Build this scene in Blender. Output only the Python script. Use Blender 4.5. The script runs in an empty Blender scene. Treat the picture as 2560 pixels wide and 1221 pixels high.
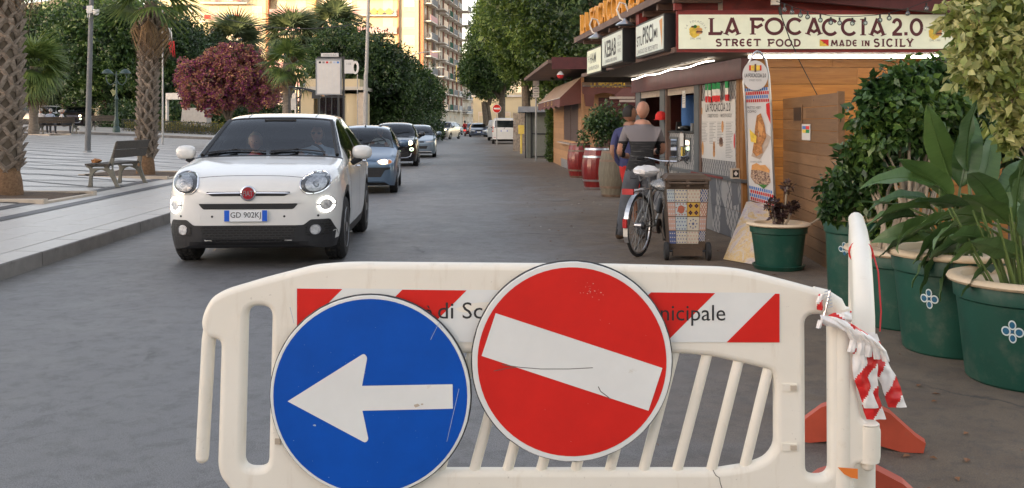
import bpy,bmesh,math,random
import numpy as np
from mathutils import Vector,Matrix,noise
from mathutils.bvhtree import BVHTree
from math import sin,cos,pi,radians,sqrt,atan2
random.seed(7)
sc=bpy.context.scene
COL=sc.collection
cam_d=bpy.data.cameras.new('camera');cam=bpy.data.objects.new('camera',cam_d);COL.objects.link(cam)
cam.location=(0,0,1.5);cam.rotation_euler=(radians(90),0,0)
cam_d.sensor_width=36;cam_d.lens=2400/2560*36
cam_d.shift_y=-(610.5-306)/2560
cam_d.clip_start=0.1;cam_d.clip_end=4000
sc.camera=cam
SUN_EL,SUN_H=radians(7.0),Vector((-0.70,-0.71)).normalized()
world=bpy.data.worlds.new('World');sc.world=world;world.use_nodes=True
wn=world.node_tree;wn.nodes.clear()
sky=wn.nodes.new('ShaderNodeTexSky');sky.sky_type='NISHITA';sky.sun_disc=False
sky.sun_elevation=SUN_EL;sky.sun_rotation=atan2(SUN_H.x,SUN_H.y)
sky.air_density=1.0;sky.dust_density=1.0;sky.ozone_density=1.0
hs=wn.nodes.new('ShaderNodeHueSaturation');hs.inputs['Saturation'].default_value=0.62
wm=wn.nodes.new('ShaderNodeMix');wm.data_type='RGBA';wm.blend_type='MULTIPLY';wm.inputs[0].default_value=1
wm.inputs[7].default_value=(1.13,1.0,0.955,1)
bg=wn.nodes.new('ShaderNodeBackground');bg.inputs['Strength'].default_value=0.15
wo=wn.nodes.new('ShaderNodeOutputWorld')
wn.links.new(sky.outputs[0],hs.inputs['Color']);wn.links.new(hs.outputs[0],wm.inputs[6])
wn.links.new(wm.outputs[2],bg.inputs[0]);wn.links.new(bg.outputs[0],wo.inputs[0])
sun_d=bpy.data.lights.new('sun','SUN');sun=bpy.data.objects.new('sun',sun_d);COL.objects.link(sun)
sun_d.energy=2.0;sun_d.angle=radians(0.5);sun_d.color=(1.0,0.79,0.47)
sdir=Vector((SUN_H.x*cos(SUN_EL),SUN_H.y*cos(SUN_EL),sin(SUN_EL)))
sun.rotation_euler=sdir.to_track_quat('Z','Y').to_euler()
sc.view_settings.view_transform='Standard';sc.view_settings.look='None'
sc.view_settings.gamma=1;sc.view_settings.use_curve_mapping=False
sc.view_settings.exposure=2.25
sc.render.engine='CYCLES'
sc.cycles.use_denoising=True
sc.cycles.max_bounces=6;sc.cycles.transparent_max_bounces=12
sc.cycles.sample_clamp_indirect=4
def W(px,py,Y):
 return Vector(((px-1280)/2400*Y,Y,1.5-(py-306)/2400*Y))
def GX(px,Y):return(px-1280)/2400*Y
def GZ(py,Y):return 1.5-(py-306)/2400*Y
class MB:
 """collects geometry with a material slot per face"""
 def __init__(s):s.v=[];s.f=[];s.m=[]
 def add(s,vs,fs,m=0,M=None):
  b=len(s.v)
  for p in vs:
   p=Vector(p)
   if M is not None:p=M@p
   s.v.append(tuple(p))
  for f in fs:s.f.append(tuple(i+b for i in f));s.m.append(m)
  return s
 def box(s,c,d,m=0,M=None,tap=1.0):
  x,y,z=d[0]/2,d[1]/2,d[2]/2;cx,cy,cz=c
  vs=[(cx+sx*x*(tap if sz>0 else 1),cy+sy*y*(tap if sz>0 else 1),cz+sz*z)for sz in(-1,1)for sx,sy in((-1,-1),(1,-1),(1,1),(-1,1))]
  return s.add(vs,[(3,2,1,0),(4,5,6,7),(0,1,5,4),(1,2,6,5),(2,3,7,6),(3,0,4,7)],m,M)
 def bb(s,a,b,m=0,M=None):
  return s.box([(a[i]+b[i])/2 for i in range(3)],[abs(a[i]-b[i])for i in range(3)],m,M)
 def quad(s,a,b,c,d,m=0,M=None):return s.add([a,b,c,d],[(0,1,2,3)],m,M)
 def tube(s,pts,r,n=8,m=0,M=None,caps=True,closed=False):
  pts=[Vector(p)for p in pts];k=len(pts)
  rs=r if isinstance(r,(list,tuple))else[r]*k
  vs=[];up=None
  for i,p in enumerate(pts):
   if closed:t=pts[(i+1)%k]-pts[i-1]
   else:t=pts[min(i+1,k-1)]-pts[max(i-1,0)]
   t.normalize()
   if up is None:
    up=Vector((0,0,1))if abs(t.z)<0.9 else Vector((1,0,0))
   a=t.cross(up).normalized();b=a.cross(t).normalized();up=b
   for j in range(n):
    th=2*pi*j/n
    vs.append(p+(a*cos(th)+b*sin(th))*rs[i])
  fs=[]
  for i in range(k if closed else k-1):
   for j in range(n):
    i2=(i+1)%k
    fs.append((i*n+j,i*n+(j+1)%n,i2*n+(j+1)%n,i2*n+j))
  if caps and not closed:
   fs.append(tuple(range(n-1,-1,-1)));fs.append(tuple((k-1)*n+j for j in range(n)))
  return s.add(vs,fs,m,M)
 def lathe(s,prof,n=20,m=0,M=None,c=(0,0,0),sx=1,sy=1):
  vs=[];fs=[]
  for r,z in prof:
   for j in range(n):
    th=2*pi*j/n;vs.append((c[0]+r*cos(th)*sx,c[1]+r*sin(th)*sy,c[2]+z))
  k=len(prof)
  for i in range(k-1):
   for j in range(n):fs.append((i*n+j,i*n+(j+1)%n,(i+1)*n+(j+1)%n,(i+1)*n+j))
  if prof[0][0]>1e-4:fs.append(tuple(range(n-1,-1,-1)))
  if prof[-1][0]>1e-4:fs.append(tuple((k-1)*n+j for j in range(n)))
  return s.add(vs,fs,m,M)
 def prism(s,poly,y0,y1,m=0,M=None,ms=None):
  """poly in (x,z), extruded along y from y0 (front) to y1"""
  n=len(poly)
  vs=[(p[0],y0,p[1])for p in poly]+[(p[0],y1,p[1])for p in poly]
  s.add(vs,[tuple(range(n)),tuple(range(2*n-1,n-1,-1))],m,M)
  s.add(vs,[(i,i+n,(i+1)%n+n,(i+1)%n)for i in range(n)],m if ms is None else ms,M)
  return s
 def sphere(s,c,r,n=12,k=8,m=0,M=None):
  rx,ry,rz=(r,r,r)if not isinstance(r,(tuple,list))else r
  vs=[];fs=[]
  for i in range(k+1):
   ph=pi*i/k-pi/2
   for j in range(n):
    th=2*pi*j/n
    vs.append((c[0]+rx*cos(ph)*cos(th),c[1]+ry*cos(ph)*sin(th),c[2]+rz*sin(ph)))
  for i in range(k):
   for j in range(n):fs.append((i*n+j,i*n+(j+1)%n,(i+1)*n+(j+1)%n,(i+1)*n+j))
  return s.add(vs,fs,m,M)
 def mesh(s,name,mats,smooth=False,angle=None):
  me=bpy.data.meshes.new(name);me.from_pydata(s.v,[],s.f)
  for m in(mats if isinstance(mats,(list,tuple))else[mats]):me.materials.append(m)
  if any(s.m):me.polygons.foreach_set('material_index',s.m)
  if smooth:
   me.polygons.foreach_set('use_smooth',[True]*len(me.polygons))
   if angle:
    try:me.set_sharp_from_angle(angle=radians(angle))
    except Exception:pass
  me.update();return me
def link(name,data,parent=None,world=False,loc=None,rot=None,scale=None):
 o=bpy.data.objects.new(name,data);COL.objects.link(o)
 if parent is not None:
  o.parent=parent
  if world:o.location=-parent.location
 if loc is not None:o.location=loc
 if rot is not None:o.rotation_euler=rot
 if scale is not None:o.scale=scale
 return o
def part(name,mb,mats,parent,world=False,smooth=False,angle=35,**k):
 return link(name,mb.mesh(name,mats,smooth,angle),parent,world,**k)
def tag(o,label=None,cat=None,group=None,kind=None):
 if label:o['label']=label
 if cat:o['category']=cat
 if group:o['group']=group
 if kind:o['kind']=kind
 return o
def thing(name,label,cat,loc=(0,0,0),rz=0,group=None):
 o=bpy.data.objects.new(name,None);COL.objects.link(o);o.empty_display_size=0.2
 o.location=loc;o.rotation_euler=(0,0,rz);return tag(o,label,cat,group)
def single(name,mb,mats,label,cat,group=None,smooth=False,angle=35,**k):
 return tag(link(name,mb.mesh(name,mats,smooth,angle),None,**k),label,cat,group)
def struct(name,mb,mats,smooth=False,**k):
 return tag(link(name,mb.mesh(name,mats,smooth,40),None,**k),kind='structure')
def copy_tree(o,parent=None,**props):
 c=o.copy();COL.objects.link(c)
 if parent is not None:c.parent=parent
 for k,v in props.items():c[k]=v
 for ch in list(o.children):copy_tree(ch,c)
 return c
def curve2d_mesh(name,loops,ext,bev,res=3):
 """filled 2D outline with holes; loops in (x,y) -> mesh with rounded edges, lying in XY, thickness along Z"""
 cu=bpy.data.curves.new(name,'CURVE');cu.dimensions='2D';cu.fill_mode='BOTH'
 cu.extrude=ext;cu.bevel_depth=bev;cu.bevel_resolution=res;cu.offset=-bev
 for lp in loops:
  sp=cu.splines.new('POLY');sp.points.add(len(lp)-1);sp.use_cyclic_u=True
  for i,p in enumerate(lp):sp.points[i].co=(p[0],p[1],0,1)
 o=bpy.data.objects.new(name,cu);COL.objects.link(o)
 dg=bpy.context.evaluated_depsgraph_get();me=bpy.data.meshes.new_from_object(o.evaluated_get(dg))
 bpy.data.objects.remove(o);bpy.data.curves.remove(cu)
 return me
XZ=Matrix.Rotation(radians(90),4,'X')
def round_poly(pts,r,n=5):
 out=[];k=len(pts)
 for i in range(k):
  p0,p,p1=Vector(pts[i-1]),Vector(pts[i]),Vector(pts[(i+1)%k])
  rr=r[i]if isinstance(r,(list,tuple))else r
  a=(p0-p);b=(p1-p);d=min(rr,a.length*.49,b.length*.49)
  if d<1e-5:out.append(tuple(p));continue
  A=p+a.normalized()*d;B=p+b.normalized()*d
  for j in range(n+1):
   t=j/n;out.append(tuple(A*(1-t)**2+p*2*t*(1-t)+B*t*t))
 return out
_dgtxt={}
def text_mesh(s,size=1.0,ext=0.002,bold=0.0,align='CENTER',spacing=1.0,shear=0.0):
 cu=bpy.data.curves.new('txt','FONT');cu.body=s;cu.size=size;cu.extrude=ext;cu.offset=bold*size
 cu.align_x=align;cu.align_y='CENTER';cu.space_character=spacing;cu.resolution_u=3;cu.shear=shear
 o=bpy.data.objects.new('txt',cu);COL.objects.link(o)
 dg=bpy.context.evaluated_depsgraph_get();me=bpy.data.meshes.new_from_object(o.evaluated_get(dg))
 bpy.data.objects.remove(o);bpy.data.curves.remove(cu)
 return me
def lettering(s,mat,parent,loc,w=None,h=None,size=1.0,rz=0.0,bold=0.0,name='lettering',ext=0.002,rx=90,shear=0,label=None,ry=0):
 """text standing up facing -Y (rotated by rz), fitted to width w / height h; loc in parent space"""
 me=text_mesh(s,1.0,0.0,bold,shear=shear)
 n=len(me.vertices);co=np.zeros(n*3);me.vertices.foreach_get('co',co);co=co.reshape(-1,3)
 mn,mx=co.min(0),co.max(0);c=(mn+mx)/2
 sy=(h/(mx[1]-mn[1]))if h else size
 sx=(w/(mx[0]-mn[0]))if w else sy
 if not h and w:sy=sx
 co=(co-c)*np.array([sx,sy,0])
 me.vertices.foreach_set('co',co.ravel());me.materials.clear();me.materials.append(mat);me.update()
 o=link(name,me,parent,loc=loc);o.rotation_euler=(Matrix.Rotation(rz,4,'Z')@Matrix.Rotation(radians(rx),4,'X')@Matrix.Rotation(ry,4,'Z')).to_euler()
 if label:o['label']=label
 return o
def nt(name):
 m=bpy.data.materials.new(name);m.use_nodes=True;t=m.node_tree
 return m,t,t.nodes['Principled BSDF']
def N(t,typ,**k):
 n=t.nodes.new(typ)
 for a,v in k.items():
  if hasattr(n,a):setattr(n,a,v)
 return n
def noise_n(t,scale,detail=4,rough=.6,vec=None,dist=0):
 n=t.nodes.new('ShaderNodeTexNoise');n.inputs['Scale'].default_value=scale;n.inputs['Detail'].default_value=detail
 n.inputs['Roughness'].default_value=rough;n.inputs['Distortion'].default_value=dist
 if vec is not None:t.links.new(vec,n.inputs['Vector'])
 return n
def ramp(t,fac,stops):
 r=t.nodes.new('ShaderNodeValToRGB');e=r.color_ramp.elements
 while len(e)<len(stops):e.new(0.5)
 for i,(p,c)in enumerate(stops):e[i].position=p;e[i].color=(c[0],c[1],c[2],1)if not isinstance(c,(int,float))else(c,c,c,1)
 t.links.new(fac,r.inputs[0]);return r
def mixc(t,f,a,b,mode='MIX'):
 m=t.nodes.new('ShaderNodeMix');m.data_type='RGBA';m.blend_type=mode
 for i,x in((0,f),(6,a),(7,b)):
  if isinstance(x,(int,float)):m.inputs[i].default_value=x
  elif isinstance(x,(tuple,list)):m.inputs[i].default_value=(x[0],x[1],x[2],1)
  else:t.links.new(x,m.inputs[i])
 return m.outputs[2]
def bump(t,b,h,st=.3,dist=.01):
 n=t.nodes.new('ShaderNodeBump');n.inputs['Strength'].default_value=st;n.inputs['Distance'].default_value=dist
 t.links.new(h,n.inputs['Height']);t.links.new(n.outputs[0],b.inputs['Normal']);return n
def mat(name,col,rough=.55,metal=0,var=.12,ns=6,bmp=0,bs=60,coat=0,spec=.5,emit=None,es=1,dirt=None,dirt_s=3,dirt_t=(.55,.75),stretch=None):
 m,t,b=nt(name);tc=N(t,'ShaderNodeTexCoord');v=tc.outputs['Object']
 if stretch:
  mp=N(t,'ShaderNodeMapping');mp.inputs['Scale'].default_value=stretch;t.links.new(v,mp.inputs[0]);v=mp.outputs[0]
 n=noise_n(t,ns,5,.6,v)
 lo=tuple(c*(1-var)for c in col);hi=tuple(min(1,c*(1+var))for c in col)
 c=ramp(t,n.outputs[0],[(.3,lo),(.7,hi)]).outputs[0]
 if dirt:
  n2=noise_n(t,dirt_s,6,.7,v);f=ramp(t,n2.outputs[0],[(dirt_t[0],0),(dirt_t[1],1)]).outputs[0]
  c=mixc(t,f,c,dirt)
 t.links.new(c,b.inputs['Base Color'])
 b.inputs['Roughness'].default_value=rough;b.inputs['Metallic'].default_value=metal
 b.inputs['Coat Weight'].default_value=coat;b.inputs['Coat Roughness'].default_value=.04
 b.inputs['Specular IOR Level'].default_value=spec
 if bmp:bump(t,b,noise_n(t,bs,4,.6,v).outputs[0],bmp,.01)
 if emit:b.inputs['Emission Color'].default_value=(*emit,1);b.inputs['Emission Strength'].default_value=es
 return m
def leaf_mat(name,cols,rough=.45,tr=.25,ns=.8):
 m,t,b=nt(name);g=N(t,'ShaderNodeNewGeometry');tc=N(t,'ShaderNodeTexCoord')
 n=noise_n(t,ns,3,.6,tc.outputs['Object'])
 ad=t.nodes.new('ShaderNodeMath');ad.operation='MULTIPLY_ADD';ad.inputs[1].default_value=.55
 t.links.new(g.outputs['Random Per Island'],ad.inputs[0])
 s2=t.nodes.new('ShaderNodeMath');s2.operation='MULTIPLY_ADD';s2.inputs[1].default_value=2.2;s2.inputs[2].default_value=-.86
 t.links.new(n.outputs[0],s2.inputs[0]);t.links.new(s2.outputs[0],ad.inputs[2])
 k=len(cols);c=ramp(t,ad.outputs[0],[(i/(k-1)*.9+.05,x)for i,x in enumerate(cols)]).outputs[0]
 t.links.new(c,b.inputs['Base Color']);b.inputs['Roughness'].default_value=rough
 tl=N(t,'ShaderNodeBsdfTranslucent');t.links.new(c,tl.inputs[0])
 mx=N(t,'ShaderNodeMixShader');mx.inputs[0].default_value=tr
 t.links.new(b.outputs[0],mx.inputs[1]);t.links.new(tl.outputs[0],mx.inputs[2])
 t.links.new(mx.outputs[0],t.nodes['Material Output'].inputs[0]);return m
def glass_mat(name,tint=(.03,.04,.045),alpha=.6,rough=.03,tc_=(.75,.82,.82)):
 """glazing: part see-through, part tinted, with a mirror-like coat"""
 m,t,b=nt(name);b.inputs['Base Color'].default_value=(*tint,1);b.inputs['Roughness'].default_value=rough
 b.inputs['Specular IOR Level'].default_value=.8
 tr=N(t,'ShaderNodeBsdfTransparent');tr.inputs[0].default_value=(*tc_,1)
 gl=N(t,'ShaderNodeBsdfGlossy');gl.inputs['Roughness'].default_value=rough;gl.inputs[0].default_value=(.9,.95,1,1)
 fr=N(t,'ShaderNodeFresnel');fr.inputs[0].default_value=1.6
 m1=N(t,'ShaderNodeMixShader');m1.inputs[0].default_value=alpha;t.links.new(tr.outputs[0],m1.inputs[1]);t.links.new(b.outputs[0],m1.inputs[2])
 m2=N(t,'ShaderNodeMixShader');t.links.new(fr.outputs[0],m2.inputs[0]);t.links.new(m1.outputs[0],m2.inputs[1]);t.links.new(gl.outputs[0],m2.inputs[2])
 t.links.new(m2.outputs[0],t.nodes['Material Output'].inputs[0]);return m
M={}
def plastic():
 m,t,b=nt('white_plastic');tc=N(t,'ShaderNodeTexCoord');v=tc.outputs['Object']
 mp=N(t,'ShaderNodeMapping');mp.inputs['Scale'].default_value=(14,2.2,14);t.links.new(v,mp.inputs[0])
 c=ramp(t,noise_n(t,2.5,5,.6,v).outputs[0],[(.3,(.76,.71,.61)),(.7,(.83,.79,.70))]).outputs[0]
 c=mixc(t,ramp(t,noise_n(t,1.3,6,.7,mp.outputs[0]).outputs[0],[(.56,0),(.78,.45)]).outputs[0],c,(.55,.46,.34))
 c=mixc(t,ramp(t,noise_n(t,46,3,.6,v).outputs[0],[(.70,0),(.76,.55)]).outputs[0],c,(.36,.31,.25))
 c=mixc(t,ramp(t,noise_n(t,9,6,.75,v,1.5).outputs[0],[(.64,0),(.74,.4)]).outputs[0],c,(.50,.45,.38))
 t.links.new(c,b.inputs['Base Color']);b.inputs['Roughness'].default_value=.45;bump(t,b,noise_n(t,22,4,.6,v).outputs[0],.06,.004);return m
M['white_plastic']=plastic()
M['sign_white']=mat('sign_white',(.74,.75,.73),.35,var=.04,dirt=(.5,.45,.35),dirt_s=9,dirt_t=(.68,.8))
M['sign_red']=mat('sign_red',(.62,.018,.012),.34,var=.08,dirt=(.68,.25,.2),dirt_s=14,dirt_t=(.72,.78),spec=.4)
M['sign_blue']=mat('sign_blue',(.0,.075,.43),.34,var=.10,dirt=(.1,.2,.5),dirt_s=11,dirt_t=(.72,.78),spec=.4)
M['grey_metal']=mat('grey_metal',(.28,.29,.30),.45,.6)
M['dark_metal']=mat('dark_metal',(.05,.052,.055),.45,.5)
M['rusty_dark']=mat('rusty_dark',(.16,.14,.12),.6,.4,dirt=(.22,.12,.06),dirt_s=8)
M['steel']=mat('steel',(.55,.56,.57),.28,.9,var=.05)
M['chrome']=mat('chrome',(.8,.8,.82),.08,1.0,var=.02)
M['black_text']=mat('black_text',(.02,.02,.022),.5)
M['red_plastic']=mat('red_plastic',(.50,.08,.04),.5,var=.15,dirt=(.30,.09,.06))
M['orange_plastic']=mat('orange_plastic',(.75,.20,.03),.5)
M['black_plastic']=mat('black_plastic',(.018,.018,.02),.6,var=.2,bmp=.1,bs=200)
M['rubber']=mat('rubber',(.022,.022,.023),.8,var=.25,ns=12,dirt=(.09,.08,.07),dirt_s=10)
M['tape_red']=mat('tape_red',(.60,.02,.02),.3)
M['tape_white']=mat('tape_white',(.78,.76,.74),.3)
M['wood_bench']=mat('wood_bench',(.055,.046,.038),.7,var=.3,ns=3,stretch=(12,1,12),bmp=.2,bs=20)
M['cast_iron']=mat('cast_iron',(.17,.165,.14),.55,.3,var=.2,dirt=(.10,.12,.09),dirt_s=12)
M['asphalt_dummy']=None
M['concrete']=mat('concrete',(.42,.40,.37),.8,var=.1,bmp=.1,bs=80)
M['terracotta']=mat('terracotta',(.35,.13,.07),.7)
M['glass_dark']=glass_mat('glass_dark',(.012,.014,.018),.75)
M['glass_car']=glass_mat('glass_car',(.01,.012,.015),.16)
M['glass_pane']=glass_mat('glass_pane',(.06,.08,.09),.8)
M['trunk']=mat('bark',(.12,.095,.07),.9,var=.35,ns=8,bmp=.5,bs=18)
M['stem']=mat('pale_stem',(.33,.27,.2),.8,var=.2,ns=12)
M['wire']=mat('cable',(.015,.015,.015),.6)
M['soil']=mat('soil',(.10,.065,.04),.95,var=.35,ns=14,bmp=.6,bs=30)
def asphalt_mat():
 m,t,b=nt('asphalt');tc=N(t,'ShaderNodeTexCoord');v=tc.outputs['Object']
 big=noise_n(t,.35,5,.6,v);mid=noise_n(t,2.2,6,.65,v);fine=noise_n(t,160,3,.7,v);gr=noise_n(t,600,2,.7,v)
 grey=ramp(t,mid.outputs[0],[(.3,(.172,.171,.178)),(.7,(.222,.220,.228))]).outputs[0]
 grey=mixc(t,ramp(t,big.outputs[0],[(.35,0),(.65,1)]).outputs[0],grey,(.235,.233,.238))
 dusty=ramp(t,mid.outputs[0],[(.3,(.155,.102,.062)),(.7,(.25,.182,.118))]).outputs[0]
 sp=N(t,'ShaderNodeSeparateXYZ');t.links.new(v,sp.inputs[0])
 a=t.nodes.new('ShaderNodeMath');a.operation='MULTIPLY_ADD';a.inputs[1].default_value=2.6;t.links.new(noise_n(t,.55,6,.7,v,1.0).outputs[0],a.inputs[0]);yy=t.nodes.new('ShaderNodeMath');yy.operation='MULTIPLY_ADD';yy.inputs[1].default_value=.045;t.links.new(sp.outputs[1],yy.inputs[0]);t.links.new(sp.outputs[0],yy.inputs[2]);t.links.new(yy.outputs[0],a.inputs[2])
 mk=ramp(t,a.outputs[0],[(0.0,0),(1.0,1)]);mk.color_ramp.elements[0].position=0
 mr=N(t,'ShaderNodeMapRange');mr.inputs[1].default_value=1.7;mr.inputs[2].default_value=3.3;t.links.new(a.outputs[0],mr.inputs[0])
 c=mixc(t,mr.outputs[0],grey,dusty)
 kd=t.nodes.new('ShaderNodeMath');kd.operation='MULTIPLY_ADD';kd.inputs[1].default_value=.048;t.links.new(sp.outputs[1],kd.inputs[0]);t.links.new(sp.outputs[0],kd.inputs[2])
 kn=t.nodes.new('ShaderNodeMath');kn.operation='MULTIPLY_ADD';kn.inputs[1].default_value=.9;t.links.new(noise_n(t,3.5,6,.75,v).outputs[0],kn.inputs[0]);t.links.new(kd.outputs[0],kn.inputs[2])
 km=N(t,'ShaderNodeMapRange');km.inputs[1].default_value=-3.98;km.inputs[2].default_value=-3.45;km.inputs[3].default_value=.85;km.inputs[4].default_value=0;t.links.new(kn.outputs[0],km.inputs[0])
 c=mixc(t,km.outputs[0],c,(.19,.17,.14))
 c=mixc(t,ramp(t,fine.outputs[0],[(.38,.75),(.58,0)]).outputs[0],c,(.06,.06,.06))
 c=mixc(t,ramp(t,gr.outputs[0],[(.58,0),(.72,.7)]).outputs[0],c,(.28,.27,.26))
 vo=N(t,'ShaderNodeTexVoronoi',feature='DISTANCE_TO_EDGE');vo.inputs['Scale'].default_value=.42
 dn=noise_n(t,1.6,5,.7,v);dv=mixc(t,.28,v,dn.outputs[1]);t.links.new(dv,vo.inputs['Vector'])
 ck=ramp(t,vo.outputs['Distance'],[(.001,.8),(.006,0)]).outputs[0]
 pl=ramp(t,noise_n(t,.6,3,.5,v).outputs[0],[(.57,0),(.66,.9)]).outputs[0]
 cf=mixc(t,1,ck,pl,'MULTIPLY');c=mixc(t,cf,c,(.035,.035,.036))
 st=ramp(t,noise_n(t,1.1,6,.75,v,.6).outputs[0],[(.60,0),(.72,.5)]).outputs[0]
 c=mixc(t,st,c,(.045,.045,.046))
 sm=noise_n(t,7,7,.8,v,.4);c=mixc(t,ramp(t,sm.outputs[0],[(.40,.4),(.52,0)]).outputs[0],c,(.06,.058,.056));c=mixc(t,ramp(t,noise_n(t,24,5,.8,v).outputs[0],[(.60,0),(.72,.5)]).outputs[0],c,(.24,.23,.215))
 t.links.new(c,b.inputs['Base Color'])
 r=ramp(t,mid.outputs[0],[(.3,.42),(.7,.60)]).outputs[0];r=mixc(t,mr.outputs[0],r,(.85,.85,.85));t.links.new(r,b.inputs['Roughness'])
 b.inputs['Specular IOR Level'].default_value=.55
 bump(t,b,fine.outputs[0],.7,.01);return m
M['asphalt']=asphalt_mat()
mb=MB();mb.quad((-700,-60,0),(700,-60,0),(700,1400,0),(-700,1400,0))
struct('road',mb,M['asphalt'])
def XK(Y):return-4.84-.048*(Y-9.07)
def ZP(X,Y):
 d=max(0,XK(Y)-X);return .15+.043*min(d,26)
def marble(name,lo,hi,joints=None,jc=(.3,.28,.25)):
 m,t,b=nt(name);tc=N(t,'ShaderNodeTexCoord');v=tc.outputs['Object']
 n=noise_n(t,.9,6,.65,v);c=ramp(t,n.outputs[0],[(.3,lo),(.7,hi)]).outputs[0]
 st=ramp(t,noise_n(t,6,6,.75,v).outputs[0],[(.56,0),(.72,.5)]).outputs[0]
 c=mixc(t,st,c,(.30,.27,.24))
 if joints:
  br=N(t,'ShaderNodeTexBrick');t.links.new(v,br.inputs['Vector']);br.inputs['Scale'].default_value=1
  br.inputs['Brick Width'].default_value=joints[0];br.inputs['Row Height'].default_value=joints[1];br.inputs['Mortar Size'].default_value=.006
  br.inputs['Color1'].default_value=(1,1,1,1);br.inputs['Color2'].default_value=(.86,.86,.86,1);br.inputs['Mortar'].default_value=(.45,.43,.4,1)
  c=mixc(t,1,c,br.outputs[0],'MULTIPLY')
 t.links.new(c,b.inputs['Base Color']);b.inputs['Roughness'].default_value=.42;b.inputs['Specular IOR Level'].default_value=.5
 bump(t,b,noise_n(t,40,3,.6,v).outputs[0],.08,.004);return m
M['marble']=marble('pale_stone',(.50,.475,.44),(.60,.575,.54),(.9,.6))
M['marble_plain']=marble('pale_stone_plain',(.50,.475,.44),(.60,.575,.54))
M['marble_far']=marble('pale_stone_far',(.42,.39,.35),(.52,.49,.45),(1.2,.8))
M['dark_stone']=mat('dark_stone',(.10,.098,.105),.5,var=.2,ns=3)
M['kerb_face']=mat('shaded_dirty_kerb',(.20,.185,.17),.8,var=.25,ns=2,dirt=(.11,.10,.09),dirt_s=2.5,bmp=.2,bs=60)  # side-face stone: shade put into the darker base colour, dirt blotches on top
M['border_stone']=mat('border_stone',(.50,.42,.33),.6,var=.12)
S0=1.58
mb=MB()
def sheet(mb,d0,d1,y0,y1,dy,dz,m=0,nd=1):
 ys=[y0+(y1-y0)*i/max(1,round((y1-y0)/dy))for i in range(max(1,round((y1-y0)/dy))+1)]
 for i in range(len(ys)-1):
  for k in range(nd):
   a,b_=d0+(d1-d0)*k/nd,d0+(d1-d0)*(k+1)/nd
   P=[]
   for yy,dd in((ys[i],a),(ys[i],b_),(ys[i+1],b_),(ys[i+1],a)):
    X=XK(yy)-dd;P.append((X,yy,ZP(X,yy)+dz))
   mb.quad(P[0],P[3],P[2],P[1],m)
sheet(mb,.28,26,-12,52,4,0,0)
sheet(mb,26,120,-12,52,32,0,0)
struct('plaza_pavement',mb,M['marble'])
mb=MB()
sheet(mb,.0,26,52,110,6,.13,0);sheet(mb,26,120,52,110,30,.13,0)
struct('far_pavement',mb,M['marble_far'])
mb=MB()
for i in range(60):
 x0,x1=XK(52)-i*1.5,XK(52)-(i+1)*1.5+.012
 z0,z1=ZP(x0,52),ZP(x1,52)
 mb.add([(x0,51.8,z0-.05),(x1,51.8,z1-.05),(x1,51.8,z1+.135),(x0,51.8,z0+.135),(x1,52.3,z1+.135),(x0,52.3,z0+.135)],[(0,1,2,3)],1)
 mb.add([(x0,51.8,z0+.135),(x1,51.8,z1+.135),(x1,52.3,z1+.135),(x0,52.3,z0+.135)],[(0,1,2,3)],0)
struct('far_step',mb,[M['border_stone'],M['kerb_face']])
kerb=tag(link('kerb',None),kind='structure')
ks=[]
for v in range(3):
 rr=random.Random(v);mb=MB();L=.985
 jj=[rr.uniform(-.006,.006)for _ in range(6)]
 vs=[(jj[0],0,-.1),(jj[1],L,-.1),(jj[2],L,.143),(jj[3],0,.143),(-.014,0,.153+jj[4]*.4),(-.014,L,.153+jj[5]*.4),(-.30,0,.163),(-.30,L,.163),(-.3,0,-.1),(-.3,L,-.1)]
 mb.add(vs,[(0,1,2,3),(3,2,5,4)],1);mb.add(vs,[(4,5,7,6)],0)
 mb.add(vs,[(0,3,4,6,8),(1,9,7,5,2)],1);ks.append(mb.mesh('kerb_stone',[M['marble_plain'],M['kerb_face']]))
for i in range(56):
 y=1.0+i
 o=link('kerb_stone',ks[i%3],kerb,loc=(XK(y),y,0));o.rotation_euler.z=math.atan(.048)
mb=MB()
for i in range(20):
 a,b_=57+i*6,57+(i+1)*6
 mb.quad((XK(a),a,0),(XK(b_),b_,0),(XK(b_),b_,.28),(XK(a),a,.28))
for a,b_ in((-12,1),):mb.quad((XK(a),a,0),(XK(b_),b_,0),(XK(b_),b_,.15),(XK(a),a,.15));mb.quad((XK(a),a,.15),(XK(b_),b_,.15),(XK(b_)-.3,b_,.16),(XK(a)-.3,a,.16))
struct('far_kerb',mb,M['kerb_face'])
slabs=tag(link('paved_strip',None),kind='structure')
sm=[]
for v in range(4):
 rr=random.Random(40+v);mb=MB();w,L=.414,.792
 z=[rr.uniform(-.0015,.0015)+.006 for _ in range(4)]
 vs=[(0,0,z[0]),(-w,0,.043*w+z[1]),(-w,L,.043*w+z[2]),(0,L,z[3]),(0,0,-.03),(-w,0,-.03),(-w,L,-.03),(0,L,-.03)]
 mb.add(vs,[(3,2,1,0),(0,1,5,4),(2,3,7,6),(0,4,7,3),(1,2,6,5)]);sm.append(mb.mesh('paving_slab',M['marble_plain']))
for i in range(46):
 for j in range(3):
  y=2.0+i*.8+(j%2)*.4;d=.305+j*.42;X=XK(y)-d
  o=link('paving_slab',sm[(i*3+j*7)%4],slabs,loc=(X,y,ZP(X,y)));o.rotation_euler.z=math.atan(.048)
mb=MB()
sheet(mb,1.60,1.80,-6,50,2,.008);sheet(mb,2.22,2.42,-6,50,2,.008)
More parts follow.
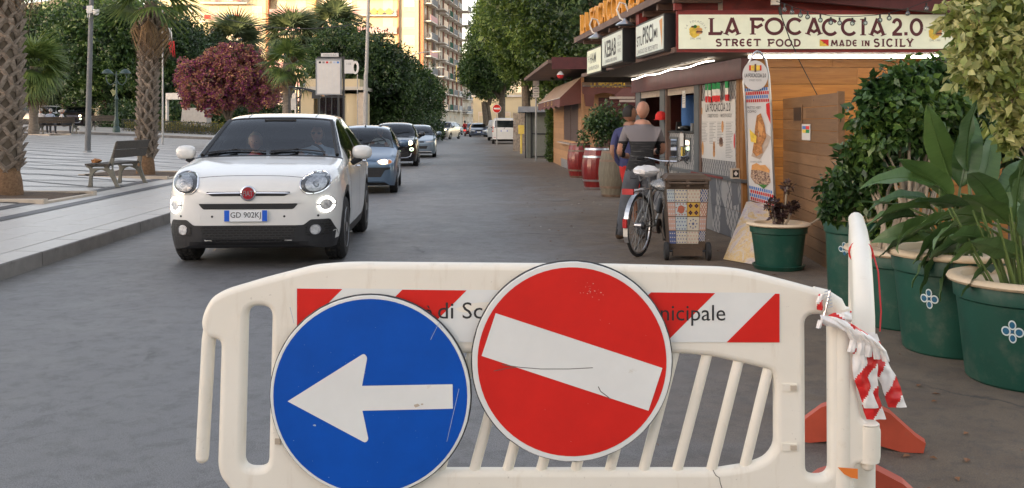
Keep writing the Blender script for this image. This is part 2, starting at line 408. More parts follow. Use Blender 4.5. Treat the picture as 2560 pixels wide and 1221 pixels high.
def pline(mb,pts,w,dz=.008):
 for(x0,y0),(x1,y1)in zip(pts[:-1],pts[1:]):
  n=max(1,int(abs(x1-x0)/2));dx,dy=x1-x0,y1-y0;l=math.hypot(dx,dy);nx,ny=-dy/l*w/2,dx/l*w/2
  for k in range(n):
   a,b_=k/n,(k+1)/n;P=[]
   for f,sg in((a,1),(a,-1),(b_,-1),(b_,1)):
    X=x0+dx*f+nx*sg;Y=y0+dy*f+ny*sg;P.append((X,Y,ZP(X,Y)+dz))
   mb.quad(*P)
struct('dark_paving_bands',mb,M['dark_stone'])
mb=MB();mb2=MB()
for r in range(26):
 y=6.5+r*1.75;pts=[];pts2=[]
 x=XK(y)-2.42;k=0
 while x>-46:
  pts.append((x,y+(.55 if k%2 else-.55)));pts2.append((x,y+.7+(-.45 if k%2 else .65)));x-=2.6;k+=1
 pline(mb,pts,.11,.008);pline(mb2,pts2,.09,.012)
struct('dark_paving_lines',mb,M['dark_stone']);struct('thin_paving_lines',mb2,M['dark_stone'])
def planter(name,label,x,y,w,d):
 t=thing(name,label,'planter',(x,y,0));z=ZP(x,y)
 for sx,sy,ww,dd in((0,-d/2,w,.14),(0,d/2,w,.14),(-w/2+.07,0,.14,d-.28),(w/2-.07,0,.14,d-.28)):
  m_=MB();zz=ZP(x+sx,y);m_.box((sx,sy+(.07 if sy<0 else-.07 if sy>0 else 0),zz-z-.03),(ww,dd,.12 if ww<dd else .13));part('border_stone',m_,M['border_stone'],t,loc=(0,0,z))
 m_=MB();n=8
 for i in range(n):
  for j in range(n):
   P=[]
   for a,b_ in((i,j),(i+1,j),(i+1,j+1),(i,j+1)):
    X=(a/n-.5)*(w-.26);Y=(b_/n-.5)*(d-.26)
    P.append((X,Y,.03+ZP(x+X,y)-z+.03*noise.noise(Vector((X*3+x,Y*3,1)))))
   m_.quad(*P)
 tag(part('soil',m_,M['soil'],t,smooth=True,loc=(0,0,z)),kind='stuff')
planter('tree_planter','stone bordered soil square round the nearest palm at the left edge',-8.15,15.7,1.9,1.9)
planter('tree_planter','stone bordered soil square round the palm behind the empty bench',-8.55,22.2,2.0,2.4)
planter('tree_planter','stone bordered soil square at the small palm by the seated men',GX(85,48),48,2.6,2.4)
rr=random.Random(5);mb=MB()
for i in range(240):
 y=3.2+22*rr.random()**1.6;x=rr.uniform(.3,1.0+.42*y);
 if x>3 and y>11:x=rr.uniform(.2,2.2)
 s=rr.uniform(.008,.03);a=rr.random()*6.28
 p=[(x+s*cos(a),y+s*sin(a),.006),(x+s*.5*cos(a+1.6),y+s*.5*sin(a+1.6),.014),(x-s*cos(a),y-s*sin(a),.006),(x-s*.5*cos(a+1.6),y-s*.5*sin(a+1.6),.010)]
 mb.quad(*p,0 if rr.random()<.75 else 1)
M['dry_leaf']=mat('dry_leaf',(.22,.10,.045),.8,var=.4,ns=3);M['paper_bit']=mat('paper_bit',(.6,.58,.54),.8)
tag(struct('ground_litter',mb,[M['dry_leaf'],M['paper_bit']]),kind='stuff')
mb=MB();mb.lathe([(0,.008),(.30,.008),(.31,.004)],24,c=(GX(1385,18.5),18.5,0))
single('manhole_cover',mb,M['rusty_dark'],'round iron manhole cover in the road left of the barrels','manhole cover')
BY=2.94
def b2(px,py):return((px-1280)/2400*BY,1.5-(py-306)/2400*BY)
b_out=[(557,846),(548,1160),(556,1190),(585,1225),(600,1330),(2122,1330),(2132,1215),(2135,1158),(2150,1157),(2198,1156),(2199,1060),(2150,1050),(2138,974),(2128,817),(2115,772),(2083,738),(2046,723),(1980,705),(1899,684),(1850,673),(1800,667),(1519,660),(900,655),(860,656),(789,662),(670,692),(566,723),(532,742),(512,780),(506,812),(520,845)]
b_out=[b2(*p)for p in b_out]
slot=lambda x0,x1,x2,x3,y0,y1:round_poly([b2(x0,y0),b2(x1,y0),b2(x2,y1),b2(x3,y1)],.033,6)
hole_l=slot(622,684,675,612,763,1166);hole_r=slot(2008,2068,2070,2010,784,1186)
hole_w=round_poly([b2(*p)for p in[(745,905),(860,884),(1260,880),(1701,882),(1775,888),(1839,902),(1928,923),(1934,965),(1934,1112),(1913,1142),(1869,1159),(1790,1171),(880,1171),(770,1160),(738,1110),(738,960)]],.02,3)
gap_r=round_poly([b2(2142,975),b2(2162,975),b2(2165,1048),b2(2142,1048)],.006,2)
frame_me=curve2d_mesh('panel_frame',[round_poly(b_out,.022,4),hole_l,hole_r,hole_w],.007,.019,4)
frame_me.materials.append(M['white_plastic']);frame_me.polygons.foreach_set('use_smooth',[True]*len(frame_me.polygons));frame_me.set_sharp_from_angle(angle=radians(40))
barrier=thing('traffic_barrier','white plastic barrier across the road carrying a blue and a red sign','barrier',(0,BY,0))
o=link('panel_frame',frame_me,barrier);o.rotation_euler.x=radians(90)
def fp(px,py,y=0):x,z=b2(px,py);return Vector((x,y,z))
mb=MB();mb.tube([fp(530,815),fp(522,850),fp(508,1100),fp(506,1140)],[.024,.021,.020,.020],14);mb.sphere(fp(506,1142),.020,12,8)
part('hook_bar',mb,M['white_plastic'],barrier,smooth=True)
bars=[(1921,921,1862,1165),(1847,900,1778,1176),(1768,885,1692,1178),(1686,880,1608,1178),(1602,880,1524,1178),(1518,880,1438,1178),(1434,880,1352,1178),(1350,880,1268,1178),(1266,880,1185,1178),(1182,880,1100,1178),(1098,880,1016,1178),(1014,880,932,1178),(930,880,850,1178),(846,884,770,1168)]
for x0,y0,x1,y1 in bars:
 mb=MB();mb.tube([fp(x0+2,y0-10),fp(x0,y0),fp(x1,y1),fp(x1-1,y1+8)],[.014,.0165,.0165,.014],12)
 part('bar',mb,M['white_plastic'],barrier,smooth=True)
mb=MB();mb.tube([fp(2098,770),fp(2102,830),fp(2101,1160),fp(2100,1330)],[.030,.033,.034,.034],16)
mb.tube([fp(2030,735),fp(2060,745),fp(2085,762),fp(2098,790)],[.024,.028,.030,.030],14)
part('right_post',mb,M['white_plastic'],barrier,smooth=True)
mb=MB();mb.tube([fp(2168,1060),fp(2168,1152)],[.036,.036],14);mb.sphere(fp(2168,1160),(.022,.022,.022),10,6);mb.tube([fp(2168,1058),fp(2168,1054)],[.036,.030],14)
part('coupling_sleeve',mb,M['white_plastic'],barrier,smooth=True)
for y in(963,1111):
 mb=MB();mb.box(fp(1967,y,-.027),(.045,.006,.022));mb.box(fp(1976,y,-.031),(.018,.008,.014),1)
 part('clip',mb,[M['white_plastic'],M['border_stone']],barrier)
mb=MB();mb.box(fp(700,1096,-.028),(.016,.010,.016));part('clip',mb,[M['border_stone']],barrier)
x0,z0=b2(746,716);x1,z1=b2(1944,851)
strip_n=[]
mb=MB();n=40
def strip_top(x):f=(x-x0)/(x1-x0);return z0-.016*f**1.5
mb.quad((x0,-.0285,z1),(x1,-.0285,z1),(x1,-.0285,strip_top(x1)),(x0,-.0285,z0));strip=part('reflective_strip',mb,M['sign_white'],barrier)
zz=z0+.002
def clip_poly(poly,f):
 out=[]
 for i in range(len(poly)):
  a,b_=poly[i],poly[(i+1)%len(poly)];fa,fb=f(a),f(b_)
  if fa>=0:out.append(a)
  if fa*fb<0:t=fa/(fa-fb);out.append((a[0]+(b_[0]-a[0])*t,a[1]+(b_[1]-a[1])*t))
 return out
mb=MB();k=BY/2400
for e in(863,1174,1485,1796,2107):
 xe=(e-1280)*k;xs=xe-161*k;H=z0-z1
 P=[(xs,z0),(xe,z0),(xe-H,z1),(xs-H,z1)]
 for f in(lambda p:p[0]-x0-.002,lambda p:x1-.002-p[0],lambda p:strip_top(x1)+(x1-p[0])/(x1-x0)*(z0-strip_top(x1))-.002-p[1]):P=clip_poly(P,f)
 if len(P)>2:mb.add([(p[0],-.0292,p[1])for p in P],[tuple(range(len(P)))])
part('red_stripes',mb,M['sign_red'],strip)
lettering('di Sc',M['black_text'],strip,fp(1152,772,-.0298),h=.050,w=.135);lettering('nicipale',M['black_text'],strip,fp(1728,784,-.0298),h=.063,w=.196)
lettering('à',M['black_text'],strip,fp(1075,776,-.0298),h=.040)
mb=MB();mb.add([(p[0],-.0296,p[1])for p in[b2(*q)for q in((1140,768),(1165,757),(1200,752),(1236,751),(1262,760),(1225,772),(1190,770),(1170,778),(1150,775))]],[tuple(range(9))])
part('torn_patch',mb,M['white_plastic'],strip)
mb=MB();mb.tube([fp(1262+i*5,1214+(i%2),-.027)for i in range(33)],.0016,6)
part('moulded_edge',mb,M['white_plastic'],barrier)
mb=MB();mb.add([fp(2084,1158,-.036),fp(2134,1162,-.036),fp(2134,1187,-.036),(fp(2118,1184,-.036)),fp(2100,1175,-.036)],[(0,1,2,3,4)]);part('orange_sticker',mb,M['orange_plastic'],barrier)
M['crack']=mat('hairline_crack',(.12,.11,.10),.7)
mb=MB()
pts=[(1778,1168),(1785,1181),(1794,1187),(1796,1200),(1803,1221)]
mb.tube([fp(px,py,-.0262)for px,py in pts],.0012,4);part('crack',mb,M['crack'],barrier)
for px in(760,1900):
 mb=MB();mb.prism([(-.03,0),(.03,0),(.025,.06),(-.025,.06)],-.32,.32);mb.box((0,0,.14),(.035,.05,.20))
 part('foot',mb,M['red_plastic'],barrier,loc=(b2(px,1300)[0],0,0))
def disc_sign(name,label,px,py,r,roll,y):
 x,z=b2(px,py)
 t=thing(name,label,'road sign',(x,BY-y,z));t.rotation_euler=(0,radians(roll),0)
 R=r*BY/2400;rr=random.Random(px)
 n=96;prof=[]
 mb=MB()
 edge=[R*(1+rr.uniform(-.003,.001))for _ in range(n)]
 ring=lambda rad,yy:[((edge[i]-R+rad)*cos(2*pi*i/n),yy,(edge[i]-R+rad)*sin(2*pi*i/n))for i in range(n)]
 vs=[(0,.004,0)]+ring(R,.016)+ring(R,.002)+ring(R-.002,0)+ring(.2*R,0)
 fs=[]
 for a in range(3):
  for i in range(n):fs.append((1+a*n+i,1+a*n+(i+1)%n,1+(a+1)*n+(i+1)%n,1+(a+1)*n+i))
 fs+=[tuple(1+3*n+i for i in range(n)),tuple(1+i for i in range(n))]
 mb.add(vs,fs);part('plate',mb,M['sign_white'],t,smooth=True,angle=30)
 mb=MB();rim=[(R*1.004*cos(2*pi*i/72),.013,R*1.004*sin(2*pi*i/72))for i in range(72)];mb.tube(rim,.0032,6,closed=True)
 part('rim',mb,M['dark_metal'],t,smooth=True)
 return t,R
def disc(mb,r,y,m=0,n=72,c=(0,0)):mb.add([(c[0]+r*cos(2*pi*i/n),y,c[1]+r*sin(2*pi*i/n))for i in range(n)],[tuple(range(n))],m)
def flake(mb,cx,cz,s,y,rr,m=0):
 n=6;a0=rr.random()*6;mb.add([(cx+s*rr.uniform(.4,1)*cos(a0+i),y,cz+s*.6*rr.uniform(.4,1)*sin(a0+i))for i in range(n)],[tuple(range(n))],m)
blue,R=disc_sign('direction_sign','round blue sign with a white arrow pointing left on the barrier',932,978,246,0,.052)
k=BY/2400
mb=MB();disc(mb,R*.968,-.0012);part('blue_face',mb,M['sign_blue'],blue)
ar=[(729,991),(917,873),(925,883),(912,953),(1134,949),(1135,1009),(913,1014),(928,1085),(920,1093)]
ar=round_poly([((p[0]-932)*k,-(p[1]-978)*k)for p in ar],[.001,.012,.012,.001,.001,.001,.001,.012,.012],4)
mb=MB();mb.add([(p[0],-.0022,p[1])for p in ar],[tuple(range(len(ar)))]);part('arrow',mb,M['sign_white'],blue)
rr=random.Random(3);mb=MB()
M['scratch']=mat('scratch',(.35,.42,.55),.5);M['scratch_red']=mat('scratch_red',(.62,.38,.33),.6)
for i in range(26):
 a=rr.random()*6.28;q=R*.93*sqrt(rr.random());flake(mb,q*cos(a),q*sin(a),rr.uniform(.0008,.0022),-.0016,rr)
for(ax,ay,bx,by)in((1080,840,1100,800),(1100,795,1108,812),(1150,960,1120,1090),(735,760,745,800)):
 p,q=Vector(((ax-932)*k,-.0016,-(ay-978)*k)),Vector(((bx-932)*k,-.0016,-(by-978)*k));d=(q-p).normalized().cross(Vector((0,1,0)))*.0007
 mb.quad(p-d,p+d,q+d,q-d)
flake(mb,(795-932)*k,-(1050-978)*k,.007,-.0018,rr)
part('scuff_marks',mb,M['scratch'],blue)
mb=MB();flake(mb,(1045-932)*k,-(1001-978)*k,.012,-.003,rr);flake(mb,(1060-932)*k,-(998-978)*k,.006,-.003,rr);part('rust_stain',mb,M['border_stone'],blue)
red,R=disc_sign('no_entry_sign','round red sign with a tilted white bar on the barrier',1427,893,245,18.2,.058)
mb=MB();disc(mb,R*.945,-.0012);part('red_face',mb,M['sign_red'],red)
mb=MB();mb.box((0,-.0026,0),(430*k,.0012,110*k));part('white_bar',mb,M['sign_white'],red)
mb=MB()
for i in range(34):
 if i<20:cx,cz=((1480+rr.gauss(0,16)-1427)*k,-(718+rr.gauss(0,9)-893)*k)
 else:a=rr.random()*6.28;q=R*.9*sqrt(rr.random());cx,cz=q*cos(a),q*sin(a)
 c,s=cos(radians(18.2)),sin(radians(18.2));flake(mb,cx*c-cz*s,cx*s+cz*c,rr.uniform(.0012,.0036 if i<20 else .002),-.0017,rr)
def scr(pts,w):
 c,s=cos(radians(18.2)),sin(radians(18.2))
 P=[Vector((((x-1427)*k)*c-(-(y-893)*k)*s,-.0036,((x-1427)*k)*s+(-(y-893)*k)*c))for x,y in pts]
 for p,q in zip(P[:-1],P[1:]):d=(q-p).normalized().cross(Vector((0,1,0)))*w;mb.quad(p-d,p+d,q+d,q-d)
part('paint_chips',mb,M['scratch_red'],red);mb=MB()
scr([(1255,899),(1300,906),(1350,910),(1420,910),(1478,907)],.0011);scr([(1491,953),(1497,965),(1512,976),(1520,983)],.0014);scr([(1235,915),(1270,908),(1290,906)],.0008)
part('scratch_line',mb,M['crack'],red)
def copy_mesh_barrier():
 pass
a2=math.atan2(1.80-1.115,5.05-3.02)
bar2=thing('traffic_barrier','white plastic barrier seen end-on beside the green plant pots with red feet','barrier',(1.108,3.02,0),pi/2-a2)
def p2(x,z,y=0):return Vector((x,y,z))
prof=[(0.0,.18),(0.0,.80),(.05,.905),(.18,.97),(.42,1.05),(.75,1.075),(1.35,1.075),(1.65,1.04),(1.92,.95),(2.02,.86),(2.04,.18)]
h1=round_poly([(.09,.30),(.17,.30),(.17,.82),(.09,.82)],.035,5);h2=round_poly([(1.86,.30),(1.94,.30),(1.94,.82),(1.86,.82)],.035,5)
h3=round_poly([(.30,.36),(1.75,.36),(1.75,.70),(.30,.70)],.04,4)
me=curve2d_mesh('panel_frame',[round_poly(prof,.05,4),h1,h2,h3],.006,.018,3);me.materials.append(M['white_plastic']);me.polygons.foreach_set('use_smooth',[True]*len(me.polygons));me.set_sharp_from_angle(angle=radians(40))
o=link('panel_frame',me,bar2);o.rotation_euler.x=radians(90)
mb=MB();mb.tube([p2(.02,.2),p2(.02,.78),p2(.05,.88),p2(.10,.93),p2(.22,.985),p2(.42,1.047),p2(.75,1.07),p2(1.3,1.07),p2(1.6,1.04)],[.034,.034,.034,.033,.033,.034,.034,.032,.03],14)
part('top_rail',mb,M['white_plastic'],bar2,smooth=True)
for i in range(9):
 mb=MB();x=.36+i*.155;mb.tube([p2(x+.05,.71),p2(x,.35)],.016,10);part('bar',mb,M['white_plastic'],bar2,smooth=True)
for x in(.62,1.52):
 mb=MB()
 for s in(-1,1):
  q=[(0,.06),(0,.20),(.06,.21),(.15,.17),(.26,.075),(.30,.05),(.29,.005),(.2,.0),(.1,.02)]
  vs=[(x-.035,s*a,b_)for a,b_ in q]+[(x+.035,s*a,b_)for a,b_ in q];n=len(q)
  mb.add(vs,[tuple(range(n)),tuple(range(2*n-1,n-1,-1))]+[(i,i+n,(i+1)%n+n,(i+1)%n)for i in range(n)])
 part('foot',mb,M['red_plastic'],bar2)
def ribbon(pts,w,mats,name,parent,seg=.045,side=(1,0,0)):
 P=[Vector(p)for p in pts];out=[]
 for i in range(len(P)-1):
  n=max(1,int((P[i+1]-P[i]).length/.006))
  for k in range(n):out.append(P[i].lerp(P[i+1],k/n))
 out.append(P[-1]);mb=MB();L=0
 sd=Vector(side)
 for i in range(len(out)-1):
  a,b_=out[i],out[i+1];L+=(b_-a).length
  wob=lambda p:w*(1+.12*noise.noise(p*30));tw=lambda p:Matrix.Rotation(noise.noise(p*5)*.6,3,'Z')@sd
  A,B=tw(a)*wob(a),tw(b_)*wob(b_)
  for j in range(14):
   f0,f1=j/14-.5,(j+1)/14-.5
   m=int(math.floor((L+(f0+f1)/2*w*1.1)/seg))%2
   bulge=lambda f,p:Vector((0,-.008*cos(f*3.1)+.006*noise.noise(p*40+Vector((f*3,0,0))),0))
   mb.quad(a+A*f0+bulge(f0,a),a+A*f1+bulge(f1,a),b_+B*f1+bulge(f1,b_),b_+B*f0+bulge(f0,b_),m)
 return part(name,mb,mats,parent,smooth=True,angle=60)
tape=thing('barrier_tape','torn red and white tape knotted round both barrier posts','tape',(1.06,2.95,.9))
TM=[M['tape_white'],M['tape_red']]
def tp(px,py,Y):return W(px,py,Y)-tape.location
ribbon([tp(2160,830,2.93),tp(2172,880,2.92),tp(2168,935,2.92),tp(2172,990,2.92),tp(2190,1048,2.93)],.062,TM,'hanging_end',tape,.066)
ribbon([tp(2170,835,3.0),tp(2196,900,3.0),tp(2225,960,3.0),tp(2243,1018,3.0)],.060,TM,'hanging_end',tape,.06)
ribbon([tp(2150,870,2.90),tp(2150,940,2.90),tp(2178,1020,2.91)],.045,TM,'hanging_end',tape,.075)
ribbon([tp(2050,800,2.88),tp(2090,806,2.87),tp(2130,822,2.88),tp(2165,845,2.9),tp(2190,862,2.92),tp(2205,880,2.97)],.03,TM,'knot',tape,.11,(0,0,1))
ribbon([tp(2070,802,2.905),tp(2085,797,2.888),tp(2110,795,2.885),tp(2128,792,2.905)],.034,[M['tape_red'],M['tape_white']],'wrap',tape,.05,(0,0,1))
ribbon([tp(2055,735,2.90),tp(2048,755,2.895),tp(2050,775,2.9)],.02,[M['tape_white'],M['tape_red']],'wrap',tape,.03,(1,0,0))
for i in range(5):
 rr=random.Random(i);x=2115+i*18
 ribbon([tp(x-25,800+i*9,2.885),tp(x,818+i*9,2.88),tp(x+20,850+i*7,2.89),tp(x+12+i*4,880+i*6,2.895)],.022,[M['tape_white'],M['tape_red']],'knot',tape,.16)
ribbon([tp(2052,800,2.87),tp(2045,820,2.87)],.014,[M['tape_white'],M['tape_white']],'frayed_end',tape,.05)
L2=lambda x,y,z:Matrix.Rotation(bar2.rotation_euler.z,3,'Z')@Vector((x,y,z))+bar2.location-tape.location
for j in range(2):
 pts=[L2(.42+.02*cos(a)*.2,.04*cos(a),1.035+.04*sin(a))for a in[i*pi/8 for i in range(17)]]
 if j==0:
  mb=MB();mb.tube(pts,.0035,5);part('wrap',mb,M['tape_red'],tape)
mb=MB();mb.tube([L2(.42,-.042,1.03),L2(.35,-.055,.98),L2(.25,-.06,.86),L2(.22,-.055,.80)],.0028,5);part('strand',mb,M['tape_red'],tape)
mb=MB();mb.tube([tp(2075,728,2.91),tp(2060,790,2.90)],.004,5)
for i in range(6):mb.tube([tp(2076+i*1.2,726+i*8,2.895),tp(2062+i*1.5,730+i*8,2.885)],.0016,4)
part('silver_wrap',mb,M['steel'],tape)
M['cream_wall']=mat('cream_render',(.54,.45,.29),.85,var=.05,ns=.3,dirt=(.58,.47,.32),dirt_s=.25,dirt_t=(.55,.8))
M['pale_wall']=mat('pale_render',(.50,.46,.39),.85,var=.06,ns=.3,dirt=(.55,.49,.42),dirt_s=.3)
M['orange_trim']=mat('terracotta_render',(.50,.20,.10),.8,var=.08,ns=.5)
M['yellow_trim']=mat('ochre_render',(.66,.42,.16),.8)
M['pink_panel']=mat('pink_panel',(.55,.30,.30),.7,var=.08)
M['shutter_beige']=mat('roller_shutter',(.68,.52,.38),.7,var=.05)
M['shutter_white']=mat('pale_shutter',(.66,.62,.55),.7)
M['shutter_pink']=mat('rose_shutter',(.62,.40,.30),.7)
M['brown_wall']=mat('brown_render',(.29,.26,.23),.85,var=.1,ns=.4)
M['brick_red']=mat('red_brown_render',(.25,.12,.09),.85,var=.12,ns=.5)
M['grey_rail']=mat('grey_railing',(.26,.28,.31),.6)
M['slab_white']=mat('balcony_slab',(.60,.56,.50),.8)
M['cloth_red']=mat('red_cloth',(.5,.05,.04),.9);M['cloth_yellow']=mat('yellow_cloth',(.75,.55,.12),.9);M['cloth_blue']=mat('blue_cloth',(.08,.2,.5),.9);M['green_awning']=mat('green_awning',(.05,.14,.10),.9)
M['roof_tile']=mat('roof_tile',(.30,.15,.10),.9,var=.2)
def win_mesh(w,h,shade,sm,frame=None,sill=True):
 """returns (frame mesh, pane mesh, shutter mesh); origin at sill centre, wall face at y=0, outside is -y"""
 f=MB();t=.07
 for a,b_ in(((-w/2-t,-.05,-t),(-w/2,.12,h+t)),((w/2,-.05,-t),(w/2+t,.12,h+t)),((-w/2,-.05,h),(w/2,.12,h+t))):f.bb(a,b_)
 f.bb((-w/2-.12,-.12,-t-.05),(w/2+.12,-.004,-t));f.bb((-.03,-.01,0),(.03,.03,h))
 p=MB();p.quad((-w/2,.02,0),(w/2,.02,0),(w/2,.02,h),(-w/2,.02,h))
 s=MB();n=8;hh=h*shade
 for i in range(n):z=h-hh*(i+1)/n;s.bb((-w/2+.01,-.035,z+.012),(w/2-.01,-.008,z+hh/n))
 return f.mesh('window_frame',frame or M['slab_white']),p.mesh('pane',M['glass_pane']),s.mesh('shutter',sm)if shade>0 else None
def put_win(b,wm,x,y,z,rz=0,label=None):
 f=link('window',wm[0],b,loc=(x,y,z),rot=(0,0,rz));link('pane',wm[1],f)
 if wm[2]:link('shutter',wm[2],f)
 return f
def balcony(b,x0,x1,y,z,d,rz,rail,kind=0,origin=(0,0)):
 """balcony along local x at facade y (outside -y)"""
 m_=MB();m_.bb((x0,-d,-.18),(x1,.0,0));o=part('balcony',m_,M['slab_white'],b,loc=(0,y,z)if not rz else(origin[0],origin[1],z),rot=(0,0,rz))
 m_=MB()
 if kind==0:
  m_.bb((x0,-d,.0),(x1,-d+.06,1.0))
 else:
  n=max(3,int((x1-x0)/(.22 if kind==1 else .22)))
  for i in range(n+1):x=x0+(x1-x0)*i/n;m_.bb((x-.02,-d,0),(x+.02,-d+.04,1.0))
  m_.bb((x0,-d-.01,1.0),(x1,-d+.05,1.06));
  for xx in(x0,x1-.04):
   for k in range(4):m_.bb((xx,-d+.1+k*(d-.1)/4,0),(xx+.03,-d+.13+k*(d-.1)/4,1.0))
 part('railing',m_,rail,o);return o
YB=166.0;px2x=lambda px:(px-1280)/2400*YB
BT=tag(thing('apartment_building','sunlit cream apartment block with orange corner strip above the trees','building',(0,YB,0)))
xA0,xA1,xB0,xB1=px2x(380),px2x(672),px2x(676),px2x(1046)
HT=31.5
m_=MB();m_.bb((xA0,-1.2,0),(xA1,14,HT));part('left_wing',m_,M['cream_wall'],BT)
m_=MB();m_.bb((xB0,0,0),(xB1,14,HT));part('right_wing',m_,M['cream_wall'],BT)
m_=MB();m_.bb((px2x(1047),-.12,0),(px2x(1058.5),1.0,HT));part('corner_strip',m_,M['orange_trim'],BT)
m_=MB();m_.bb((px2x(669),-1.32,0),(px2x(675.5),.3,HT));part('corner_strip',m_,M['orange_trim'],BT)
m_=MB();m_.bb((px2x(995),-.9,0),(px2x(999),.3,HT));part('pilaster',m_,M['orange_trim'],BT)
m_=MB();m_.bb((px2x(789),-.9,0),(px2x(792),.3,HT));part('pilaster',m_,M['yellow_trim'],BT)
m_=MB();m_.bb((px2x(999),-.45,0),(px2x(1046.8),-.002,HT));part('stair_bay',m_,M['cream_wall'],BT)
wB=win_mesh(1.75,1.75,.9,M['shutter_beige']);wB2=win_mesh(1.75,1.75,.62,M['shutter_white']);wD=win_mesh(1.55,2.3,.95,M['shutter_beige']);wA=win_mesh(1.5,1.75,.9,M['shutter_pink']);wA2=win_mesh(1.5,1.75,.6,M['shutter_beige']);wAd=win_mesh(1.5,2.35,.97,M['shutter_pink'])
rr=random.Random(11)
for k in range(9):
 zt=1.5+(306-2.5)/14.458+3.05*(2-k);
 if zt>HT-.5 or zt<3:continue
 for px in(703,752,906,970):put_win(BT,wD,px2x(px),-.004,zt-2.3)
 put_win(BT,wB if rr.random()<.6 else wB2,px2x(1023.5),-.46,zt-1.75)
 put_win(BT,wB,px2x(820),-.004,zt-1.75);put_win(BT,wB2,px2x(866),-.004,zt-1.75)
 zf=zt-2.55
 balcony(BT,px2x(886),px2x(927),-.004,zf,1.3,0,M['pink_panel'],0);balcony(BT,px2x(927.2),px2x(994),-.004,zf,1.3,0,M['pink_panel']if k%2 else M['grey_rail'],0 if k%2 else 1)
 balcony(BT,px2x(762),px2x(788),-.004,zf,1.3,0,M['pink_panel']if k%2 else M['grey_rail'],0 if k%2 else 1);balcony(BT,px2x(678),px2x(761),-.004,zf,1.3,0,M['pink_panel'],0)
 if k%2==0:
  for px in(938,954,975):
   m_=MB();c=px2x(px);m_.add([(c-.75,-1.42,zf+.55),(c,-1.42,zf-.05),(c+.75,-1.42,zf+.55),(c,-1.42,zf+1.15),(c-.75,-1.36,zf+.55),(c,-1.36,zf-.05),(c+.75,-1.36,zf+.55),(c,-1.36,zf+1.15)],[(0,1,2,3),(0,4,5,1),(1,5,6,2),(2,6,7,3),(3,7,4,0)])
   part('yellow_panel',m_,M['cloth_yellow'],BT)
 m_=MB();m_.bb((px2x(985),-1.1,zf+.05),(px2x(992),-.7,zf+.75));part('air_conditioner',m_,M['shutter_white'],BT)
 zt=1.5+(306-20)/14.458+3.15*(2-k)
 if zt>HT-.5 or zt<3:continue
 for px in(541,597):put_win(BT,wAd,px2x(px),-1.204,zt-2.35)
 put_win(BT,wA if k%2 else wA2,px2x(648),-1.204,zt-1.75);put_win(BT,wA,px2x(440),-1.204,zt-1.75);put_win(BT,wA2,px2x(478),-1.204,zt-1.75)
 balcony(BT,px2x(512),px2x(627),-1.204,zt-2.55,1.4,0,M['grey_rail'],1)
 if k==1 or k==2:
  for c,mm in((530,M['cloth_red']),(585,M['cloth_blue']),(602,M['cloth_red'])):
   m_=MB();x=px2x(c);m_.bb((x-.5,-2.66,zt-2.2),(x+.6,-2.62,zt-1.5));part('hanging_cloth',m_,mm,BT)
ang=math.atan2(.095,1);SB=thing('apartment_building','shaded street side of the tall block with many balconies and red strips','building',(px2x(1058.5)+.05,YB+.1,0),pi/2-ang)
Ls=44
m_=MB();m_.bb((0,.01,0),(8.5,12,HT));part('corner_bay',m_,M['cream_wall'],SB)
m_=MB();m_.bb((8.5,-.5,0),(14,12,HT-.4));part('brown_bay',m_,M['brown_wall'],SB)
m_=MB();m_.bb((14,.0,0),(Ls,12,HT-.2));part('long_bay',m_,M['pale_wall'],SB)
for x in(14.2,19.5,25,31,36.5,43):
 m_=MB();m_.bb((x,-.22,4),(x+1.0,.0,HT-.3));part('red_strip',m_,M['brick_red'],SB)
for x in(3.1,7.6):
 m_=MB();m_.bb((x,-.12,4),(x+.7,.008,HT-.3));part('red_strip',m_,M['brick_red'],SB)
wS=win_mesh(1.2,2.25,.5,M['shutter_white'],M['brick_red']);wS2=win_mesh(1.3,2.25,.95,M['shutter_beige'],M['brick_red']);wS3=win_mesh(1.3,1.5,.3,M['shutter_beige'],M['slab_white'])
m_=MB()
for k in range(9):
 zf=3.9+3.05*k
 if zf>HT-2.6:break
 for i,x in enumerate((1.6,5.6,10.2,12.6,16.6,22.3,28,33.8,40)):
  y=-.508 if 8.5<x<14 else(.0 if x<8 else-.01)
  put_win(SB,wS if(i+k)%2 else wS2,x,y,zf+.05)
 for x0,x1,d,mr,kd in((.3,7.2,1.2,M['grey_rail'],1),(9,13.4,1.6,M['shutter_beige'],0),(15.4,19.3,1.3,M['grey_rail'],1),(20.8,24.6,1.3,M['green_awning'],1),(26.2,30.6,1.3,M['grey_rail'],1),(32.2,36.3,1.4,M['grey_rail'],0),(38,42.8,2.4,M['grey_rail'],1)):
  if k%2 and x0==.3:mr,kd=M['pink_panel'],0
  o=balcony(SB,x0,x1,0,zf,d,0,mr,kd)
  o.location.y=-.508 if 8.5<x0<14 else-.002
for x in(17,23,29,35):put_win(SB,wS3,x,-.01,1.3)
m_=MB();m_.bb((26,-1.62,9.6),(27.5,-1.6,13));part('yellow_blind',m_,M['cloth_yellow'],SB)
B3=thing('apartment_building','lower pale building with balconies where the street bends, right of the tall block','building',(-11.3,214,0),radians(78))
m_=MB();m_.bb((0,0,0),(34,12,13.5));part('wall',m_,M['pale_wall'],B3)
for k in range(4):
 for i in range(9):put_win(B3,wS if(i+k)%3 else wS2,2+i*3.7,-.004,.5+3.2*k)
 if k:
  for i in range(4):balcony(B3,1+i*8.4,7+i*8.4,-.004,.3+3.2*k,1.1,0,M['grey_rail'],1 if i%2 else 0)
B4=thing('apartment_building','cream building front closing the far end of the street','building',(-14,262,0))
m_=MB();m_.bb((0,0,0),(26,10,9.5));part('wall',m_,M['cream_wall'],B4)
for k in range(3):
 for i in range(7):put_win(B4,wS if(i+k)%2 else wS2,2+i*3.6,-.004,.6+3.0*k)
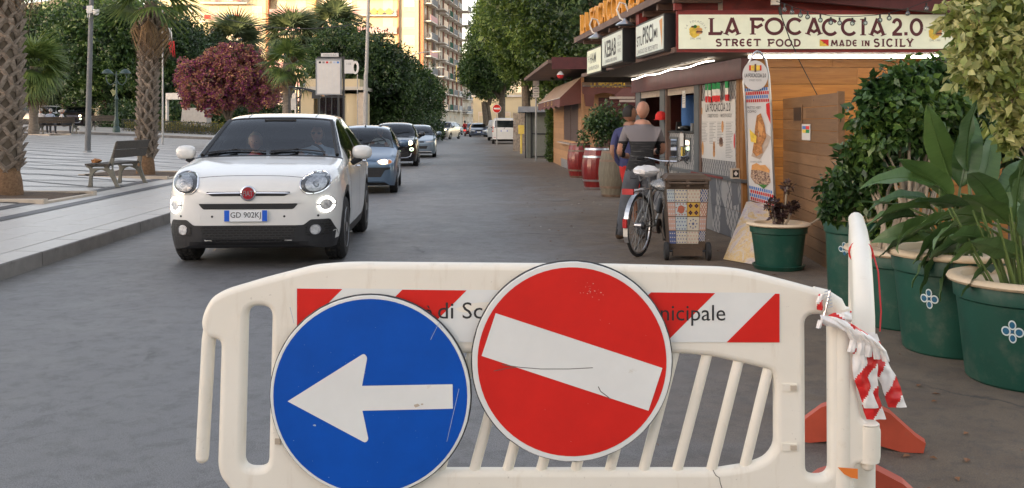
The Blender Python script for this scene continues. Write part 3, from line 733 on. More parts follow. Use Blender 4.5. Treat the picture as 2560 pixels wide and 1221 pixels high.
balcony(B4,3,22,-.004,3.3,1.1,0,M['shutter_white'],0)
B5=thing('apartment_building','peach low building behind the parked white van under the trees','building',(-1.8,118,0))
m_=MB();m_.bb((-3,0,0),(7.5,9,4.6));part('wall',m_,M['cream_wall'],B5)
m_=MB();m_.bb((-3.2,-.25,4.6),(7.7,9.2,4.85));part('cornice',m_,M['slab_white'],B5)
for i in range(4):put_win(B5,wS3,-1.6+i*2.5,-.004,1.2)
B6=thing('apartment_building','dark far block seen in the gap over the right hand trees','building',(-9.5,330,0))
m_=MB();m_.bb((0,0,0),(30,20,27));part('wall',m_,M['brown_wall'],B6)
for k in range(7):
 for i in range(6):put_win(B6,wS3,2.5+i*4.6,-.004,2+3.4*k)
B7=thing('house','pale flat-roofed house behind the cars at the far left','building',(-58,95,1.2))
m_=MB();m_.bb((-12,0,0),(12,9,5));part('wall',m_,M['pale_wall'],B7)
for i in range(6):put_win(B7,wS3,-10+i*4,-.004,1.5)
rr=random.Random(2)
big=win_mesh(1.6,1.8,.5,M['shutter_beige'])
for j,lab in enumerate(('unseen eastern block added behind the viewpoint to shade the street','unseen middle block added behind the viewpoint to shade the street','unseen western block added behind the viewpoint to shade the street')):
 shade_block=thing('apartment_building',lab,'building',(0-j*112,-110,0),pi)  # blocks out of view, added to keep the low sun off the street
 part('wall',MB().bb((-55,0,0),(55,14,43-j)),M['pale_wall'],shade_block)
 for k in range(5):
  for i in range(8):put_win(shade_block,big,-49+i*14,-.004,4+8*k)
m_=MB();n=40
rows=[]
for j in range(9):
 for i in range(n+1):
  x=-900+i*30;y=700+j*70;e=150*math.exp(-((x+560)/230)**2)*(1-(1-j/8)**2);m_.v.append((x,y,e*(1+.25*noise.noise(Vector((x/60,y/60,0))))-1))
for j in range(8):
 for i in range(n):a=j*(n+1)+i;m_.f.append((a,a+1,a+n+2,a+n+1));m_.m.append(0)
M['hill']=mat('dry_hillside',(.36,.27,.17),.95,var=.25,ns=.02,dirt=(.12,.13,.07),dirt_s=.03,dirt_t=(.5,.6))
struct('hill',m_,M['hill'],smooth=True)
PY=62
PV_=thing('pavilion','cream street pavilion with curved canopy behind the bus stop board','kiosk',(GX(840,PY),PY,.9));q=lambda px:GX(px,PY)-PV_.location.x;hz=lambda py:GZ(py,PY)-.9
m_=MB();m_.bb((q(751),0,0),(q(784),3,hz(222)));m_.bb((q(862),0,0),(q(893),3,hz(235)));m_.bb((q(751),1,0),(q(893),5,hz(240)));part('wall',m_,M['cream_wall'],PV_)
m_=MB();m_.lathe([(1.0,0),(1.0,hz(235))],20,c=(q(880),.9,0));part('rounded_corner',m_,M['cream_wall'],PV_,smooth=True)
m_=MB();m_.bb((q(740),-.7,hz(226)),(q(912),5.4,hz(218)));part('canopy',m_,M['pale_wall'],PV_)
m_=MB();m_.bb((q(765),-.2,hz(218)),(q(900),4.2,hz(198)));part('parapet',m_,M['cream_wall'],PV_)
m_=MB();vs=[(q(745),-.1,hz(216)),(q(860),-.1,hz(216)),(q(850),4,hz(216)),(q(755),4,hz(216)),(q(795),1.5,hz(187)),(q(815),1.5,hz(187))];m_.add(vs,[(0,1,5,4),(1,2,5),(2,3,4,5),(3,0,4)]);part('grey_roof',m_,M['grey_rail'],PV_)
m_=MB();m_.bb((q(800),-.05,0),(q(860),-.01,hz(238)));part('door',m_,M['glass_dark'],PV_)
for px in(800,815,830,845,859):m_=MB();m_.bb((q(px)-.03,-.10,0),(q(px)+.03,-.055,hz(238)));part('door_frame',m_,M['dark_metal'],PV_)
m_=MB();m_.bb((q(897),-.3,0),(q(910),2,hz(232)));part('stone_relief',m_,M['border_stone'],PV_)
PG=thing('white_portal','white painted portal frame among the hedges left of the bougainvillea','gate',(GX(470,63),63,ZP(-25,60)))
q=lambda px:GX(px,63)-PG.location.x;hz=lambda py:GZ(py,63)-PG.location.z
m_=MB();m_.bb((q(414),0,hz(249)),(q(740),.5,hz(233)));part('beam',m_,M['shutter_white'],PG)
for px in(415,738):m_=MB();m_.bb((q(px-2),.05,0),(q(px+2),.4,hz(249)));part('post',m_,M['shutter_white'],PG)
m_=MB();m_.add([(q(a),y,hz(b_))for a,b_ in((490,318),(553,318),(551,272),(495,272))for y in(-3,-2)],[(0,2,4,6),(1,7,5,3),(0,1,3,2),(2,3,5,4),(4,5,7,6),(6,7,1,0)]);single('stone_block',m_,M['concrete'],'pale stone monument block under the bougainvillea','monument',loc=PG.location)
def leaves_np(centers,radii,n_each,size,seed,up=.25,flat=1.0,aspect=.5,fold=.18,inner=.35,squash=1.0,droop=0):
 """leaf clumps -> vertex/face arrays; every leaf is a folded rhombus of its own"""
 rg=np.random.default_rng(seed);C=np.repeat(np.array(centers,float),n_each,0);R=np.repeat(np.array(radii,float),n_each)
 n=len(C);d=rg.normal(size=(n,3));d/=np.linalg.norm(d,axis=1)[:,None]
 rad=R*(inner+(1-inner)*rg.random(n)**.5);P=C+d*rad[:,None]*np.array([1,1,squash])
 ax=d*.8+rg.normal(size=(n,3))*.7+np.array([0,0,-droop]);ax/=np.linalg.norm(ax,axis=1)[:,None]
 nr=d*.7+rg.normal(size=(n,3))*.6+np.array([0,0,up]);nr-=ax*(nr*ax).sum(1)[:,None];nr/=np.linalg.norm(nr,axis=1)[:,None]+1e-9
 sd=np.cross(ax,nr);s=size*(.65+.7*rg.random(n));s=s[:,None]
 v0=P;v1=P+ax*s*.45+sd*s*aspect*.5+nr*s*fold*.5;v2=P+ax*s-nr*s*.1;v3=P+ax*s*.45-sd*s*aspect*.5+nr*s*fold*.5
 return np.stack([v0,v1,v2,v3],1).reshape(-1,3)
def quads_mesh(name,V,ma):
 n=len(V)//4;me=bpy.data.meshes.new(name);me.vertices.add(len(V));me.vertices.foreach_set('co',V.astype(np.float32).ravel())
 me.loops.add(n*4);me.loops.foreach_set('vertex_index',np.arange(n*4,dtype=np.int32));me.polygons.add(n)
 me.polygons.foreach_set('loop_start',np.arange(0,n*4,4,dtype=np.int32));me.materials.append(ma);me.update(calc_edges=True);return me
def ellipsoid_clumps(ells,seed,rf=.22):
 rg=random.Random(seed);C,R=[],[]
 for cx,cy,cz,rx,ry,rz,n in ells:
  for i in range(n):
   z=1-2*(i+.5)/n;a=i*2.399963+rg.random()*.5;r=sqrt(max(0,1-z*z));k=rg.uniform(.62,1.0)**.6
   k*=1+.30*noise.noise(Vector((cos(a)*r*2+cx,sin(a)*r*2+cy,z*2+cz)))
   C.append((cx+rx*r*cos(a)*k,cy+ry*r*sin(a)*k,cz+rz*z*k));R.append(rf*min(rx,ry,rz)*rg.uniform(.6,1.35))
 return C,R
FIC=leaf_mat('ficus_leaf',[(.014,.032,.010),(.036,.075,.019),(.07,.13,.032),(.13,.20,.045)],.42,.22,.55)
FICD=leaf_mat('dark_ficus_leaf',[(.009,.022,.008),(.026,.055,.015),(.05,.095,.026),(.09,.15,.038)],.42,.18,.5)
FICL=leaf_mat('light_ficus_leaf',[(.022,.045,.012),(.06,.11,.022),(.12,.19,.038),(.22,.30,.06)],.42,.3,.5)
BOUG=leaf_mat('bougainvillea_bract',[(.07,.07,.03),(.16,.035,.09),(.30,.05,.17),(.32,.15,.08),(.46,.24,.11),(.25,.045,.14),(.14,.13,.05)],.6,.3,1.3)
PALMG=leaf_mat('palm_leaf',[(.05,.08,.022),(.11,.17,.04),(.20,.25,.06)],.5,.25,1)
PALMD=leaf_mat('far_palm_leaf',[(.04,.06,.03),(.09,.12,.055),(.16,.19,.09)],.5,.2,1)
DEAD=leaf_mat('dead_palm_leaf',[(.10,.06,.035),(.19,.12,.065),(.27,.17,.08)],.8,.15,2)
def tree(name,label,x,y,z0,ells,seed,ma,size,n_each,trunk_r=.25,trunk_top=2.5,rf=.22,limbs=7,group=None,cat='tree',aspect=.5,core=True,trunks=1,parts_off=None):
 t=thing(name,label,cat,(x,y,z0),0,group);rg=random.Random(seed)
 C,R=ellipsoid_clumps(ells,seed,rf)
 part_=link('crown',quads_mesh('crown',leaves_np(C,R,n_each,size,seed,aspect=aspect),ma),t)
 if core:
  E2=[(a,b_,c,rx*.72,ry*.72,rz*.72,max(8,n//3))for a,b_,c,rx,ry,rz,n in ells];C2,R2=ellipsoid_clumps(E2,seed+5,rf*1.6)
  link('inner_foliage',quads_mesh('inner_foliage',leaves_np(C2,R2,max(10,n_each//2),size*2.2,seed+9,aspect=.8),ma),t)
 m_=MB()
 for q in range(trunks):
  bx,by=(rg.uniform(-.5,.5)*(trunks>1),rg.uniform(-.4,.4)*(trunks>1))
  pts=[(bx,by,-.1),(bx*1.2+rg.uniform(-.1,.1),by,trunk_top*.5),(bx*1.6+rg.uniform(-.2,.2),by,trunk_top)];m_.tube(pts,[trunk_r*1.25,trunk_r,trunk_r*.85],9)
 part('trunk',m_,M['trunk'],t,smooth=True)
 for i in range(limbs):
  e=ells[i%len(ells)];a=rg.random()*6.28;tgt=Vector((e[0]+e[3]*.6*cos(a),e[1]+e[4]*.6*sin(a),e[2]+e[5]*rg.uniform(-.3,.5)));s=Vector((0,0,trunk_top*.92))
  m_=MB();m_.tube([s,s.lerp(tgt,.35)+Vector((0,0,.3)),s.lerp(tgt,.7),tgt],[trunk_r*.6,trunk_r*.4,trunk_r*.25,trunk_r*.1],6);part('limb',m_,M['trunk'],t,smooth=True)
 return t
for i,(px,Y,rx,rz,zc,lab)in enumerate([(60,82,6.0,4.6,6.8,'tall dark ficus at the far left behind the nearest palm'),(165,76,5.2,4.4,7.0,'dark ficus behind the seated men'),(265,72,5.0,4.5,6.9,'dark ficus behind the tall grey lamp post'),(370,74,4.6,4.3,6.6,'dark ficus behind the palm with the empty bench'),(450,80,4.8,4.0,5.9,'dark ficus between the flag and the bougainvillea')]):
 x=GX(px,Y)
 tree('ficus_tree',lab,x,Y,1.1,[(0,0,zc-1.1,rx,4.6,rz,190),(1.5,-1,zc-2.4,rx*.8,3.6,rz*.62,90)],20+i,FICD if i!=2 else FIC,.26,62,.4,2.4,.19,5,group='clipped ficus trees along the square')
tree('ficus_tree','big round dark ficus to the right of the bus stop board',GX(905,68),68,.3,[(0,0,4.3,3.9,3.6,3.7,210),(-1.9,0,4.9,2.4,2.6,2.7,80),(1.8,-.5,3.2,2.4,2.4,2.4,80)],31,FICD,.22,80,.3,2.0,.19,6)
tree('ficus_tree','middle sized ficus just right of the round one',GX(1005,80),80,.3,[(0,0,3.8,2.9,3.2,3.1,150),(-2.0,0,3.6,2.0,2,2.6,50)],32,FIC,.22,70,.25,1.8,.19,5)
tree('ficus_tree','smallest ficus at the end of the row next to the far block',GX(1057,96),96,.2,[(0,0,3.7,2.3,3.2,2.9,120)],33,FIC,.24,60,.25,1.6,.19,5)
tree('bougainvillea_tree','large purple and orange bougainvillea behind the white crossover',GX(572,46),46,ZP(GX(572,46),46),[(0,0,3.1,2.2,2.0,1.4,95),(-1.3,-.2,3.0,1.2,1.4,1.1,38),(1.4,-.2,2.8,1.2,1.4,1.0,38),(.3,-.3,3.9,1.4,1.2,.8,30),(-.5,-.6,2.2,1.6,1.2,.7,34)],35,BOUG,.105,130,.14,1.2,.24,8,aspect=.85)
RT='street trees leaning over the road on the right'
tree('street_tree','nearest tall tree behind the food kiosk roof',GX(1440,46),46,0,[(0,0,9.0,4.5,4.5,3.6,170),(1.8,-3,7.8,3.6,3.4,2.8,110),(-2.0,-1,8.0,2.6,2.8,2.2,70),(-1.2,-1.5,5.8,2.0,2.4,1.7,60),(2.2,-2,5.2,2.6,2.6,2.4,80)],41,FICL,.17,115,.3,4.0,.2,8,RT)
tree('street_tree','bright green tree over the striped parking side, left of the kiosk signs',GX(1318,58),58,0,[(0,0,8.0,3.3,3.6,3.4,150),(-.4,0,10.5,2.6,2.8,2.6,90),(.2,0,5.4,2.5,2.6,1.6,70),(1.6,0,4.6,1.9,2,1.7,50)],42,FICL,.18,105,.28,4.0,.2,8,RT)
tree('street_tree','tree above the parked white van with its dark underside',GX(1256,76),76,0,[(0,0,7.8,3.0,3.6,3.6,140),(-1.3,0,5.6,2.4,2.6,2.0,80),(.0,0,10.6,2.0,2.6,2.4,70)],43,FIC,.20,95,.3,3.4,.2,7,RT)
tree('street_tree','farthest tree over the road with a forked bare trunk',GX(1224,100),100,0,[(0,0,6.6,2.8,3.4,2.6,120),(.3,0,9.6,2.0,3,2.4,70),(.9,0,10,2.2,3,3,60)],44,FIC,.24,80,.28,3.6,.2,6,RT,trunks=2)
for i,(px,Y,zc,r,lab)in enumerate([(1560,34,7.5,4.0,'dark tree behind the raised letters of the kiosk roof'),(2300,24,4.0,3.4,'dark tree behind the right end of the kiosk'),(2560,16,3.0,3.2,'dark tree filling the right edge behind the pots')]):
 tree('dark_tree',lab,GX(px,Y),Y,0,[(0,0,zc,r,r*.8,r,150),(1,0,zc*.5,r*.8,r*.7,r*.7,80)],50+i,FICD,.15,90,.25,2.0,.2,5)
def fan_leaf(seed,R=1.0,n=34,dead=False,droop=.38,width=.034):
 """fan shaped leaf: stalk from origin along +x, blade of narrow pleated fingers; lies in xy, z up"""
 rg=random.Random(seed);V=[];st=R*.55
 for i in range(n):
  a=(i/(n-1)-.5)*(4.0 if not dead else 2.2);L=R*(1-.25*abs(a)/2)*rg.uniform(.85,1.05);d=Vector((cos(a),sin(a),0));s=Vector((-sin(a),cos(a),0));w=width*R
  dr=droop*rg.uniform(.7,1.4)+(.8 if dead else 0)
  p=[Vector((st,0,0))+d*(L*f)+Vector((0,0,-dr*L*f*f*(1.2 if f>.6 else .8)+.02*(i%2)*R))for f in(0,.45,.75,1.0)]
  ww=[w*.25,w,w*.55,w*.08]
  for k in range(3):V+=[p[k]-s*ww[k],p[k+1]-s*ww[k+1],p[k+1]+s*ww[k+1],p[k]+s*ww[k]]
 w=.018*R+.006
 for k in range(3):
  a,b_=st*k/3,st*(k+1)/3;V+=[Vector((a,-w,0)),Vector((b_,-w,0)),Vector((b_,w,.01)),Vector((a,w,.01))]
 return np.array([tuple(v)for v in V])
def palm(name,label,x,y,z0,h,tr,R,nf,ndead,seed,near=False,group=None,lean=(0,0),greenmat=None,elev=(-.6,1.4)):
 t=thing(name,label,'palm tree',(x,y,z0),0,group);rg=random.Random(seed);gm=greenmat or PALMD
 m_=MB();k=14;pts=[(lean[0]*(i/k),lean[1]*(i/k),h*i/k)for i in range(k+1)];rad=[tr*(1.25 if i==0 else 1.1 if i==1 else 1.0-.12*i/k)for i in range(k+1)]
 m_.tube([(0,0,-.2)]+pts,[tr*1.35]+rad,14);part('trunk',m_,M['palm_core']if near else M['palm_trunk'],t,smooth=True)
 if near:
  bm=[]
  for v in range(3):
   b_=MB();r2=random.Random(v+60);w,L=.115,.24;T=.03
   for s in(-1,1):
    A=[(-.01,s*.02,-L*.45),(.035,s*.005,-L*.45),(.075+r2.uniform(0,.03),s*(w+.05),L*.5),(.03,s*(w+.075),L*.45),(.02,s*w*.2,-.02)]
    vs=[Vector(p)for p in A]+[Vector(p)+Vector((T,-s*.05,.0))for p in A]
    n=5;b_.add(vs,[tuple(range(n)),tuple(range(2*n-1,n-1,-1))]+[(i,(i+1)%n,(i+1)%n+n,i+n)for i in range(n)])
   bm.append(b_.mesh('leaf_base',M['palm_boot']))
  rows=int((h-.55)/.135);cnt=0
  for r_ in range(rows):
   z=.50+r_*.135;na=6
   for j in range(na):
    a=2*pi*(j+(r_%2)*.5+r_*.06)/na+rg.uniform(-.08,.08)
    if cnt>=296:break
    f=z/h;rr_ad=tr*(1.0-.12*f)-.012
    o=link('leaf_base',bm[rg.randrange(3)],t,loc=(lean[0]*f+rr_ad*cos(a),lean[1]*f+rr_ad*sin(a),z));o.rotation_euler=(rg.uniform(-.1,.1),rg.uniform(.05,.26),a+rg.uniform(-.1,.1));o.scale=(1,tr/.22*rg.uniform(.85,1.15),rg.uniform(.75,1.2));cnt+=1
  m_=MB();m_.lathe([(tr*1.32,-.1),(tr*1.38,.05),(tr*1.28,.25),(tr*1.05,.46),(tr*.9,.5)],20);part('root_mat',m_,M['root'],t,smooth=True)
 fm=[quads_mesh('frond',fan_leaf(seed+i,R),gm)for i in range(3)];dm=[quads_mesh('dead_frond',fan_leaf(seed+9+i,R*.8,18,True,.35,.022),DEAD)for i in range(2)]
 for i in range(nf):
  u=i/nf;el=elev[1]-(elev[1]-elev[0])*u**.9;a=i*2.39996+rg.random()*.3
  o=link('frond',fm[i%3],t,loc=(lean[0]+.06*cos(a),lean[1]+.06*sin(a),h+.05-.25*u));o.rotation_euler=(rg.uniform(-.3,.3),-el,a);s=rg.uniform(.85,1.1);o.scale=(s,s,s)
 for i in range(ndead):
  a=i*2.39996+rg.random();o=link('dead_frond',dm[i%2],t,loc=(lean[0]*.97+tr*.7*cos(a),lean[1]+tr*.7*sin(a),h-.1-(.5 if not near else .25)*i/max(1,ndead)));o.rotation_euler=(0,rg.uniform(.95,1.4)-(.35 if near else 0),a);s=rg.uniform(.8,1.1);o.scale=(s,s*.7,s)
 return t
M['palm_trunk']=mat('palm_trunk',(.17,.14,.11),.9,var=.4,ns=5,bmp=.6,bs=12,stretch=(1,1,3));M['palm_core']=mat('palm_core',(.14,.11,.08),.95,var=.3)
M['palm_boot']=mat('leaf_base',(.33,.275,.225),.85,var=.35,ns=6,dirt=(.10,.075,.055),dirt_s=7,dirt_t=(.5,.7));M['root']=mat('root_mat',(.20,.115,.06),.95,var=.35,ns=25,bmp=.7,bs=60)
x=GX(12,15.8);palm('palm_tree','thick palm trunk with crossed leaf stubs at the left edge',x,15.8,ZP(x,15.8),4.6,.205,1.1,16,5,61,True,greenmat=PALMG)
x=GX(364,22.2);palm('palm_tree','palm with drooping brown and green fans behind the empty bench',x,22.2,ZP(x,22.2),4.0,.155,.92,12,7,62,True,greenmat=PALMG,lean=(.12,0),elev=(-.2,1.0))
x=GX(84,48);palm('palm_tree','small bushy palm beside the men on the bench',x,48,ZP(x,48)+.1,3.3,.22,1.3,40,18,63,False,greenmat=PALMG,elev=(-1.2,1.4))
for px,Y,topy,R,lab in((730,92,88,2.5,'tall palm left of the two before the sunlit block'),(835,98,66,2.5,'tall palm right of the two before the sunlit block'),(590,84,112,2.3,'tall palm rising behind the bougainvillea'),(478,88,118,1.6,'dark palm above the hedge left of the bougainvillea')):
 zt=GZ(topy,Y);x=GX(px,Y);palm('palm_tree',lab,x,Y,1.0,zt-1.0,.3,R,26,14,70+px,False)
x=GX(718,40);palm('palm_tree','young palm with loose green fans in front of the pavilion',x,40,.6,GZ(158,40)-.6,.20,.90,18,5,81,False,greenmat=PALMG,elev=(-.9,1.5))
m_=MB();fence=thing('iron_fence','low black iron railing in front of the yellow flower bed','fence',(GX(400,57),57,0))
xs0,xs1=GX(305,57),GX(545,57);nb=62
zb=lambda x:ZP(x,57)+.13
bar=MB();bar.box((0,0,.36),(.025,.025,.72));bme=bar.mesh('bar',M['dark_metal'])
for i in range(nb):x=xs0+(xs1-xs0)*i/(nb-1);link('bar',bme,fence,loc=(x-fence.location.x,0,zb(x)))
for z in(.12,.70):m_=MB();m_.tube([(xs0-fence.location.x,0,zb(xs0)+z),(xs1-fence.location.x,0,zb(xs1)+z)],.02,5);part('rail',m_,M['dark_metal'],fence)
FLO=leaf_mat('yellow_flower',[(.03,.06,.015),(.06,.10,.02),(.35,.25,.02),(.10,.14,.03)],.6,.2,3)
rg=random.Random(4);C=[(rg.uniform(xs0,xs1+3),58.2+rg.uniform(-.9,1.2),0)for _ in range(260)];C=[(a,b_,ZP(a,b_)+.13+rg.uniform(.1,.5))for a,b_,_ in C]
tag(link('flower_bed',quads_mesh('flower_bed',leaves_np(C,[.3]*len(C),40,.10,3),FLO)),kind='stuff')
C=[(rg.uniform(GX(238,66),GX(735,66)),67+rg.uniform(-1,2),rg.uniform(.6,2.6))for _ in range(520)]
tag(link('dark_undergrowth',quads_mesh('dark_undergrowth',leaves_np(C,[.7]*len(C),45,.22,5),FICD)),kind='stuff')
C=[(GX(p_,Y_),Y_,rg.uniform(.2,1.8))for p_,Y_ in((rg.uniform(890,1095),rg.uniform(72,96))for _ in range(420))]
tag(link('dark_hedge',quads_mesh('dark_hedge',leaves_np(C,[.7]*len(C),45,.22,6),FICD)),kind='stuff')
def pch(pts):
 x=np.array([p[0]for p in pts],float);y=np.array([p[1]for p in pts],float);h=np.diff(x);d=np.diff(y)/h;m=np.zeros(len(x))
 for i in range(1,len(x)-1):
  if d[i-1]*d[i]>0:w1=2*h[i]+h[i-1];w2=h[i]+2*h[i-1];m[i]=(w1+w2)/(w1/d[i-1]+w2/d[i])
 m[0],m[-1]=d[0],d[-1]
 def f(t):
  t=min(max(t,x[0]),x[-1]);i=min(max(int(np.searchsorted(x,t)-1),0),len(h)-1);s=(t-x[i])/h[i]
  return float((1+2*s)*(1-s)**2*y[i]+s*(1-s)**2*h[i]*m[i]+s*s*(3-2*s)*y[i+1]+s*s*(s-1)*h[i]*m[i+1])
 return f
def car_paint(name,col,metal=0.0,rough=.28,coat=1.0):
 m,t,b=nt(name);g=N(t,'ShaderNodeNewGeometry');tc=N(t,'ShaderNodeTexCoord')
 n=noise_n(t,2.5,5,.7,tc.outputs['Object'])
 d=ramp(t,n.outputs[0],[(.45,0),(.8,.22)]).outputs[0]
 c=mixc(t,d,col,tuple(x*.6+.06 for x in col))
 c2=mixc(t,g.outputs['Backfacing'],c,(.02,.02,.022));t.links.new(c2,b.inputs['Base Color'])
 b.inputs['Metallic'].default_value=metal;b.inputs['Roughness'].default_value=rough
 b.inputs['Coat Weight'].default_value=coat;b.inputs['Coat Roughness'].default_value=.05;return m
M['interior']=mat('interior_fabric',(.022,.023,.026),.8)
M['interior_light']=mat('interior_grey',(.10,.10,.105),.8)
M['plate_white']=mat('plate_white',(.75,.76,.77),.4,var=.03);M['plate_blue']=mat('plate_blue',(.01,.10,.55),.4)
M['lamp_on']=mat('lamp_on',(.9,.9,.85),.3,emit=(1,.97,.88),es=1.6)
M['lamp_warm']=mat('lamp_warm',(.9,.8,.6),.3,emit=(1,.66,.32),es=2.5)
M['reflector']=mat('reflector',(.72,.72,.74),.25,.45,var=.45,ns=30)
M['amber']=mat('amber_lens',(.75,.22,.03),.2)
M['tail_red']=mat('tail_red',(.42,.012,.012),.2,coat=.5)
M['lens']=glass_mat('clear_lens',(.8,.82,.85),.06,.03,(.97,.97,.97))
M['tail_on']=mat('tail_on',(.8,.02,.02),.3,emit=(1,.03,.02),es=1.2)
def clip_half(poly,ax,v,sg):return clip_poly(poly,lambda p:sg*(p[ax]-v))if len(poly)>2 else[]
def patch(bvh,poly,axis,off,cell=.045,sidex=1):
 """a sheet lying on the body: poly in (x,z) seen from the front ('f') or back ('b'), or (y,z) seen from the side ('s')"""
 ar=sum(poly[i-1][0]*poly[i][1]-poly[i][0]*poly[i-1][1]for i in range(len(poly)))
 if(ar>0)!=(axis in 'ft' or(axis=='s' and sidex>0)):poly=poly[::-1]
 mb=MB();us=[p[0]for p in poly];vs=[p[1]for p in poly]
 nu=max(1,math.ceil((max(us)-min(us))/cell));nv=max(1,math.ceil((max(vs)-min(vs))/cell))
 for i in range(nu):
  for j in range(nv):
   u0=min(us)+(max(us)-min(us))*i/nu;u1=min(us)+(max(us)-min(us))*(i+1)/nu
   v0=min(vs)+(max(vs)-min(vs))*j/nv;v1=min(vs)+(max(vs)-min(vs))*(j+1)/nv
   P=list(poly)
   for a,v,s in((0,u0,1),(0,u1,-1),(1,v0,1),(1,v1,-1)):P=clip_half(P,a,v,s)
   if len(P)<3:continue
   out=[]
   for u,v in P:
    if axis=='f':o_,d_=Vector((u,-3,v)),Vector((0,1,0))
    elif axis=='b':o_,d_=Vector((u,9,v)),Vector((0,-1,0))
    elif axis=='t':o_,d_=Vector((u,v,4)),Vector((0,0,-1))
    else:o_,d_=Vector((3*sidex,u,v)),Vector((-sidex,0,0))
    hit=bvh.ray_cast(o_,d_)
    if hit[0]is None:out=None;break
    ov=off(u,v)if callable(off)else off
    out.append(hit[0]-d_*ov)
   if out:mb.add(out,[tuple(range(len(out)))])
 return mb
def ell(cx,cz,rx,rz,n=28,a=0,sq=2.0):
 o=[]
 for i in range(n):
  t=2*pi*i/n;c,s=cos(t),sin(t);u=rx*abs(c)**(2/sq)*(1 if c>0 else-1);v=rz*abs(s)**(2/sq)*(1 if s>0 else-1)
  o.append((cx+u*cos(a)-v*sin(a),cz+u*sin(a)+v*cos(a)))
 return o
def rr_(cx,cz,w,h,r=.02):return round_poly([(cx-w/2,cz-h/2),(cx+w/2,cz-h/2),(cx+w/2,cz+h/2),(cx-w/2,cz+h/2)],r,4)
def car_body(p):
 """p: profile functions -> mesh (materials 0 paint, 1 glass, 2 trim, 3 underside), bvh"""
 L=p['L'];top,belt,low,plan,railw,railz=[pch(p[k])for k in('top','belt','low','plan','railw','railz')]
 ax=p['axles'];Ra=p['ra'];wr=p['wr']
 ys=set(np.round(np.arange(0,L+.001,p.get('step',.06)),4))|{0.01,0.03,.09,L-.01,L-.03,L}
 for a in ax:
  for i in range(19):ys.add(round(a+Ra*cos(pi*i/18),4))
 for k in('cowl','head','rhead','rbase'):ys.add(round(p[k],4))
 for g in p['sidewin']:ys.add(round(g[0],4));ys.add(round(g[1],4))
 ys=sorted(y for y in ys if 0<=y<=L);ys=[y for i,y in enumerate(ys)if i==0 or y-ys[i-1]>.004]
 NL,NWN,NT=9,5,8
 def section(y):
  w=plan(y);zb=belt(y);z0=low(y);zt=top(y);wrl=min(railw(y),w*.985);zr=min(railz(y),zt-.001)
  zs=z0;
  for a in ax:
   if abs(y-a)<Ra:zs=max(zs,wr+sqrt(max(0,Ra*Ra-(y-a)**2)))
  zs=min(zs,zb-.06);pts=[(0,max(z0,zs)+.0),(w-.26 if w>.4 else w*.5,zs)]
  for i in range(NL):
   t=i/(NL-1);z=zs+(zb-zs)*t;g=(z-z0)/max(.01,zb-z0)
   x=w*(1-p.get('tuck',.055)*max(0,(1-g*2.2))**2-p.get('shoulder',.035)*max(0,(g-.45)/.55)**2+p.get('crease',.006)*math.exp(-((g-.72)/.07)**2))
   pts.append((x,z))
  xb=pts[-1][0]
  for i in range(1,NWN+1):
   t=i/NWN;pts.append((xb+(wrl-xb)*t+.02*sin(pi*t)*min(1,abs(zr-zb)*3),zb+(zr-zb)*t))
  for i in range(1,NT+1):
   t=i/NT*pi/2;q=p.get('crown',2.4)
   pts.append((wrl*abs(cos(t))**(2/q)if i<NT else 0,zr+(zt-zr)*abs(sin(t))**(2/q)))
  return pts
 S=[section(y)for y in ys];K=len(S[0]);mb=MB();idx={}
 def vid(i,k,sgn):
  if k in(0,K-1):sgn=1
  key=(i,k,sgn)
  if key not in idx:idx[key]=len(mb.v);mb.v.append((S[i][k][0]*sgn,ys[i],S[i][k][1]))
  return idx[key]
 iw0=1+NL;it0=iw0+NWN
 for i in range(len(ys)-1):
  ym=(ys[i]+ys[i+1])/2
  for k in range(K-1):
   zm=(S[i][k][1]+S[i][k+1][1]+S[i+1][k][1]+S[i+1][k+1][1])/4
   m=0
   if k<1:m=3
   elif k<iw0:
    cl=p.get('clad',0)
    near=any(abs(ym-a)<Ra+.055 and(zm-wr)**2+(ym-a)**2<(Ra+.055)**2 for a in ax)if cl else False
    if zm<cl or near or k==1:m=2
   elif k<it0:
    if k>iw0-1 and any(a<ym<b_ for a,b_ in p['sidewin'])and k<it0-0:m=1
    elif p['cowl']+.12<ym<p['rbase']-.15 and any(a-.09<ym<b_+.09 for a,b_ in p['sidewin']):m=2
   else:
    if p['cowl']<ym<p['head']and k>it0:m=1
    elif p['cowl']<ym<p['head']and k==it0:m=2 if p.get('blackA',0)else 0
    elif p['rhead']<ym<p['rbase']and k>it0+1:m=1
    elif p['cowl']-.05<ym<p['cowl']:m=2
   for sg in(1,-1):
    q=[vid(i,k,sg),vid(i,k+1,sg),vid(i+1,k+1,sg),vid(i+1,k,sg)]
    if sg==1:q=q[::-1]
    q2=[]
    for v in q:
     if v not in q2:q2.append(v)
    if len(q2)>2:mb.f.append(tuple(q2));mb.m.append(m)
 for i,fl in((0,1),(len(ys)-1,0)):
  for k in range(1,K-2):
   a,b_,c,d=vid(i,k,1),vid(i,k+1,1),vid(i,k+1,-1),vid(i,k,-1)
   q=[d,c,b_,a]if not fl else[a,b_,c,d];mb.f.append(tuple(q));mb.m.append(2 if S[i][k][1]<p.get('cladend',0)else 0)
  a,b_,c=vid(i,K-2,1),vid(i,K-1,1),vid(i,K-2,-1);mb.f.append((c,b_,a)if not fl else(a,b_,c));mb.m.append(0)
 bv=BVHTree.FromPolygons([Vector(v)for v in mb.v],mb.f)
 return mb,bv
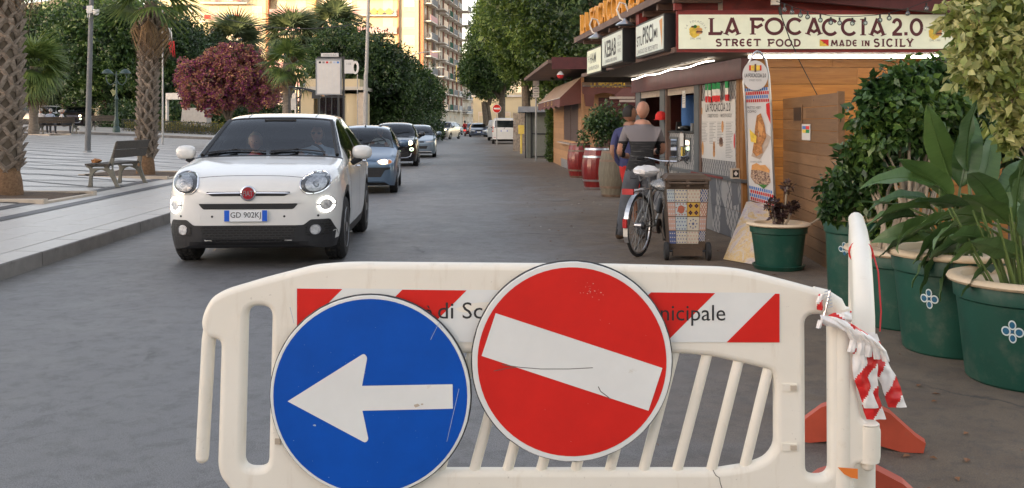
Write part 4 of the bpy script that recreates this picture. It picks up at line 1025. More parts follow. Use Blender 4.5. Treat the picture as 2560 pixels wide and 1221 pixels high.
def wheel_meshes(r,w,spokes,rimcol):
 t=MB();t.lathe([(r*.64,-w/2),(r*.9,-w/2),(r*.97,-w/2+.02),(r,-w/2+.045),(r,0),(r,w/2-.045),(r*.97,w/2-.02),(r*.9,w/2),(r*.64,w/2)],32)
 for i in range(36):
  a=2*pi*i/36
  for zz in(-.055,0,.055):t.box((r+.001,0,zz),(.012,r*.125,.036),0,Matrix.Rotation(a+zz*2,4,'Z'))
 rm=MB();rm.lathe([(r*.66,w/2-.01),(r*.63,w/2+.002),(r*.60,w/2-.02),(r*.58,-w/2+.03),(.03,-w/2+.03)],28)
 for i in range(spokes):
  a=2*pi*i/spokes
  for d in(-.09,.09):
   rm.box((r*.34,d*r*.3/.09*.35,w/2-.022),(r*.56,.024,.022),0,Matrix.Rotation(a+d,4,'Z'))
 rm.lathe([(.07,w/2-.035),(.07,w/2-.005),(.05,w/2+.002),(0,w/2+.003)],14)
 return t.mesh('tyre',M['rubber'],True,30),rm.mesh('rim',rimcol,True,30)
def add_person_in(car,x,y,zs,hair,shirt,glasses=False,hand=None,name='person'):
 pass
def build_car(name,label,loc,rz,p,paint,feats,group=None,cat='car'):
 t=thing(name,label,cat,loc,rz,group);mb,bv=car_body(p);L=p['L']
 part('body',mb,[paint,M['glass_car']if not p.get('darkglass')else M['glass_dark'],M['black_plastic'],M['interior']],t,smooth=True,angle=38)
 tm,rm=wheel_meshes(p['wr'],p.get('tw',.20),p.get('spokes',7),feats.get('rim',M['steel']))
 for a in p['axles']:
  for s in(-1,1):
   w=link('wheel',None,t,loc=(s*(p['track']/2),a,p['wr']));w.rotation_euler=(radians(90),0,s*radians(90));w.empty_display_size=.1
   link('tyre',tm,w);link('rim',rm,w)
 m_=MB();m_.bb((-p['track']/2+.12,.35,p['wr']*.62),(p['track']/2-.12,L-.35,p['wr']+.25));part('underbody',m_,M['interior'],t)
 if not p.get('noint'):
  zb=pch(p['belt'])(L*.45);sw=p['track']/2-.1
  m_=MB();c=p['cowl'];m_.bb((-sw,c-.02,zb-.35),(sw,c+.45,zb-.02));m_.sphere((sw*.5,c+.42,zb),(.17,.09,.05),10,6);part('dashboard',m_,M['interior'],t)
  sm_=MB();sm_.box((0,0,.30),(.46,.16,.60),tap=.85);sm_.box((0,0,.70),(.26,.10,.17),tap=.9);sm_.box((0,-.28,.03),(.46,.5,.14));sme=sm_.mesh('seat',M['interior'],True,40)
  ysit=p['head']+.35
  for s in(-1,1):link('seat',sme,t,loc=(s*sw*.52,ysit,zb-.50))
  m_=MB();m_.bb((-sw,ysit+.9,zb-.45),(sw,ysit+1.1,zb+.06));part('rear_seat',m_,M['interior'],t)
  m_=MB();cx,cy,cz=sw*.52,ysit-.48,zb+.02
  ring=[(cx+.18*cos(a),cy-.07*sin(a),cz+.17*sin(a))for a in[2*pi*i/20 for i in range(20)]];m_.tube(ring,.015,6,closed=True);m_.tube([(cx-.17,cy,cz),(cx+.17,cy,cz)],.02,6);m_.sphere((cx,cy,cz),(.05,.03,.05),8,6)
  part('steering_wheel',m_,M['black_plastic'],t,smooth=True)
 if p.get('mirror',1):
  c=p['cowl'];zb=pch(p['belt'])(c+.35);w=pch(p['plan'])(c+.35)
  for s in(-1,1):
   m_=MB();m_.sphere((0,0,0),(.115,.075,.082),14,9)
   for i,v in enumerate(m_.v):
    q_=lambda a,r:math.copysign(abs(a/r)**.72*r,a);v=m_.v[i]=(q_(v[0],.115),v[1],q_(v[2],.082))
    if v[1]>.035:m_.v[i]=(v[0],.035,v[2])
   mo=part('mirror',m_,feats.get('mirror_paint',paint),t,smooth=True,loc=(s*(w+p.get('mx',.10)),c+.32,zb+p.get('mz',.08)))
   m_=MB();m_.box((0,.038,0),(.17,.004,.11));part('mirror_glass',m_,M['chrome'],mo)
   m_=MB();m_.tube([(-s*.02,.0,-.06),(-s*.12,.01,-.13)],[.045,.03],8);part('mirror_arm',m_,M['black_plastic'],mo,smooth=True)
 def pa(nm,poly,axis,off,ma,par=None,**k):return part(nm,patch(bv,poly,axis,off,k.get('cell',.045),k.get('sx',1)),ma,par or t,smooth=True,angle=50)
 for s in(-1,1):
  for y in p.get('shuts',[]):
   zb=pch(p['belt'])(y);pa('door_gap',[(y,.38),(y+.012,.38),(y+.012,zb-.02),(y,zb-.02)],'s',.0015,M['black_plastic'],sx=s)
  for y in p.get('handles',[]):
   zb=pch(p['belt'])(y)-.10;x=pch(p['plan'])(y);m_=MB();m_.tube([(s*(x*.985),y,zb),(s*(x+.022),y+.03,zb),(s*(x+.022),y+.15,zb),(s*(x*.985),y+.18,zb)],.012,6);part('door_handle',m_,feats.get('handle',paint),t,smooth=True)
 feats['f'](t,bv,pa,p)
 return t,bv
def plate(t,bv,x,z,axis,text,w=.52,h=.11):
 o_,d_=(Vector((x,-3,z)),Vector((0,1,0)))if axis=='f' else(Vector((x,9,z)),Vector((0,-1,0)))
 y=bv.ray_cast(o_,d_)[0].y;s=-1 if axis=='f' else 1;y+=s*.022
 m_=MB();m_.box((x,y,z),(w,.012,h),0)
 for sx in(-1,1):m_.box((x+sx*(w/2-.027),y+s*.0072,z),(.05,.002,h-.004),1)
 pl=part('number_plate',m_,[M['plate_white'],M['plate_blue']],t)
 if text:lettering(text,M['black_text'],pl,(x,y+s*.0085,z),h=h*.64,w=w*.70,rz=0 if axis=='f' else pi,bold=.0)
 return pl
WHITE=car_paint('white_car_paint',(.72,.71,.68))
P5=dict(L=4.25,W=1.83,axles=(.86,3.43),wr=.345,ra=.40,tw=.215,track=1.58,spokes=8,top=[(0,.80),(.02,.86),(.06,.905),(.14,.945),(.3,.985),(.6,1.04),(.9,1.09),(1.12,1.125),(1.16,1.14),(1.5,1.33),(1.88,1.535),(1.96,1.562),(2.3,1.61),(2.8,1.615),(3.4,1.57),(3.7,1.50),(4.05,1.16),(4.15,1.05),(4.25,.85)],belt=[(0,.70),(.1,.80),(.3,.90),(.6,.965),(1.1,1.03),(2,1.06),(3,1.10),(3.8,1.13),(4.1,1.0),(4.25,.75)],low=[(0,.30),(.06,.235),(.25,.20),(1,.20),(3.6,.22),(4.1,.28),(4.25,.40)],plan=[(0,.46),(.02,.56),(.06,.66),(.12,.745),(.2,.81),(.32,.865),(.5,.895),(.9,.905),(1.3,.895),(2,.90),(3,.905),(3.7,.89),(4.0,.82),(4.15,.72),(4.25,.55)],railw=[(0,.42),(.06,.60),(.14,.69),(.3,.79),(.6,.835),(1.1,.825),(1.5,.745),(1.92,.655),(2.4,.635),(3.3,.61),(3.75,.57),(4.05,.63),(4.25,.45)],railz=[(0,.74),(.06,.84),(.3,.945),(.6,1.01),(1.1,1.08),(1.5,1.28),(1.92,1.495),(2.3,1.54),(2.9,1.54),(3.5,1.46),(3.8,1.33),(4.05,1.10),(4.25,.80)],cowl=1.14,head=1.92,rhead=3.68,rbase=4.05,sidewin=[(1.45,2.30),(2.38,3.05),(3.10,3.45)],clad=.33,cladend=.30,shuts=[1.38,2.34,3.10],handles=[2.08,2.85],crease=.010,blackA=0,mz=.105,mx=.115)
def feats_500x(t,bv,pa,p):
 BP=M['black_plastic']
 pol=round_poly([(-.86,.20),(.86,.20),(.86,.37),(.80,.505),(.62,.51),(.55,.455),(-.55,.455),(-.62,.51),(-.80,.505),(-.86,.37)],.02,3)
 lb=pa('lower_bumper',pol,'f',.006,BP)
 gm=round_poly([(-.50,.44),(.50,.44),(.40,.32),(.30,.275),(-.30,.275),(-.40,.32)],.02,3)
 pa('lower_grille',gm,'f',.009,M['grille_mesh'],lb)
 for s in(-1,1):
  pa('fog_surround',ell(s*.665,.405,.085,.062),'f',.012,BP,lb)
  f=pa('fog_lamp',ell(s*.665,.405,.045,.045),'f',.020,M['reflector'],lb);pa('fog_ring',ell(s*.665,.405,.053,.053),'f',.016,M['chrome'],f)
  pa('grille_cheek',round_poly([(s*.56,.44),(s*.80,.49),(s*.83,.38),(s*.76,.33),(s*.58,.345)],.01,2),'f',.008,M['grille_mesh'],lb)
 pa('skid_lip',round_poly([(-.50,.255),(.50,.255),(.42,.235),(-.42,.235)],.004,2),'f',.012,M['dark_metal'],lb)
 sl=pa('air_slot',round_poly([(-.50,.675),(.50,.675),(.45,.618),(-.45,.618)],.02,3),'f',.003,M['black_text'])
 for z in(.635,.652):
  pa('slat',[(-.46,z),(.46,z),(.46,z+.006),(-.46,z+.006)],'f',.010,M['dark_metal'],sl)
 pa('slot_lip',round_poly([(-.55,.69),(.55,.69),(.54,.678),(-.54,.678)],.003,2),'f',.010,WHITE,sl)
 pa('moustache_back',round_poly([(-.415,.795),(.415,.795),(.42,.78),(.36,.752),(-.36,.752),(-.42,.78)],.01,3),'f',.004,M['black_text'])
 m_=MB()
 for s in(-1,1):
  pts=[]
  for i in range(9):
   x=s*(.08+i*.042);z=.783-.004*(i/8)**2;h=bv.ray_cast(Vector((x,-3,z)),Vector((0,1,0)))[0];pts.append(h+Vector((0,-.012,0)))
  m_2=MB();m_2.tube(pts,[.010]*8+[.004],8);part('chrome_bar',m_2,M['chrome'],t,smooth=True)
 yb=bv.ray_cast(Vector((0,-3,.78)),Vector((0,1,0)))[0].y
 m_=MB();m_.lathe([(.078,0),(.078,.018),(.066,.026),(.062,.020),(0,.020)],32,M=Matrix.Rotation(radians(90),4,'X'));bd=part('badge',m_,M['chrome'],t,smooth=True,loc=(0,yb+.004,.78))
 m_=MB();m_.lathe([(.060,.0215),(.03,.024),(0,.0245)],28,M=Matrix.Rotation(radians(90),4,'X'));part('badge_face',m_,M['badge_red'],bd,smooth=True)
 lettering('FIAT',M['chrome'],bd,(0,-.0265,0),h=.054,w=.098,bold=.0)
 for s in(-1,1):
  r_=pa('headlamp',ell(s*.655,.880,.148,.108,a=s*.25,sq=2.2),'f',.004,M['dark_metal'],cell=.03)
  q=MB();rim=[]
  for i in range(36):
   e=ell(s*.655,.880,.144,.104,36,s*.25,2.2)[i];h=bv.ray_cast(Vector((e[0],-3,e[1])),Vector((0,1,0)))[0];rim.append((h+Vector((0,-.008,0)))if h else None)
  rim=[x for x in rim if x is not None];q.tube(rim,.010,6,closed=True);part('lamp_ring',q,M['chrome'],r_,smooth=True)
  c0=bv.ray_cast(Vector((s*.665,-3,.865)),Vector((0,1,0)))[0]
  pa('reflector',ell(s*.665,.872,.104,.080,a=s*.2),'f',.014,M['reflector'],r_,cell=.03)
  q=MB();q.sphere((0,0,0),(.036,.02,.036),12,8);part('bulb_cover',q,M['lens'],r_,loc=c0+Vector((0,-.02,0)),smooth=True)
  pa('lamp_glass',ell(s*.658,.878,.136,.098,a=s*.22,sq=2.2),'f',lambda u,v,s=s:.016+.032*max(0,1-((u-s*.658)/.138)**2-((v-.878)/.098)**2),M['lens'],r_,cell=.03)
  dr=pa('day_lamp',ell(s*.765,.655,.085,.088),'f',.004,M['dark_metal'],cell=.03)
  for a0,a1 in((.12,pi-.12),(pi+.12,2*pi-.12)):
   inn=[(s*.765+.057*cos(a0+(a1-a0)*i/14),.655+.055*sin(a0+(a1-a0)*i/14))for i in range(15)]
   out=[(s*.765+.080*cos(a0+(a1-a0)*i/14),.655+.084*sin(a0+(a1-a0)*i/14))for i in range(15)]
   for i in range(14):
    pass
   poly=out+inn[::-1];q=MB()
   for i in range(14):
    P=[]
    for u,v in(out[i],out[i+1],inn[i+1],inn[i]):
     h=bv.ray_cast(Vector((u,-3,v)),Vector((0,1,0)))[0];P.append(h+Vector((0,-.014,0)))
    q.add(P,[(0,1,2,3)])
   part('light_ring',q,M['lamp_on'],dr)
  pa('lamp_core',ell(s*.765,.655,.05,.05),'f',.012,M['reflector'],dr,cell=.03)
 plate(t,bv,-.02,.555,'f','GD 902KJ',.43,.115)
 pa('tow_cover',rr_(-.52,.545,.085,.055,.01),'f',.003,WHITE);
 for x in(-.36,.36,-.69,.69):pa('sensor',ell(x,.545,.012,.012,10),'f',.003,M['dark_metal'])
 pts=[]
 for i in range(33):
  x=-.62+i*.03875;z=.950-.035*(abs(x)/.62)**3.0;h=bv.ray_cast(Vector((x,-3,z)),Vector((0,1,0)))[0];pts.append(h+Vector((0,-.0005,0)))
 q=MB();q.tube(pts,.0035,5);part('bonnet_seam',q,M['black_text'],t)
 for s in(-1,1):
  q=MB();pts=[]
  for i in range(12):
   y=.35+i*.066;x=s*(.30+.02*i/12);h=bv.ray_cast(Vector((x,y,3)),Vector((0,0,-1)))[0];pts.append(h+Vector((0,0,-.004)))
  q.tube(pts,[.001+.0035*sin(pi*i/11)for i in range(12)],6);part('bonnet_crease',q,WHITE,t,smooth=True)
  q=MB();pts=[]
  for i in range(14):
   y=2.0+i*.11;h=bv.ray_cast(Vector((s*.40,y,3)),Vector((0,0,-1)))[0];pts.append(h+Vector((0,0,.0)))
  q.tube(pts,.007,6);part('roof_rib',q,WHITE,t,smooth=True)
 for x0,x1 in((-.70,-.05),(.0,.62)):
  q=MB();pts=[]
  for i in range(9):
   f=i/8;x=x0+(x1-x0)*f;y=1.19+.035*sin(pi*f);h=bv.ray_cast(Vector((x,y,3)),Vector((0,0,-1)))[0];pts.append(h+Vector((0,0,.018)))
  q.tube(pts,.009,6);q.tube([pts[0]+Vector((0,-.07,-.02)),pts[4]+Vector((0,-.01,.01))],.008,6);part('wiper',q,M['black_text'],t)
 q=MB();q.box((0,1.90,1.485),(.30,.10,.10),tap=1.25);q.sphere((0,1.93,1.42),(.13,.02,.04),12,8);part('sensor_block',q,M['black_text'],t,smooth=True)
 for s in(-1,1):
  q=MB();pts=[]
  for i in range(14):
   y=1.18+i*(1.90-1.18)/13;f=(y-1.18)/.72;x=s*(.755-.150*f);h=bv.ray_cast(Vector((x,y,3)),Vector((0,0,-1)))[0];pts.append(h+Vector((0,0,.002)))
  q.tube(pts,[.022]*14,6);part('screen_border',q,M['black_text'],t,smooth=True)
 q=MB();pts=[]
 for i in range(17):
  x=-.60+i*.075;h=bv.ray_cast(Vector((x,1.925,3)),Vector((0,0,-1)))[0];pts.append(h+Vector((0,0,-.004)))
 q.tube(pts,.016,6);part('screen_border',q,M['black_text'],t,smooth=True)
def gmesh():
 m,t,b=nt('grille_mesh');tc=N(t,'ShaderNodeTexCoord');mp=N(t,'ShaderNodeMapping');mp.inputs['Rotation'].default_value=(radians(90),0,0);t.links.new(tc.outputs['Object'],mp.inputs[0])
 br=N(t,'ShaderNodeTexBrick');t.links.new(mp.outputs[0],br.inputs['Vector']);br.inputs['Scale'].default_value=1;br.inputs['Brick Width'].default_value=.06;br.inputs['Row Height'].default_value=.026;br.inputs['Mortar Size'].default_value=.006
 br.inputs['Color1'].default_value=(.004,.004,.004,1);br.inputs['Color2'].default_value=(.006,.006,.006,1);br.inputs['Mortar'].default_value=(.018,.018,.019,1)
 t.links.new(br.outputs[0],b.inputs['Base Color']);b.inputs['Roughness'].default_value=.5;bump(t,b,br.outputs['Fac'],.8,.01);return m
M['grille_mesh']=gmesh()
M['badge_red']=mat('badge_red',(.32,.01,.02),.25,coat=.5)
P5YAW=math.atan(.065)
X5=thing
suv,suv_bv=build_car('white_car','white compact crossover with lit ring lamps heading to the barrier',(-2.67,9.72,0),P5YAW,P5,WHITE,dict(f=feats_500x,rim=M['steel'],handle=M['chrome']))
def hatch(L,Wd,H,cowl,head,rhead,hood,belt,nose,wr=.29,ax0=.70,ax1=None,rail=.74,clear=.17,step=.09,tail=None,rb=None,win=None,boxy=0):
 w=Wd/2;ax1=ax1 or L-.60;tail=tail or belt;rb=rb or L-.12
 nd=.10 if boxy else .16
 return dict(L=L,axles=(ax0,ax1),wr=wr,ra=wr+.045,tw=.17,track=Wd-.19,step=step,top=[(0,nose),(.03,nose+.05),(nd,nose+.09),(cowl*.6,(nose+hood)/2+.05),(cowl-.02,hood),(cowl+.02,hood+.02),((cowl+head)/2,(hood+H)/2+.02),(head,H-.06),(head+.3,H-.01),((head+rhead)/2,H),(rhead,H-.05),(rb,tail+.06),(L,tail-.12)],belt=[(0,nose-.08),(.2,nose+.02),(cowl,hood-.07),(head,belt),(rhead,belt+.03),(rb,tail),(L,tail-.2)],low=[(0,clear+.10),(.08,clear+.02),(.3,clear),(L-.3,clear),(L,clear+.12)],plan=[(0,w*.62),(.03,w*.74),(.08,w*.83),(.18,w*.92),(.4,w*.98),(.9,w),(L*.6,w),(L-.5,w*.98),(L-.12,w*.88),(L,w*.70)],railw=[(0,w*.55),(.1,w*.74),(.35,w*.84),(cowl,w*.86),(head,w*rail),(rhead,w*(rail-.03)),(rb,w*.72),(L,w*.55)],railz=[(0,nose-.03),(.1,nose+.04),(cowl,hood-.03),(head,H-.13),((head+rhead)/2,H-.09),(rhead,H-.14),(rb,tail+.02),(L,tail-.15)],cowl=cowl,head=head,rhead=rhead,rbase=rb-.06,sidewin=win or[(cowl+.30,cowl+1.05),(cowl+1.13,rhead+.0)],shuts=[cowl+.22,cowl+1.1],handles=[cowl+.85],crease=.008)
def simple_feats(kind):
 def f(t,bv,pa,p):
  w=p['plan'][5][1];nz=p['top'][0][1];BP=M['black_plastic'];k=kind
  def seam(z,x):
   pts=[]
   for i in range(17):
    xx=-x+2*x*i/16;h=bv.ray_cast(Vector((xx,-3,z-.05*(abs(xx)/x)**3)),Vector((0,1,0)))[0]
    if h:pts.append(h+Vector((0,-.001,0)))
   q=MB();q.tube(pts,.004,4);part('bonnet_seam',q,M['black_text'],t)
  seam(nz+.04,w*.75)
  for x0,x1 in((-w*.7,-w*.05),(0,w*.6)):
   q=MB();c=p['cowl']+.06;pts=[bv.ray_cast(Vector((x0+(x1-x0)*i/5,c+.02*i,3)),Vector((0,0,-1)))[0]+Vector((0,0,.015))for i in range(6)];q.tube(pts,.009,5);part('wiper',q,M['black_text'],t)
  q=MB();q.sphere((0,p['head']+.02,p['top'][7][1]-.09),(.10,.02,.035),10,6);part('inner_mirror',q,M['interior'],t,smooth=True)
  if k=='seicento':
   for s in(-1,1):
    po=[(s*.33,.70),(s*.45,.735),(s*.60,.73),(s*.655,.69),(s*.645,.645),(s*.55,.615),(s*.42,.62),(s*.345,.65)]
    h=pa('headlamp',round_poly(po,.02,3),'f',.008,M['reflector'],cell=.03)
    pa('lit_lens',round_poly([(s*.36,.695),(s*.45,.72),(s*.54,.715),(s*.56,.65),(s*.50,.63),(s*.40,.64)],.02,3),'f',.016,M['lamp_warm'],h,cell=.03)
    pa('indicator',round_poly([(s*.58,.72),(s*.64,.69),(s*.635,.65),(s*.57,.635)],.01,2),'f',.016,M['amber'],h,cell=.03)
   b_=pa('bumper_grille',round_poly([(-.62,.56),(.62,.56),(.60,.515),(.50,.50),(.42,.36),(-.42,.36),(-.50,.50),(-.60,.515)],.015,2),'f',.006,BP)
   for i in range(4):pa('slat',rr_(0,.39+i*.03,.80-i*.01,.008,.002),'f',.012,M['dark_metal'],b_)
   pa('bumper_lip',rr_(0,.275,1.1,.05,.02),'f',.010,t.children[0].data.materials[0])
   q=MB();q.tube([(0,1.55,1.40),(0,1.58,1.43)],[.02,.012],8);part('aerial_foot',q,M['black_text'],t)
   q=MB();q.box((-.42,1.00,1.16),(.07,.004,.07));part('windscreen_sticker',q,M['sticker'],t)
  if k=='cinquecento':
   for s in(-1,1):
    h=pa('headlamp',ell(s*.56,.80,.095,.095),'f',.006,M['chrome'],cell=.03);pa('lit_lens',ell(s*.56,.80,.072,.075),'f',lambda u,v,s=s:.012+.02*max(0,1-((u-s*.56)/.07)**2-((v-.8)/.07)**2),M['lamp_warm'],h,cell=.03)
    d=pa('day_lamp',ell(s*.60,.585,.072,.058),'f',.008,M['lamp_ring_green'],cell=.03);pa('lamp_core',ell(s*.60,.585,.045,.034),'f',.014,M['reflector'],d,cell=.03)
   pa('chrome_bar',rr_(0,.745,.50,.012,.003),'f',.012,M['chrome'])
   b_=pa('lower_grille',round_poly([(-.48,.50),(.48,.50),(.50,.40),(.40,.33),(-.40,.33),(-.50,.40)],.02,2),'f',.006,M['grille_mesh'])
   pts=[bv.ray_cast(Vector((x,-3,z)),Vector((0,1,0)))[0]+Vector((0,-.012,0))for x,z in((-.60,.45),(-.56,.35),(-.42,.305),(0,.295),(.42,.305),(.56,.35),(.60,.45))]
   q=MB();q.tube(pts,.010,6);part('chrome_lip',q,M['chrome'],t,smooth=True)
   plate(t,bv,0,.58,'f',None,.42,.11)
  if k=='bravo':
   for s in(-1,1):
    pa('headlamp',round_poly([(s*.40,.70),(s*.74,.725),(s*.78,.66),(s*.42,.64)],.02,2),'f',.008,M['reflector'],cell=.03)
   pa('air_intake',round_poly([(-.5,.50),(.5,.50),(.45,.38),(-.45,.38)],.02,2),'f',.006,BP)
   pa('upper_grille',rr_(0,.665,.7,.05,.02),'f',.006,BP)
   pa('bumper_lip',rr_(0,.26,1.35,.035,.012),'f',.008,M['plate_white'])
  if k=='panda':
   for s in(-1,1):
    h=pa('headlamp',rr_(s*.58,.87,.26,.20,.07),'f',.008,M['reflector']);pa('lit_lens',ell(s*.56,.85,.07,.06),'f',.02,M['lamp_warm']if s>0 else M['reflector'],h)
   pa('upper_grille',rr_(0,.80,.75,.055,.02),'f',.006,BP);pa('lower_grille',round_poly([(-.62,.60),(.62,.60),(.55,.36),(-.55,.36)],.05,3),'f',.006,BP)
   plate(t,bv,0,.50,'f',None,.45,.11)
  if k=='audi':
   for s in(-1,1):pa('headlamp',round_poly([(s*.38,.66),(s*.74,.70),(s*.80,.62),(s*.42,.58)],.02,2),'f',.008,M['reflector']);pa('side_intake',rr_(s*.62,.42,.26,.12,.02),'f',.006,BP)
   g=pa('radiator_grille',round_poly([(-.30,.72),(.30,.72),(.36,.62),(.24,.34),(-.24,.34),(-.36,.62)],.02,2),'f',.006,BP);plate(t,bv,0,.50,'f',None,.5,.11)
  if k=='vanrear':
   L=p['L']
   pa('rear_window',rr_(0,1.50,1.36,.52,.08),'b',.004,M['glass_dark'])
   for s in(-1,1):
    tl=pa('tail_lamp',round_poly([(s*.78,1.30),(s*.885,1.34),(s*.90,.88),(s*.80,.90)],.02,2),'b',.012,M['tail_red']);pa('reversing_lens',rr_(s*.84,1.05,.05,.10,.01),'b',.02,M['plate_white'],tl)
    pa('bumper_reflector',rr_(s*.70,.50,.14,.03,.01),'b',.012,M['tail_red'])
   pa('bumper_step',rr_(0,.62,1.5,.03,.01),'b',.03,M['off_white'])
   plate(t,bv,0,.98,'b',None,.5,.12)
   q=MB();y=bv.ray_cast(Vector((0,9,1.17)),Vector((0,-1,0)))[0].y;q.sphere((0,y+.01,1.17),(.055,.02,.05),12,8);part('badge',q,M['chrome'],t,smooth=True)
   q=MB();q.tube([(-.25,y+.03,1.33),(.05,y+.045,1.37)],.010,5);part('wiper',q,M['black_text'],t)
  if k=='vanfront':
   for s in(-1,1):pa('headlamp',rr_(s*.68,.85,.25,.2,.05),'f',.01,M['reflector'])
   pa('grille',rr_(0,.80,.8,.12,.03),'f',.01,BP)
  if k=='rear':
   for s in(-1,1):pa('tail_lamp',rr_(s*w*.78,.95,.16,.26,.03),'b',.01,M['tail_red'])
 return f
M['lamp_ring_green']=mat('lamp_ring_on',(.8,.9,.7),.3,emit=(.75,1,.62),es=.8)
M['sticker']=mat('sticker',(.35,.6,.75),.5);M['off_white']=mat('white_trim',(.6,.6,.58),.5)  # plain off-white for the van's bumper step
BLUE=car_paint('light_blue_car_paint',(.13,.20,.29),.55,.35);BLACK=car_paint('black_car_paint',(.010,.011,.014),.2,.25)
SILB=car_paint('silver_blue_car_paint',(.22,.29,.36),.6,.38);BEIG=car_paint('beige_car_paint',(.42,.38,.32),.4,.38)
NAVY=car_paint('grey_blue_car_paint',(.11,.14,.20),.6,.35);DRED=car_paint('dark_car_paint',(.03,.012,.015),.3,.3);WH2=car_paint('white_van_paint',(.66,.66,.64),0,.4,.6)
PS=hatch(3.34,1.52,1.44,.86,1.48,2.85,.98,.98,.66,wr=.265,ax0=.62,ax1=2.82,boxy=1,step=.07)
c2,_=build_car('small_blue_car','light blue three-door hatchback with glowing headlight behind the white crossover',(GX(903,20.0),19.9,0),math.atan(.085),PS,BLUE,dict(f=simple_feats('seicento'),mirror_paint=BLUE))
PF=hatch(3.57,1.64,1.50,.80,1.42,2.95,1.04,1.02,.80,wr=.29,ax0=.68,ax1=2.98,step=.07)
c3,_=build_car('small_black_car','black small hatchback with round lit headlamp, third in the queue',(GX(985,32.4),32.3,0),math.atan(.075),PF,BLACK,dict(f=simple_feats('cinquecento'),mirror_paint=BLACK,handle=M['chrome']))
PB=hatch(4.0,1.75,1.40,.98,1.72,3.2,.96,.98,.66,wr=.30,ax0=.82,ax1=3.36)
c4,_=build_car('silver_blue_car','silver blue hatchback with unlit lamps behind the black car',(GX(1040,40.5),40.4,0),math.atan(.08),PB,SILB,dict(f=simple_feats('bravo')))
PP=hatch(3.65,1.66,1.56,.85,1.45,3.2,1.06,1.05,.84,wr=.29,ax0=.74,ax1=3.04,win=[(1.15,1.95),(2.03,2.80),(2.86,3.2)])
c5,_=build_car('beige_car','beige upright hatchback crossing the street ahead of the scooter',(GX(1098,84),84,0),radians(-16),PP,BEIG,dict(f=simple_feats('panda')))
PA=hatch(4.7,1.84,1.43,1.25,2.05,3.6,.98,.97,.72,wr=.32,ax0=.85,ax1=3.66,tail=1.02,step=.15)
c6,_=build_car('grey_blue_car','grey blue saloon parked nose-out facing us beside the white van',(GX(1198,98),97,0),radians(4),PA,NAVY,dict(f=simple_feats('audi')))
def vanp():
 L,w=4.8,.93;return dict(L=L,axles=(.95,3.95),wr=.33,ra=.38,tw=.2,track=1.62,step=.12,crown=4.0,top=[(0,.90),(.05,.98),(.6,1.18),(.9,1.27),(1.5,1.80),(1.8,1.90),(2.5,1.95),(4.4,1.95),(4.62,1.92),(4.72,1.80),(4.8,1.2)],belt=[(0,.82),(.6,1.05),(1.2,1.15),(4.6,1.2),(4.8,1.0)],low=[(0,.3),(.2,.22),(4.5,.25),(4.8,.36)],plan=[(0,.6),(.1,.78),(.3,.88),(.8,w),(4.4,w),(4.7,w*.975),(4.8,w*.93)],railw=[(0,.5),(.2,.75),(.9,.80),(1.6,.78),(4.5,.80),(4.72,.79),(4.8,.80)],railz=[(0,.86),(.6,1.12),(.95,1.22),(1.6,1.74),(4.5,1.80),(4.72,1.70),(4.8,1.1)],cowl=.92,head=1.62,rhead=4.79,rbase=4.795,sidewin=[(1.35,2.1)],shuts=[1.3,2.2],handles=[2.0],noint=0,darkglass=1,mz=.15)
PV=vanp();VS=.92
c7,_=build_car('white_van','white passenger van seen from behind, parked by the green kiosk',(GX(1254,66)+.1,66+4.3,0),pi+radians(1),PV,WH2,dict(f=simple_feats('vanrear')),cat='van')
c7.scale=(VS,VS,VS)
c8,_=build_car('white_van','white van facing us, tall behind the silver blue car and under the tree',(GX(1064,92),92,0),radians(6),PV,WH2,dict(f=simple_feats('vanfront')),cat='van')
def cpy(src,label,loc,rz,paint=None,scale=1,name=None,group=None):
 c=copy_tree(src,label=label);c.location=loc;c.rotation_euler=(0,0,rz);c.scale=(scale,)*3
 if name:c.name=name
 if group:c['group']=group
 if paint:
  for ch in c.children:
   if ch.name.startswith('body')or ch.name.startswith('mirror'):
    ch.data=ch.data.copy();ch.data.materials[0]=paint
 return c
cpy(c6,'dark saloon parked just behind the grey blue saloon',(GX(1183,106),106,0),radians(4),BLACK,name='dark_car')
cpy(c8,'white van half hidden behind the parked white van',(GX(1243,78),82,0),pi,None,.86,name='white_van')
cpy(c4,'dark estate car behind the beige car under the tree',(GX(1092,100),100,0),radians(8),DRED,name='dark_car')
cpy(c6,'grey car just seen past the rear of the beige car',(GX(1140,112),112,0),radians(12),SILB,name='grey_car')
far='cars parked beyond the men on the bench'
for i,(px,Y,src,pt,lab)in enumerate([(28,68,c4,BLACK,'black car parked behind the nearest palm trunk'),(104,66,c2,WH2,'white car parked behind the small palm trunk'),(150,64,c6,BLACK,'black car parked right behind the seated men'),(186,74,c8,WH2,'white van parked beyond the black cars on the left'),(178,67,c3,DRED,'dark red car parked between the black car and white van')]):
 z=ZP(GX(px,60),60)+.13
 cpy(src,lab,(GX(px,Y),Y,z),radians(75 if i in(0,2)else 10),pt,name='parked_car' if i!=3 else 'white_van',group=far)
